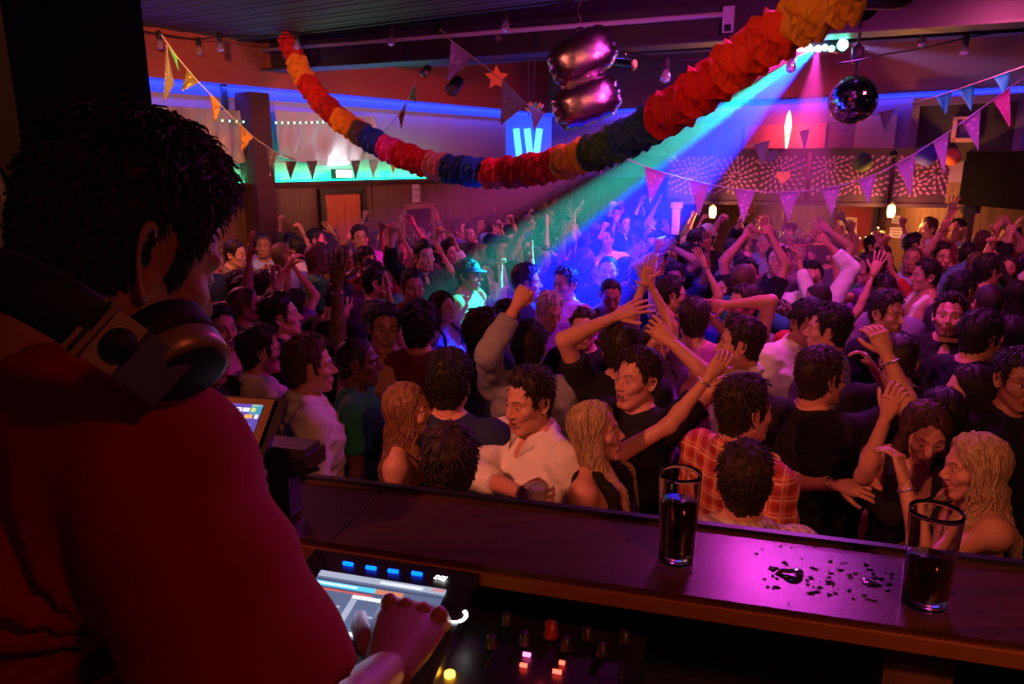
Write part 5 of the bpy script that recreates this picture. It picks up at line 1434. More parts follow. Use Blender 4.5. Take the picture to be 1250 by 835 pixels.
for i in range(60):
    px = rg.uniform(930, 1095); py = 690 + (px - 930) * .10 + rg.uniform(-16, 30); s, t = onrail(px, py)
    if not 0.01 < t < WR - .01: continue
    v, f = blob(s, t, rg.uniform(.0012, .0045), 100 + i, 8, .0014); mb.add(v, f)
for i in range(40):
    s, t = rg.uniform(-.2, 1.1), rg.uniform(.015, WR - .015); v, f = blob(s, t, rg.uniform(.001, .0025), 300 + i, 7, .0013); mb.add(v, f)
o = mb.obj('water_drops', MAT['wet']); tag(o, 'scattered drops of liquid on the booth rail', 'drops', kind='stuff')
# glasses
m_, nt_, b_ = nodes('glass'); b_.inputs['Transmission Weight'].default_value = 1; b_.inputs['Roughness'].default_value = .02; b_.inputs['IOR'].default_value = 1.45; b_.inputs['Base Color'].default_value = (.98, .96, .97, 1); MAT['glass'] = m_
mat('cola', (.020, .004, .003), .05, spec=.6)
def glass(px, pybase, Ht, r, fill, label, flare=1.0):
    s, t = onrail(px, pybase); p = rp(s, t, ZR); root = empty('drinking_glass', tuple(p + UP * .0006)); w = .0022
    rb = r * .86
    prof = [(.0005, .0), (rb * .96, .0), (rb, .003), (rb * 1.0, .02)]
    for q in (.25, .5, .75, .95, 1.0):
        prof.append((rb + (r - rb) * (math.sin(q * 2.2) / math.sin(2.2) if flare < 1 else q) , Ht * q))
    inner = [(max(a - w, .0005), z) for a, z in prof[4:]][::-1] + [(rb - w, .02), (rb * .9, .013), (.0005, .012)]
    mb = MB(); mb.lathe([(.0005, 0)] + prof[1:] + [(prof[-1][0] - w / 2, Ht + .001)] + inner, 40); mb.obj('tumbler', MAT['glass'], root)
    lz = Ht * fill; rl_ = np.interp(lz, [z for a, z in prof], [a for a, z in prof]) - w - .0006
    mb = MB(); mb.lathe([(.0005, .0135), (rb * .88, .0135), (rb - w - .0006, .022), (np.interp(lz * .6, [z for a, z in prof], [a for a, z in prof]) - w - .0006, lz * .6), (rl_, lz), (.0005, lz)], 32); mb.obj('drink', MAT['cola'], root)
    tag(root, label, 'glass'); return root
glass(825, 683, .150, .0325, .68, 'tall glass two-thirds full of dark cola on the rail')
glass(1127, 736, .146, .0350, .50, 'tumbler half full of dark cola near the end of the rail')
# equipment table
ZT = 1.765
tb = empty('equipment_table', (0, 0, 0)); mb = MB(); rbox(mb, -1.2, 1.9, -.33, -.03, ZT - .03, ZT); mb.obj('table_top', MAT['black_matte'], tb, smooth=False)
for s, t in ((-1.15, -.30), (-1.15, -.06), (1.85, -.30), (1.85, -.06)):
    mb = MB(); rbox(mb, s - .025, s + .025, t - .025, t + .025, .8, ZT - .03); mb.obj('leg', MAT['black_matte'], tb, smooth=False)
tag(tb, 'black equipment table behind the booth rail', 'table')
# media player with tilted screen
pl = empty('media_player', tuple(rp(.0, -.18, ZT))); O_ = rp(.0, -.18, ZT)
mat('deck_black', (.010, .010, .012), .38); mat('deck_grey', (.03, .03, .034), .4); mat('led_btn', (.02, .05, .4), .4, emit=(.0, .07, 1), es=6); mat('led_white', (.8, .8, .8), .4, emit=(1, 1, 1), es=7); mat('led_amber', (.8, .4, .05), .4, emit=(1, .42, .02), es=14); mat('led_red', (.7, .05, .05), .4, emit=(1, .05, .03), es=7); mat('led_pink', (.7, .1, .3), .4, emit=(1, .10, .35), es=6)
def prel(px, py, z): return atz(px, py, z)
def loc_box(mb, p, size, R, m=0): mb.box(np.array(p) - O_, size, R, m)
mb = MB(); mb.box((0, 0, .028), (.46, .27, .052), RR); mb.obj('body', MAT['deck_black'], pl, smooth=False)
# screen plate tilted towards the operator
tl = math.radians(12); RT = RR @ np.array(Euler((tl, 0, 0)).to_matrix()); ex = RT[:, 0]; ey = RT[:, 1]; ez = RT[:, 2]
zsc = ZT + .075
cTL = atz(419, 703, zsc + .03); cTR = atz(545, 721, zsc + .03)
ctr = cTR - ex * .105 - ey * .058
mb = MB(); mb.box(ctr - ey * .010 - ez * .014 - O_ - ex * .0, (.285, .229, .024), RT); scp = mb.obj('screen_housing', MAT['deck_black'], pl, smooth=False)
def screen_part(name, u0, u1, v0, v1, h, m, parent=scp):
    """u along the width (-.105..+.105), v along the depth (-.058..+.058)"""
    b = MB(); b.box(ctr + ex * (u0 + u1) / 2 + ey * (v0 + v1) / 2 + ez * (h / 2 - .001) - O_, (abs(u1 - u0), abs(v1 - v0), h), RT); return b.obj(name, m, parent, smooth=False)
def emis(name, c, s): return mat(name, tuple(x * .3 for x in c), .4, emit=c, es=s)
emis('scr_bg', (.12, .15, .27), 1.0); emis('scr_pale', (.42, .47, .62), 1.0); emis('scr_white', (.9, .95, 1), 1.3); emis('scr_cyan', (.08, .55, .95), 1.3); emis('scr_red', (.75, .12, .12), 1.0); emis('scr_dark', (.05, .06, .12), 1.0); emis('scr_orange', (.7, .25, .15), 1.0); emis('scr_green', (.3, .8, .6), 1.0)
screen_part('display', -.105, .105, -.058, .058, .003, MAT['scr_bg'])
for u0, u1, v0, v1, m in ((-.105, .105, .046, .057, 'scr_pale'), (.0, .07, .048, .054, 'scr_white'), (.085, .104, .050, .056, 'scr_red'), (-.105, .0, .028, .036, 'scr_cyan'), (-.10, -.03, .030, .034, 'scr_white'), (.0, .045, .028, .036, 'scr_orange'), (-.105, .0, .020, .0225, 'scr_red'), (-.03, .05, .012, .018, 'scr_white'), (.06, .10, .006, .011, 'scr_green'), (-.105, .105, .0385, .040, 'scr_dark'), (-.105, .105, .0235, .0245, 'scr_dark'), (-.03, -.02, -.058, .010, 'scr_pale'), (-.10, -.04, -.010, -.007, 'scr_pale'), (-.10, -.04, -.022, -.019, 'scr_pale'), (-.10, -.05, -.034, -.031, 'scr_pale'), (-.08, -.06, -.046, -.040, 'scr_white'), (-.025, .03, -.056, -.050, 'scr_white'), (.0, .10, -.02, -.017, 'scr_pale'), (.0, .10, -.034, -.031, 'scr_pale')):
    screen_part('screen_element', u0, u1, v0, v1, .0040, MAT[m])
for px, py in ((425, 689), (453, 694), (480, 698), (509, 701)):
    q = atplane(px, py, ctr, ez); u, v = (q - ctr) @ ex, (q - ctr) @ ey
    screen_part('button', u - .0085, u + .0085, v - .0022, v + .0022, .0045, MAT['led_btn'])
q = atplane(537, 706, ctr, ez)
tx = bpy.data.curves.new('lettering', 'FONT'); tx.body = 'DDJ'; tx.size = .011; tx.align_x = 'CENTER'; tx.align_y = 'CENTER'; tx.shear = .3; tx.extrude = .0004; tx.materials.append(MAT['led_white'])
to = bpy.data.objects.new('lettering_curve', tx); COL.objects.link(to); bpy.context.view_layer.update()
lme = bpy.data.meshes.new_from_object(to.evaluated_get(bpy.context.evaluated_depsgraph_get())); bpy.data.objects.remove(to)
lme.transform(Matrix.Translation(Vector(q + ez * .001 - O_)) @ Matrix(RT.tolist()).to_4x4()); link('lettering', lme, scp)
area('screen_light', ctr + ez * .006, ctr + ez * .3 - ey * .15, .22, (.5, .62, 1), .20, .11)
# jog wheel with a lit arc
jc = rp(.145, -.215, ZT + .055); mb = MB(); mb.lathe([(.001, .0), (.082, .0), (.085, .008), (.080, .018), (.05, .019), (.001, .019)], 36, jc - O_); mb.obj('jog_wheel', MAT['deck_grey'], pl)
ja = atplane(556, 752, ctr - ez * .002, ez); pts = [ja + ex * (.016 * math.cos(t)) + ey * (.013 * math.sin(t)) + ez * .002 - O_ for t in np.linspace(-2.2, .9, 12)]
mb = MB(); mb.tube(pts, [[.0010 + .0020 * min(1, i / 5), .001] for i in range(12)], 6, up=ez); mb.obj('display_arc', MAT['led_white'], scp)
p = atz(549, 823, ZT + .06); mb = MB(); mb.lathe([(.0005, 0), (.0075, 0), (.0075, .006), (.0005, .0075)], 16, p - O_ - UP * .004); mb.obj('cue_button', MAT['led_amber'], pl)
for (px, py, m) in ((228, 815, 'led_white'), (241, 819, 'led_amber')):
    p = atz(px, py, ZT + .056); mb = MB(); mb.box(p - O_, (.012, .009, .004), RR)
    mb.obj('pad', MAT[m], pl, smooth=False)
    mb = MB(); mb.box(p - O_ + UP * .0015, (.0075, .0045, .004), RR); mb.obj('pad_window', MAT['deck_black'], pl, smooth=False)
point('amber_led', atz(549, 823, ZT + .06) + UP * .02, .02, (1, .4, .02), .005)
tag(pl, 'black media player with a lit waveform screen beside the hand', 'media player')
# the second player, nearer the middle of the table, hidden under his arm, is the mixer
mx_ = empty('mixer', tuple(rp(.40, -.17, ZT))); O2 = rp(.40, -.17, ZT)
mb = MB(); mb.box((0, 0, .03), (.30, .27, .056), RR); mb.obj('body', MAT['deck_black'], mx_, smooth=False)
mat('knob_red', (.30, .03, .02), .3)
def mput(name, px, py, fn, m, dz=.060):
    b = MB(); fn(b, atz(px, py, ZT + dz) - O2); b.obj(name, m, mx_, smooth=(name != 'led'))
knob = lambda r, h: (lambda b, p: b.lathe([(r * 1.1, 0), (r * 1.05, h * .2), (r * .85, h * .3), (r * .75, h), (.0005, h * 1.02)], 14, p))
mput('knob', 672, 776, knob(.011, .022), MAT['knob_red'])
for px, py in ((618, 762), (716, 780), (640, 786), (690, 792), (734, 800), (762, 784), (600, 790)): mput('knob', px, py, knob(.009, .018), MAT['deck_grey'])
for px, py, w, m in ((643, 799, .011, 'led_pink'), (639, 812, .010, 'led_red'), (680, 820, .012, 'led_red'), (686, 809, .008, 'led_red')):
    mput('led', px, py, lambda b, p, w=w: b.box(p, (w, .0045, .004), RR), MAT[m], .062)
for px, py in ((600, 800), (730, 822), (760, 815)): mput('fader_slot', px, py, lambda b, p: b.box(p, (.003, .05, .002), RR), MAT['deck_grey'], .059)
point('mixer_led', atz(660, 800, ZT + .085), .012, (1, .05, .03), .005)
tag(mx_, 'black mixer with red lit keys under the booth rail', 'mixer')
# tablet on a stand at the far end of the rail
Zt = 1.22
tx_ = unit([1, -.10, -.02]); ty_ = unit(np.array([.10, .80, .60])); nrm = unit(np.cross(tx_, ty_)); ty_ = np.cross(nrm, tx_); RTb = np.stack([tx_, ty_, nrm], 1)
tc_ = at(336, 489, 1.30) - tx_ * .094 - ty_ * .034; tro = empty('tablet', tuple(tc_))
mat('case_gold', (.30, .18, .07), .35, .7); emis('ui_bg', (.10, .07, .45), 1.0); emis('ui_cyan', (.0, .62, .95), 1.2); emis('ui_white', (.9, .85, .95), 1.2); emis('ui_yellow', (.75, .70, .12), 1.1); emis('ui_orange', (.9, .4, .1), 1.1); emis('ui_teal', (.05, .35, .5), 1.0)
ctrt = at(262, 520, Zt) - at(262, 512, Zt)
def tput(name, u0, u1, v0, v1, w0, w1, m, par=tro):
    b = MB(); b.box(tx_ * (u0 + u1) / 2 + ty_ * (v0 + v1) / 2 + nrm * (w0 + w1) / 2, (u1 - u0, v1 - v0, w1 - w0), RTb); return b.obj(name, m, par, smooth=False)
# local axes: u to the right, v up the screen; the top right corner sits near px 338,488
UR = .094; VT = .034; Hh = .15; Ww = .21
tput('case', UR - Ww - .012, UR + .014, VT - Hh - .01, VT + .007, -.016, -.002, MAT['black_satin'])
tput('bezel', UR - Ww, UR, VT - Hh, VT, -.002, .003, MAT['case_gold'])
scr = tput('screen', UR - Ww + .015, UR - .016, VT - Hh + .012, VT - .013, .003, .0042, MAT['ui_bg'])
def icon(u, v, w, h, m): tput('icon', UR - .016 - u - w, UR - .016 - u, VT - .013 - v - h, VT - .013 - v, .0042, .0052, MAT[m], scr)
icon(.002, .0015, .017, .0035, 'ui_yellow'); icon(.0, .001, .020, .020, 'ui_teal'); icon(.010, .0080, .008, .0085, 'ui_yellow')
for k in range(3): icon(.0215 + k * .0135, .0085, .011, .0075, 'ui_white'); icon(.0243 + k * .0135, .0108, .0055, .003, 'ui_bg')
icon(.012, .022, .014, .0075, 'ui_orange'); icon(.002, .022, .006, .0075, 'ui_white'); icon(.040, .0215, .006, .004, 'ui_white'); icon(.049, .0215, .006, .004, 'ui_white'); icon(.012, .042, .008, .006, 'ui_white')
b = MB(); cpos = tx_ * (UR - .016 - .064) + ty_ * (VT - .013 - .008)
b.prism([cpos + nrm * .005 + tx_ * a + ty_ * c for a, c in [(.011 * math.cos(t), .0055 * math.sin(t) * (1 - .35 * math.cos(2 * t))) for t in np.linspace(0, 6.28, 15)[:-1]]], .001); b.obj('icon', MAT['ui_cyan'], scr, smooth=False)
tag(tro, 'tablet in a black case showing a violet screen with icons', 'tablet')
st = empty('tablet_stand', tuple(np.array([tc_[0], tc_[1], ZR]))); so = np.array([tc_[0], tc_[1], ZR])
clampp = at(332, 545, Zt) ; b = MB(); q0 = tc_ + tx_ * .075 - ty_ * .055 - nrm * .03
b.tube([q0 - so, q0 - so - UP * .05 - nrm * .01, rp(*onrail(345, 575), ZR + .02) - so], [.014, .013, .012], 10); b.obj('arm', MAT['case_gold'], st)
s_, t_ = onrail(348, 578); b = MB(); b.box(rp(s_, .10, ZR + .010) - so, (.14, .10, .02), RR); b.obj('base', MAT['black_satin'], st, smooth=False)
b = MB(); b.box(tc_ + tx_ * .02 - ty_ * .05 - nrm * .026 - so, (.09, .05, .018), RTb); b.obj('clamp', MAT['black_satin'], st, smooth=False)
tag(st, 'gold-coloured tablet stand clamped at the end of the rail', 'stand')
b = MB(); cp = [at(330, 548, 1.27), at(345, 553, 1.29), at(362, 552, 1.31), at(366, 556, 1.30), at(345, 566, 1.28), at(355, 580, 1.27), at(372, 577, 1.27), at(389, 572, 1.26)]
b.tube(cp[4:], [.004, .005, .005, .004], 8); o = b.obj('cable_end', MAT['cable']); tag(o, 'short black cable end sticking up from the rail', 'cable')
q = at(345, 556, 1.30); gc = empty('gear_case', tuple(q)); b = MB(); b.box((0, 0, 0), (.13, .07, .028), RR); b.obj('body', MAT['black_satin'], gc, smooth=False); b = MB(); b.box((0, .0, .02), (.12, .05, .012), RR); b.obj('lid', MAT['deck_grey'], gc, smooth=False)
b = MB(); b.box((0, 0, -.05 - (q[2] - .07 - ZR) / 2 + .018), (.04, .04, q[2] - ZR - .014), RR); b.obj('stem', MAT['black_satin'], gc, smooth=False); tag(gc, 'small black gear box on a stem at the end of the rail', 'gear box')
# loudspeaker
spx = at(118, 60, 2.0); sk = empty('loudspeaker', (spx[0] - .52, spx[1] + .1, 2.06)); b = MB()
Rk = np.array(Euler((0, 0, math.radians(-12))).to_matrix()); b.box((0, 0, .55), (1.0, .5, 1.1), Rk); b.obj('cabinet', mat('speaker_black', (.004, .004, .004), 1.0, spec=.05), sk, smooth=False)
mat('cone', (.008, .008, .009), .6, spec=.2)
for (u, z, r) in ((.22, .80, .20), (.22, .30, .22), (-.25, .55, .2)):
    b = MB(); v = [];
    prof = [(r * 1.12, .0), (r * 1.10, .015), (r, .02), (r * .92, .008), (r * .4, -.05), (r * .3, -.04), (.001, -.025)]
    b.lathe(prof, 28); V0 = b.v[0]; V1 = np.stack([V0[:, 0], -V0[:, 2], V0[:, 1]], 1); b.v[0] = (V1 + np.array([u, -.252, z])) @ Rk.T
    b.obj('driver', MAT['cone'], sk)
tag(sk, 'large black loudspeaker with round drivers above the man\'s head', 'loudspeaker')
b = MB(); b.tube([(0, 0, .8), (0, 0, 2.06)], .03, 10); 
for a in (0, 2.1, 4.2): b.tube([(0, 0, 1.25), (.35 * math.cos(a), .35 * math.sin(a), .815)], .014, 6)
o = b.obj('speaker_stand', MAT['black_satin']); o.location = (sk.location[0], sk.location[1], 0); tag(o, 'black tripod stand under the loudspeaker', 'stand')
# ---------------------------------------------------------------- the DJ in the foreground
def place(root, px, py, Z, rz, sc, lean):
    hc = at(px, py, Z); lx, ly = lean
    off = np.array([lx * .67, ly * .67, 0]) * sc; c, s = math.cos(rz), math.sin(rz)
    root.location = (hc[0] - (c * off[0] - s * off[1]), hc[1] - (s * off[0] + c * off[1]), hc[2] - 1.62 * sc)
    root.rotation_euler = (0, 0, rz); root.scale = (sc, sc, sc)
def to_local(w, px, py, Z, rz, sc, lean):
    hc = at(px, py, Z); lx, ly = lean; c, s = math.cos(rz), math.sin(rz)
    off = np.array([lx * .67, ly * .67, 0]) * sc
    loc = np.array([hc[0] - (c * off[0] - s * off[1]), hc[1] - (s * off[0] + c * off[1]), hc[2] - 1.62 * sc])
    d = (np.array(w) - loc) / sc
    return np.array([c * d[0] + s * d[1], -s * d[0] + c * d[1], d[2]])
rng = np.random.default_rng(7)
mat('tee_red', (.34, .010, .010), .82, spec=.2, noise=.10, nscale=30, bump=.25, bscale=9)
DJ = dict(px=84, py=284, Z=.79, rz=math.radians(-33), sc=1.02, lean=(0, .16))
def tl_(w): return to_local(w, DJ['px'], DJ['py'], DJ['Z'], DJ['rz'], DJ['sc'], DJ['lean'])
def dirl(d): c, s = math.cos(DJ['rz']), math.sin(DJ['rz']); return np.array([c * d[0] + s * d[1], -s * d[0] + c * d[1], d[2]])
def djwob(P):
    x, y, z = P[..., 0], P[..., 1], P[..., 2]
    ax, az = x - .20, z - 1.28                       # folds fan out of the right armpit
    r = np.sqrt(ax * ax + az * az + 1e-6); a = np.arctan2(az, ax)
    fan = np.sin(a * 10 + 1.2 * np.sin(r * 13)) * np.exp(-((r - .16) / .14) ** 2) * .013
    diag = np.sin((x * .8 + z * 1.0) * 27 + 1.6 * np.sin(z * 9 + x * 5)) * .0042 * (y < .05)
    return -fan - diag
wr_ = at(470, 822, .90); hand_t = at(512, 765, 1.01)
djs = dict(lod='dj', skin=MAT['skin_mid'], hairmat=MAT['hair_dark'], lean=DJ['lean'], sc=1.02, bulk=1.05, hs=1.04,
  hair=dict(top=.024, side=.007, messy=.004, len=.017, lw=.0030, lift=.02, curl=.5, locks=3600, quiff=.006),
  face=dict(beard=.15, lid=.8, ear=1.22), head=(-5, -28, 4),
  top=dict(kind='tee', mat=MAT['tee_red'], loose=.024, sleeve=.86, sl_loose=.016, wob=djwob, allwob=.22, neck=.016, name='shirt'),
  ra=dict(w=tuple(tl_(wr_)), hint=tuple(dirl((.50, -1.0, -.75))), hand='soft', bend=tuple(dirl((.15, .7, .55))), nrm=tuple(dirl((.0, -.75, .75))), hsc=1.16),
  la=dict(w=tuple(tl_(rp(-.32, -.25, 1.90))), hand='soft', nrm=tuple(dirl((0, -.3, 1)))), legs='denim')
dj, djh, djM = make_person(djs, rng)
place(dj, DJ['px'], DJ['py'], DJ['Z'], DJ['rz'], DJ['sc'], DJ['lean'])
tag(dj, 'person in a red T-shirt leaning over the decks with headphones round the neck', 'person')
# headphones round the neck
mat('hp_metal', (.42, .34, .24), .38, .35); mat('hp_blue', (.16, .20, .42), .4, .1); mat('hp_pad', (.012, .012, .012), .7)
hpz = .60
hb = [at(-70, 318, .66), at(-20, 334, .60), at(30, 352, .565), at(80, 378, .555), at(118, 402, .56)]
org = hb[-1]; hp = empty('headphones', tuple(org)); b = MB(); b.tube([q - org for q in hb], [[.010, .024]] * 5, 12, up=unit(_U + _R * .35)); b.obj('headband', MAT['hp_pad'], hp)
def plate(name, pa, pb, w, th, m, par=hp):
    pa, pb = np.array(pa), np.array(pb); x = unit(pb - pa); view = unit((pa + pb) / 2 - _C); y = unit(np.cross(view, x)); z = np.cross(x, y)
    b = MB(); R3 = np.stack([x, y, z], 1); b.box((pa + pb) / 2 - org, (np.linalg.norm(pb - pa), w, th), R3)
    return b.obj(name, m, par, smooth=False)
pA, pB, pC = at(112, 398, .557), at(150, 424, .565), at(206, 466, .60)
plate('slider', at(105, 394, .556), at(122, 406, .557), .048, .012, MAT['hp_metal']); plate('slider_line', at(108, 396, .5495), at(111, 398, .5495), .046, .003, MAT['hp_pad'])
plate('hinge_block', at(122, 406, .557), at(158, 430, .567), .043, .014, MAT['hp_metal'])
b = MB(); hc_ = at(146, 420, .553); v_ = unit(hc_ - _C); b.tube([hc_ - org + v_ * .004, hc_ - org - v_ * .003], [.0125, .0125], 18); b.obj('pivot', MAT['hp_pad'], hp)
plate('yoke', at(158, 430, .567), at(207, 468, .60), .042, .012, MAT['hp_blue'])  # blue light on the metal yoke is put into its colour
cc = at(214, 432, .625); cax = unit(np.array([.55, -.45, -.55]))
b = MB(); b.tube([cc - org - cax * .030, cc - org - cax * .028, cc - org - cax * .002, cc - org], [.030, .038, .040, .036], 28); b.obj('ear_cushion', MAT['hp_pad'], hp)
b = MB(); b.tube([cc - org, cc - org + cax * .002, cc - org + cax * .022, cc - org + cax * .024], [.036, .039, .039, .034], 28); b.obj('cup_ring', MAT['hp_metal'], hp)
b = MB(); b.tube([cc - org + cax * .0235, cc - org + cax * .027], [.034, .030], 28); b.obj('cup_cap', MAT['hp_pad'], hp)
tag(hp, 'black and metal headphones hanging round the neck of the man in red', 'headphones')
# ---------------------------------------------------------------- the crowd
SK = {'f': 'skin_fair', 'm': 'skin_mid', 't': 'skin_tan', 'd': 'skin_deep'}
HC = {'k': 'hair_black', 'd': 'hair_dark', 'b': 'hair_brown', 'y': 'hair_blonde', 'a': 'hair_auburn', 'g': 'hair_grey'}
STY = {'short': dict(top=.018, side=.006), 'quiff': dict(top=.022, side=.006, quiff=.016), 'thick': dict(top=.028, side=.013, messy=.006), 'buzz': dict(top=.006, side=.004, messy=.001, locks=0), 'curly': dict(top=.032, side=.018, messy=.010, curl=.9, len=.022, lift=.2), 'long': dict(top=.014, side=.010, long=.36, wave=.008, part=.012), 'wavy': dict(top=.016, side=.014, long=.40, wave=.016, freq=5.5, part=.012, llw=.0085), 'bald': None, 'bob': dict(top=.016, side=.016, long=.16, wave=.005, part=.012)}
OCC = []
def solve(px, py, sc):
    v = (py - 417.5) / FPX; den = math.sin(PITCH) + v * math.cos(PITCH)
    return (CAMZ - 1.62 * sc) / den
def inside(p, m=.3): return (p[:2] - K[:2]) @ N1[:2] > m and (p[:2] - K[:2]) @ N2[:2] > m
def person(px, py, f, label, lod='mid', fem=0, sc=None, sk='f', hc='d', st='short', top='tee', col='black', sleeve=None, la=None, ra=None, head=(0, 0, 0), face=None, lean=(0, 0), group=None, seed=None, hx=None, tx=None, Z=None, legs='black', bulk=1.0):
    sc = sc or (.935 if fem else 1.0)
    if Z is None:
        for _ in range(14):
            Z = solve(px, py, sc)
            if inside(at(px, py, Z)): break
            sc *= 1.012
    rz = math.radians(-f)
    S = dict(lod=lod, fem=fem, skin=MAT[SK[sk]], hairmat=MAT[HC[hc]], sc=sc, lean=lean, head=head, face=dict(face or {}), legs=legs, bulk=bulk)
    h = STY[st]
    if h is not None: S['hair'] = dict(h); S['hair'].update(hx or {})
    if fem and h and lod == 'hi' and h.get('long'): S['hair']['nlocks'] = 900; S['hair']['llw'] = .0062
    T = dict(kind=top, mat=MAT[col if '_' in col else 'cloth_' + col]); T['name'] = {'tee': 'shirt', 'shirt': 'shirt', 'tank': 'tank_top', 'cami': 'camisole', 'dress': 'dress'}[top]
    if sleeve: T['sleeve'] = sleeve
    elif top == 'shirt': T['sleeve'] = 1.55
    T.update(tx or {})
    S['top'] = T
    for key, a in (('la', la), ('ra', ra)):
        if a is None: continue
        a = dict(a)
        if 'px' in a:
            x, y, dz = a.pop('px'); a['w'] = tuple(to_local(at(x, y, Z + dz), px, py, Z, rz, sc, lean))
        if 'hpx' in a:           # elbow hint in the picture: dx, dy(up), towards camera
            u, w, n = a.pop('hpx'); d = _R * u + _U * w - _F * n; c, s = math.cos(rz), math.sin(rz); a['hint'] = (c * d[0] + s * d[1], -s * d[0] + c * d[1], d[2])
        if 'npx' in a:
            u, w, n = a.pop('npx'); d = _R * u + _U * w - _F * n; c, s = math.cos(rz), math.sin(rz); a['nrm'] = (c * d[0] + s * d[1], -s * d[0] + c * d[1], d[2])
        S[key] = a
    rg = np.random.default_rng(seed if seed is not None else int(px * 7 + py))
    r, hands, Mh = make_person(S, rg); place(r, px, py, Z, rz, sc, lean); r.location.z = 0.0
    tag(r, label, 'person', group)
    OCC.append((r.location.x, r.location.y))
    return r, hands, Mh
def xf(mb, Mh):
    mb.v = [x @ Mh[:3, :3].T + Mh[:3, 3] for x in mb.v]; return mb
mat('spectacle', (.015, .012, .012), .25); mat('lens_dark', (.01, .01, .012), .08, spec=.8); mat('lens_clear', (.9, .9, .95), .03, trans=1.0, ior=1.05); mat('knit_grey', (.32, .32, .30), .95); mat('cap_blue', (.03, .05, .22), .8)
def add_glasses(t, dark=False):
    r, _, Mh = t; mb = MB(); lb = MB()
    for sd in (-1, 1):
        ring = [(sd * .031 + .020 * math.cos(a), .0965 - .004 * abs(math.cos(a)), .003 + .015 * math.sin(a)) for a in np.linspace(0, 6.283, 15)]
        mb.tube(ring, .0018, 5, up=(0, 1, 0), caps=False); mb.tube([(sd * .051, .093, .006), (sd * .070, .06, .008), (sd * .077, -.005, .008)], .0018, 5)
        lb.prism([(sd * .031 + .019 * math.cos(a), .0965, .003 + .014 * math.sin(a)) for a in np.linspace(0, 6.283, 13)[:-1]], .002)
    mb.tube([(-.012, .0985, .006), (0, .101, .008), (.012, .0985, .006)], .0018, 5)
    g = xf(mb, Mh).obj('glasses', MAT['spectacle'], r); xf(lb, Mh).obj('lens', MAT['lens_dark' if dark else 'lens_clear'], g)
def dome(z0, rx, ry, rz, cy=-.012, n=20, m=7, amp=0.0):
    v = []
    for j in range(m):
        e = math.pi / 2 * j / (m - 1)
        for k in range(n):
            a = 2 * math.pi * k / n; q = 1 + amp * math.cos(k * math.pi)
            v.append((rx * q * math.cos(e) * math.cos(a), cy + ry * q * math.cos(e) * math.sin(a), z0 + rz * math.sin(e)))
    f = [(j * n + k, j * n + (k + 1) % n, (j + 1) * n + (k + 1) % n, (j + 1) * n + k) for j in range(m - 1) for k in range(n)] + [tuple(range(n - 1, -1, -1))]
    return v, f
def add_cap(t, m='cap_blue'):
    r, _, Mh = t; mb = MB(); mb.add(*dome(.050, .088, .108, .095)); cp = xf(mb, Mh).obj('cap', MAT[m], r)
    mb = MB(); v = []
    for s_ in (0, 1):
        for k in range(13):
            a = math.pi * (.12 + .76 * k / 12); q = (.082, .100) if s_ == 0 else (.084, .165)
            v.append((q[0] * math.cos(a), q[1] * math.sin(a) - .01, .058 - .014 * s_))
    v = np.array(v); v = np.vstack([v, v - np.array([0, 0, .004])])
    f = [(k, 13 + k, 14 + k, k + 1) for k in range(12)] + [(26 + k, 27 + k, 40 + k, 39 + k) for k in range(12)] + [(13 + k, 39 + k, 40 + k, 14 + k) for k in range(12)]
    mb.add(v, f); xf(mb, Mh).obj('brim', MAT[m], cp)
def add_beanie(t):
    r, _, Mh = t; mb = MB(); mb.add(*dome(.035, .090, .112, .135, n=36, amp=.012)); b = xf(mb, Mh).obj('beanie', MAT['knit_grey'], r)
    mb = MB(); mb.tube([(.092 * math.cos(a), -.012 + .114 * math.sin(a), .048) for a in np.linspace(0, 6.283, 25)], .014, 6, caps=False); xf(mb, Mh).obj('cuff', MAT['knit_grey'], b)
def add_tinsel(t):
    r, _, Mh = t; rg = np.random.default_rng(9); b = MB(); b.tube([(.086 * math.cos(a), -.012 + .108 * math.sin(a), .075) for a in np.linspace(0, 6.283, 21)], .010, 6, caps=False); hb_ = xf(b, Mh).obj('headband', MAT['crepe_rosered'], r)
    for k in range(16):
        a = rg.uniform(0, 6.283); d = unit([math.cos(a), math.sin(a) * .6, rg.uniform(.5, 1.4)]); p = np.array([.06 * math.cos(a), .07 * math.sin(a), .10]); L = rg.uniform(.10, .22); side = unit(np.cross(d, [0, 0, 1]))
        b = MB(); b.tube([p, p + d * L * .4, p + d * L * .8 + side * .02, p + d * L + side * .05 - np.array([0, 0, .03])], [.007, .009, .007, .002], 6)
        xf(b, Mh).obj('feather', MAT[['paper_white', 'crepe_rosered', 'pen_green', 'crepe_gold', 'paper_rose'][k % 5]], hb_)
SM = dict(open=.5, smile=1.0); LA = dict(open=.9, smile=.8); TK = dict(open=.45)

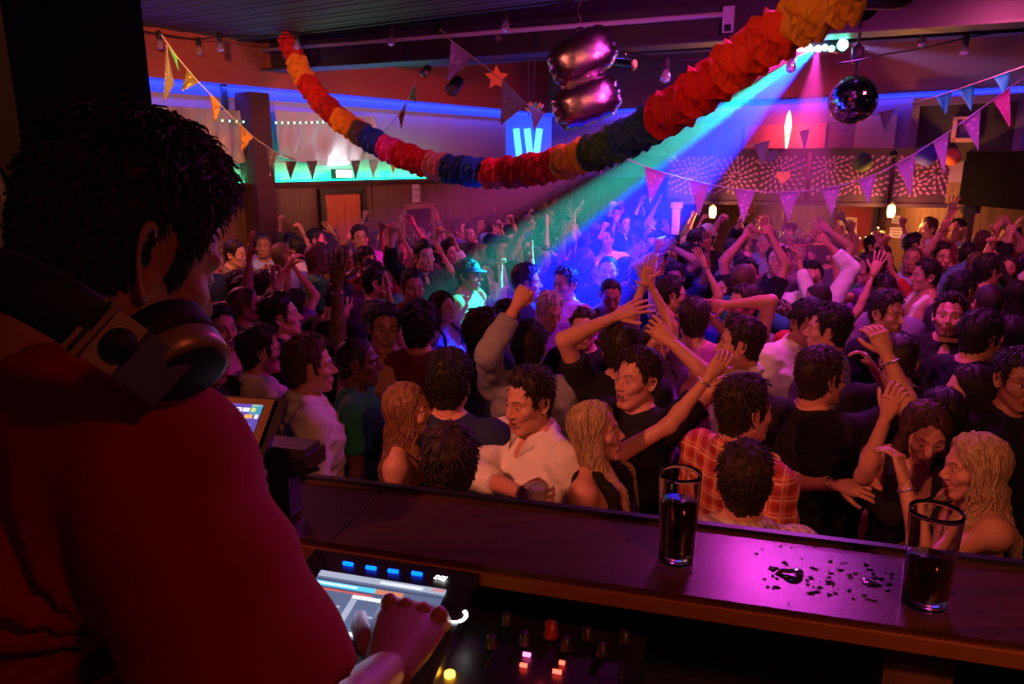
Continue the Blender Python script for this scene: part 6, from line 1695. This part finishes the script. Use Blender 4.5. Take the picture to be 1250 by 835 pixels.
# ---- first rows, one by one
person(550, 572, 12, 'person in a dark top seen from behind, close to the rail', 'hi', hc='d', st='thick', col='charcoal', sc=.97)
person(500, 502, 100, 'person in a strapped dark dress facing sideways by the rail', 'hi', fem=1, hc='a', st='wavy', top='cami', col='black', sc=.94, head=(6, 2, 0), hx=dict(front=.25))
r3, h3, _ = person(650, 489, 232, 'smiling person in an open-collared cream shirt holding a cup', 'hi', sc=.985, hc='d', st='quiff', top='shirt', col='cream', face=SM, sleeve=1.5, head=(0, -6, 0),
       ra=dict(px=(632, 600, -.22), hpx=(-1, -.4, .2), hand='grip', npx=(-.2, -.1, 1)), la=dict(w=(-.24, .08, .9)))
person(735, 528, 116, 'person in a black tank top singing with one arm flung up', 'hi', fem=1, sc=.94, hc='y', st='long', top='tank', col='black', face=dict(open=1.0, smile=.2), head=(10, 10, 0), hx=dict(front=.35),
       la=dict(px=(868, 458, .05), hpx=(.5, -.9, .2), hand='relax', band='beads', npx=(.3, .2, 1)), ra=dict(w=(.2, .06, .88)))
person(776, 465, 236, 'laughing person in a black T-shirt raising a bare arm', 'hi', sc=.985, hc='d', st='quiff', col='black', face=LA, head=(0, 4, 0), la=dict(px=(822, 420, -.05), hpx=(1, -.8, .3), hand='relax', npx=(0, 0, 1)))
person(907, 503, 62, 'person in a red plaid shirt looking away to the bar', 'hi', sc=1.0, hc='d', st='short', top='shirt', col='plaid_red', sleeve=.7, head=(-8, 0, 0))
person(908, 590, 12, 'person in a fine checked shirt with the back to the rail', 'hi', sc=.955, hc='d', st='short', top='shirt', col='plaid_tan', sleeve=.7)
person(1192, 570, 278, 'person in a strappy top with a chain bracelet on a lifted wrist', 'hi', fem=1, sc=.945, hc='y', st='wavy', top='cami', col='black', face=dict(open=.3, smile=1.0), head=(0, -3, 0), hx=dict(front=.5),
       la=dict(px=(1104, 590, -.1), hpx=(-.2, -1, .3), hand='soft', band='silver', npx=(.6, .2, .7)), ra=dict(w=(.16, .25, 1.15)))
person(1122, 515, 200, 'person in a black top with one hand lifted to the hair', 'hi', fem=1, sc=.95, hc='b', st='long', top='tank', col='black', head=(10, -22, 0), hx=dict(front=.9),
       ra=dict(px=(1080, 512, -.22), hpx=(-.5, -1, .2), hand='relax', npx=(-.6, .1, .6)), la=dict(w=(-.2, .1, .9)))
add_glasses(person(1000, 463, 62, 'person in a black T-shirt and glasses lifting a braceleted wrist', 'hi', sc=1.0, hc='d', st='short', col='black', head=(-10, 0, 0), ra=dict(px=(1084, 436, -.05), hpx=(.6, -1, .1), hand='soft', band='beads', npx=(-.3, .8, .6)), la=dict(px=(1020, 592, -.10), hpx=(-.3, -1, .2), hand='relax', band='silver', npx=(-.2, .5, .8))))
person(378, 449, 72, 'person in a pale crumpled dress shirt beside the tablet', 'hi', sc=1.0, hc='b', st='thick', top='shirt', col='cream', sleeve=1.85, tx=dict(wrinkle=.006))
person(317, 430, 48, 'person in a pale collared shirt seen from behind the tablet', 'hi', sc=.985, hc='d', st='short', top='shirt', col='cream', sleeve=.7, head=(-10, 0, 0))
person(437, 444, 82, 'person in a bright green T-shirt lifting a bent arm', 'hi', sc=.97, sk='d', hc='k', st='buzz', col='green', la=dict(px=(412, 352, .05), hpx=(-1, -.7, .2), hand='open', band='beads', npx=(0, 0, 1)))
person(465, 402, 170, 'laughing person in an open olive vest facing the booth', 'hi', hc='k', st='short', sk='m', top='tank', col='olive', face=LA, head=(8, 0, -6))
person(348, 388, 74, 'person in a dark T-shirt looking up sideways behind the pale collared shirt', 'hi', hc='k', st='thick', col='charcoal', head=(0, 8, 0))
person(268, 402, 128, 'smiling person in an orange-brown vest near the left edge of the crowd', 'hi', hc='k', st='short', sk='m', top='tank', col='tan', face=SM)
person(550, 470, 14, 'person in a navy T-shirt with the back turned behind the long red hair', 'hi', hc='k', st='thick', col='navy')
person(645, 426, 6, 'person in a pale long-sleeved shirt punching the left fist up', 'hi', hc='k', st='short', top='shirt', col='grey', sleeve=1.8, la=dict(px=(629, 376, -.16), hpx=(-.5, -.5, .7), hand='fist', npx=(0, 0, 1)), head=(-6, 0, 0))
person(757, 428, 2, 'person in a dark T-shirt with a forearm bent over the head', 'hi', hc='d', st='thick', col='black', la=dict(px=(748, 388, -.10), hpx=(-1, -.2, .2), hand='open', npx=(0, .6, .8)))
person(592, 411, 68, 'person in a navy long-sleeved shirt looking right behind the raised fist', 'hi', hc='d', st='thick', col='navy', top='shirt', sleeve=1.8)
person(513, 402, 10, 'person in a maroon T-shirt with the back to the booth', 'hi', hc='k', st='curly', col='maroon')
person(1082, 384, 152, 'person in a black open shirt staring to the right', 'hi', hc='d', st='quiff', top='shirt', col='black', sleeve=.75, face=TK)
person(1158, 389, 212, 'person in a black V-neck with the chin lifted', 'hi', hc='d', st='quiff', col='black', tx=dict(vee=.09), face=dict(beard=.5, smile=.4), head=(0, 10, 0))
person(1193, 413, 78, 'person in a black T-shirt seen in profile at the right of the crowd', 'hi', hc='k', st='thick', col='black', head=(0, -8, 0))
person(1244, 466, 188, 'person in a black T-shirt cut by the right edge of the picture', 'hi', hc='k', st='short', sk='t', col='black', face=dict(smile=.3))
person(980, 392, 168, 'smiling person in a cream polo shirt looking down', 'hi', hc='k', st='short', sk='t', top='shirt', col='cream', sleeve=.7, face=SM, head=(4, -14, 0))
person(1010, 404, 292, 'person in a grey T-shirt in profile next to the cream polo shirt', 'hi', hc='k', st='thick', col='grey')
person(904, 421, 288, 'person in a white collared shirt in profile before the blue-lit centre', 'hi', hc='d', st='quiff', top='shirt', col='white', sleeve=1.5)
person(846, 393, 2, 'person in a pale pink shirt with the back of the head to the booth', 'hi', hc='d', st='short', col='pink')
person(1182, 478, 285, 'person in a purple top with the face turned left at the right', 'mid', fem=1, sc=.95, hc='k', st='bob', col='purple', ra=dict(px=(1068, 452, .1), hpx=(0, -1, 0), hand='relax'))
person(1150, 508, 15, 'person in a black top with dark hair down behind the lifted wrist', 'mid', fem=1, sc=.95, hc='k', st='long', col='charcoal')
person(1098, 442, 20, 'person in a black T-shirt bending the head down behind the lifted arm', 'mid', hc='d', st='short', col='black', sc=.97, head=(0, -15, 0))
person(250, 440, 100, 'person in a dark top at the far left beside the headphones', 'mid', hc='k', st='short', col='black', sk='t')
# ---- middle rows
add_glasses(person(990, 340, 196, 'bespectacled person in a white shirt raising a pale sleeve', 'mid', hc='k', st='short', top='shirt', col='white', sleeve=1.7, face=dict(beard=.4, open=.4), la=dict(px=(1012, 300, -.05), hpx=(1, -.4, 0), hand='open')))
person(916, 338, 196, 'person in a black T-shirt yelling with both arms up', 'mid', hc='k', st='short', sk='m', col='black', face=dict(open=1, beard=.5), head=(0, 16, 8), la=dict(px=(942, 290, 0), hpx=(1, -.6, 0), hand='open', npx=(0, 0, -1)), ra=dict(px=(908, 290, .1), hand='fist'))
person(886, 352, 240, 'person in a purple top left of the yelling person', 'mid', fem=1, hc='d', st='long', col='purple')
person(908, 374, 255, 'person in a black vest with a bent elbow held level', 'mid', hc='d', st='short', sk='m', top='tank', col='black', ra=dict(px=(868, 388, -.1), hpx=(0, -.5, 1), hand='relax'), la=dict(px=(890, 372, -.15), hpx=(1, -.6, .2), hand='open'))
add_glasses(person(819, 362, 88, 'person in a dark T-shirt with glasses in blue light', 'mid', hc='k', st='short', col='black', face=dict(beard=.4)))
person(800, 420, 170, 'person in a plum top clapping both hands overhead', 'mid', fem=1, sc=.95, hc='k', st='bob', col='purple', la=dict(px=(794, 345, -.1), hpx=(1, -.5, 0), hand='flat'), ra=dict(px=(786, 342, -.1), hpx=(-1, -.5, 0), hand='flat', band='silver'))
person(742, 332, 186, 'person in a navy T-shirt lit deep blue in the light shaft', 'mid', hc='k', st='buzz', col='navy')
person(744, 356, 178, 'person in a maroon vest below the blue-lit navy T-shirt', 'mid', hc='k', st='buzz', sk='m', top='tank', col='maroon', sc=.97, head=(0, -20, 0))
person(690, 348, 226, 'person in a pink T-shirt turned left in the middle of the floor', 'mid', hc='k', st='short', col='pink')
person(643, 346, 88, 'person in a dark shirt in profile under the teal shaft', 'mid', hc='k', st='thick', col='charcoal')
person(665, 376, 150, 'person in a lilac top with bent head behind the raised fist', 'mid', hc='g', st='short', col='purple', head=(0, -20, 0), sc=.97)
add_cap(person(572, 337, 112, 'person in a peaked cap and pale T-shirt left of the teal shaft', 'mid', hc='k', st='short', sk='m', col='tan', hx=dict(low=1)))
person(504, 352, 158, 'person in a red T-shirt facing the booth left of the peaked cap', 'mid', hc='k', st='short', sk='m', col='red', face=SM)
person(460, 346, 82, 'person in a black shirt in profile behind the laughing person in olive', 'mid', hc='k', st='short', sk='m', col='black')
person(420, 316, 86, 'person in a navy T-shirt near the orange door looking right', 'mid', hc='d', st='buzz', sk='t', col='navy')
person(446, 322, 130, 'person in a maroon T-shirt beside the orange door', 'mid', hc='k', st='thick', sk='m', col='maroon')
person(386, 294, 84, 'person in a pink top standing before the orange door', 'mid', hc='k', st='short', sk='m', col='pink')
person(290, 350, 150, 'person in a brown top with an arm up near the man\'s face', 'mid', hc='d', st='curly', sk='m', col='tan', fem=1, la=dict(px=(352, 322, .1), hand='relax', band='red'))
person(362, 372, 60, 'person in a purple top with two wrists crossed overhead', 'mid', fem=1, hc='k', st='long', col='purple', la=dict(px=(352, 325, 0), hpx=(-1, -.5, 0), hand='relax', band='red'), ra=dict(px=(362, 330, 0), hpx=(1, -.5, 0), hand='relax'))
person(320, 345, 0, 'person in a black top with dark curls behind the crossed wrists', 'mid', fem=1, hc='k', st='long', col='black')
person(408, 366, 30, 'person in a black T-shirt bowed behind the bent arm', 'mid', hc='k', st='short', col='black', head=(0, -18, 0))
person(540, 375, 120, 'person in a grey top with dark hair left of centre', 'mid', fem=1, hc='d', st='long', col='grey')
person(618, 392, 20, 'person in a blue T-shirt just left of the fist', 'mid', hc='k', st='short', col='blue', sc=.96)
person(1062, 330, 286, 'person in a violet shirt in profile before the red door', 'mid', hc='d', st='thick', sk='m', col='purple', la=dict(px=(1020, 328, -.15), hpx=(0, -1, 0), hand='fist'))
person(1130, 338, 278, 'person in a white vest in profile left under the dark post', 'mid', hc='k', st='short', sk='m', top='tank', col='white')
person(1175, 355, 75, 'person in a dark T-shirt below the person in pale blue', 'mid', hc='k', st='short', sk='m', col='charcoal')
person(1206, 332, 88, 'person in a red T-shirt lit red by the right wall', 'mid', hc='k', st='thick', col='red')
person(1205, 372, 8, 'person in a tan T-shirt with a close crop seen from behind', 'mid', hc='d', st='buzz', col='tan')
person(1240, 360, 20, 'person in a black top at the right edge in front of the wall', 'mid', fem=1, hc='k', st='long', col='black')
person(1232, 410, 300, 'person in a pale top with swinging dark hair at the right edge', 'mid', fem=1, sc=.95, hc='k', st='wavy', col='lightblue')
person(1132, 280, 262, 'person in a white shirt standing under the bar lamp', 'mid', hc='b', st='short', top='shirt', col='white', sleeve=1.8, sc=1.05)
person(1167, 282, 232, 'person in a pale blue shirt by the dark bar post', 'mid', hc='d', st='short', sk='m', top='shirt', col='lightblue', sleeve=1.8, sc=1.05)
person(1232, 290, 265, 'person in a lilac shirt against the dark right wall', 'mid', hc='k', st='short', sk='m', col='purple', sc=1.04)
add_beanie(person(862, 292, 226, 'person in a black long-sleeved shirt and grey beanie under the left bar lamp', 'mid', hc='k', st='short', top='shirt', col='black', sleeve=1.8, sc=1.04))
person(840, 314, 82, 'person in a black T-shirt in profile below the left bar lamp', 'mid', hc='k', st='short', col='black')
person(936, 296, 255, 'person in a grey-white T-shirt behind the two raised arms', 'mid', hc='k', st='short', sk='m', col='grey', sc=1.03)
person(1036, 298, 268, 'person in a white blouse before the red service door', 'mid', fem=1, hc='y', st='long', col='white', sc=1.0, sleeve=1.8)
person(1006, 312, 20, 'person in a dark top with a hand up left of the white blouse', 'mid', hc='k', st='short', col='navy', ra=dict(px=(1013, 282, 0), hand='open'))
add_glasses(person(955, 318, 190, 'person in dark glasses and black top right of the raised arm', 'mid', hc='k', st='short', sk='t', col='black'), True)
add_tinsel(person(976, 306, 195, 'person in a dark red top wearing a bright feathered tinsel headdress', 'mid', fem=1, hc='k', st='bob', col='maroon', sc=1.0))
person(803, 318, 200, 'person in a dark blue T-shirt holding up a tablet screen', 'mid', hc='k', st='short', col='navy', la=dict(px=(823, 303, -.2), hpx=(1, -.6, 0), hand='grip'), ra=dict(px=(808, 303, -.2), hpx=(-1, -.6, 0), hand='grip'))

# ---- everyone further back: a few builds, each dancer its own copy
rngf = np.random.default_rng(21)
ARCH = []
cols = ['black', 'charcoal', 'navy', 'maroon', 'red', 'grey', 'white', 'purple', 'blue', 'pink', 'cream', 'teal', 'olive', 'mustard', 'black', 'lightblue', 'tan', 'black', 'purple', 'red', 'white', 'navy', 'charcoal', 'green']
poses = ['down', 'one', 'down', 'two', 'one', 'down', 'front', 'one', 'two', 'down', 'one', 'front', 'down', 'two', 'one', 'down', 'one', 'two', 'down', 'one', 'front', 'two', 'one', 'down']
for i, (c, p) in enumerate(zip(cols, poses)):
    fem = int(i % 3 == 1); up = lambda sd: dict(w=(sd * rngf.uniform(.12, .38), rngf.uniform(.0, .3), rngf.uniform(1.78, 1.97)), hand=['relax', 'open', 'fist', 'flat'][rngf.integers(4)])
    S = dict(lod='lo', fem=fem, eyes=True, skin=MAT[['skin_fair', 'skin_mid', 'skin_fair', 'skin_tan', 'skin_mid', 'skin_deep'][i % 6]], hairmat=MAT[['hair_black', 'hair_dark', 'hair_dark', 'hair_brown', 'hair_black', 'hair_dark', 'hair_black', 'hair_blonde' if fem else 'hair_brown'][i % 8]],
             hair=dict(STY['long' if fem else ['short', 'thick', 'quiff', 'buzz'][i % 4]]), top=dict(kind='tank' if fem and i % 2 else ('shirt' if i % 4 == 2 else 'tee'), mat=MAT['cloth_' + c], sleeve=1.6 if i % 4 == 2 else .65),
             head=(rngf.uniform(-30, 30), rngf.uniform(-8, 12), rngf.uniform(-8, 8)), face=dict(open=float(rngf.choice([0, 0, .6])), smile=float(rngf.choice([0, .8]))))
    S['top']['name'] = 'tank_top' if S['top']['kind'] == 'tank' else 'shirt'
    if p == 'one': S['la' if i % 2 else 'ra'] = up(-1 if i % 2 else 1)
    if p == 'two': S['la'] = up(-1); S['ra'] = up(1)
    if p == 'front': S['la'] = dict(w=(-.14, .34, 1.32), hand='relax'); S['ra'] = dict(w=(.14, .30, 1.40), hand='relax')
    r, _, _ = make_person(S, rngf)
    ARCH.append((r, c, p, fem, S['top']['kind'] == 'tank'))
def copy_tree(o, parent=None):
    c = o.copy(); COL.objects.link(c)
    if parent is not None: c.parent = parent
    for ch in o.children: copy_tree(ch, c)
    return c
pts = []
tries = 0
while tries < 9000 and len(pts) < 175:
    tries += 1
    Y = 3.2 + (12.9 - 3.2) * rngf.random() ** .8; X = rngf.uniform(-.78, .80) * Y
    p = np.array([X, Y])
    if not inside(np.array([X, Y, 0]), .45): continue
    if X > 2.2 and (np.array([X, Y]) - np.array([cL[0], cL[1]])) @ nF[:2] < .55: continue
    dmin = .44 if Y > 6 else .48
    if any((X - a) ** 2 + (Y - b) ** 2 < dmin ** 2 for a, b in OCC): continue
    if Y < 4.6 and X < -1.6: continue
    OCC.append((X, Y)); pts.append((X, Y))
word = {'down': 'arms down', 'one': 'one arm raised', 'two': 'both arms raised', 'front': 'hands held forward'}
cw = {'navy': 'navy', 'lightblue': 'pale blue', 'cream': 'cream', 'tan': 'tan', 'charcoal': 'charcoal'}
usedA = set(); FILL = {}
pts.sort(key=lambda q: q[1])
for n, (X, Y) in enumerate(pts):
    k = int(rngf.integers(len(ARCH))) if n >= len(ARCH) else n
    proto, c, p, fem, tank = ARCH[k]
    o = proto if k not in usedA else copy_tree(proto)
    usedA.add(k)
    sc = rngf.uniform(.94, 1.05) if not fem else rngf.uniform(.90, .97)
    o.location = (X, Y, 0); o.scale = (sc, sc, sc)
    base = math.degrees(math.atan2(X, Y))
    fdeg = rngf.choice([180, 180, 150, 215, 90, 270, 20, 60]) + rngf.uniform(-25, 25) + base
    o.rotation_euler = (0, 0, math.radians(-fdeg))
    ang = X / Y
    zone = 'by left panelling' if ang < -.28 else ('left of teal shaft' if ang < -.08 else ('in blue-lit middle' if ang < .16 else ('before the bar' if ang < .42 else 'by right wall')))
    row = 'far dancer' if Y > 8.2 else ('mid-floor dancer' if Y > 5.6 else 'nearer dancer')
    turn = (fdeg % 360); face_ = 'facing booth' if 130 < turn < 230 else ('facing right' if 45 < turn <= 130 else ('facing left' if 230 <= turn < 315 else 'back turned'))
    lab = '%s, %s %s, %s, %s, %s' % (row, cw.get(c, c), 'vest' if tank else 'top', word[p], face_, zone)
    tag(o, lab, 'person', 'dancers filling the floor'); FILL.setdefault(lab, []).append((ang, o))
for lab, lst in FILL.items():
    if len(lst) > 1:
        lst.sort(key=lambda q: q[0]); nm = {2: ['left one', 'right one'], 3: ['leftmost', 'middle one', 'rightmost']}.get(len(lst))
        if nm is None: nm = ['leftmost'] + ['%s from left' % w for w in ('second', 'third', 'fourth', 'fifth', 'sixth', 'seventh', 'eighth')][:len(lst) - 2] + ['rightmost']
        for (a, o), w in zip(lst, nm): o['label'] = lab + ', ' + w
for k, (r, *_) in enumerate(ARCH):
    if k not in usedA:
        for ch in list(r.children_recursive): bpy.data.objects.remove(ch)
        bpy.data.objects.remove(r)
# ---- things people hold or wear
W3 = np.array([r3.matrix_basis @ Vector(h3[1][0] + h3[1][1] * .085)]).ravel()
cp = empty('plastic_cup', tuple(W3 + np.array([.01, -.035, -.06]))); mat('cup_clear', (.85, .72, .55), .2, trans=.35, ior=1.1); mat('cup_drink', (.85, .42, .06), .3); mat('ice_tissue', (.55, .50, .62), .6)
mb = MB(); mb.lathe([(.001, 0), (.031, 0), (.033, .01), (.043, .118), (.0445, .12), (.042, .119), (.031, .012), (.001, .011)], 22); mb.obj('cup', MAT['cup_clear'], cp)
mb = MB(); mb.lathe([(.001, .012), (.030, .013), (.0385, .092), (.001, .092)], 20); mb.obj('drink', MAT['cup_drink'], cp)
for i in range(5): mb = MB(); mb.box((.016 * math.cos(i * 1.3), .016 * math.sin(i * 1.3), .104 + .006 * (i % 2)), (.022, .02, .02), np.array(Euler((i, i * 2, i * 3)).to_matrix())); mb.obj('ice_cube', MAT['ice_tissue'], cp, smooth=False)
tag(cp, 'clear plastic cup of orange drink with ice in a man\'s hand', 'cup')
tv = at(816, 296, solve(803, 318, 1.0) - .2); td = empty('raised_tablet', tuple(tv)); mb = MB(); mb.box((0, 0, 0), (.20, .012, .14)); mb.obj('case', MAT['black_satin'], td, smooth=False)
mb = MB(); mb.box((0, -.0075, -.055), (.10, .003, .014)); mb.obj('lit_strip', MAT['led_white'], td, smooth=False); tag(td, 'dark tablet held up in the crowd with a lit edge', 'tablet')
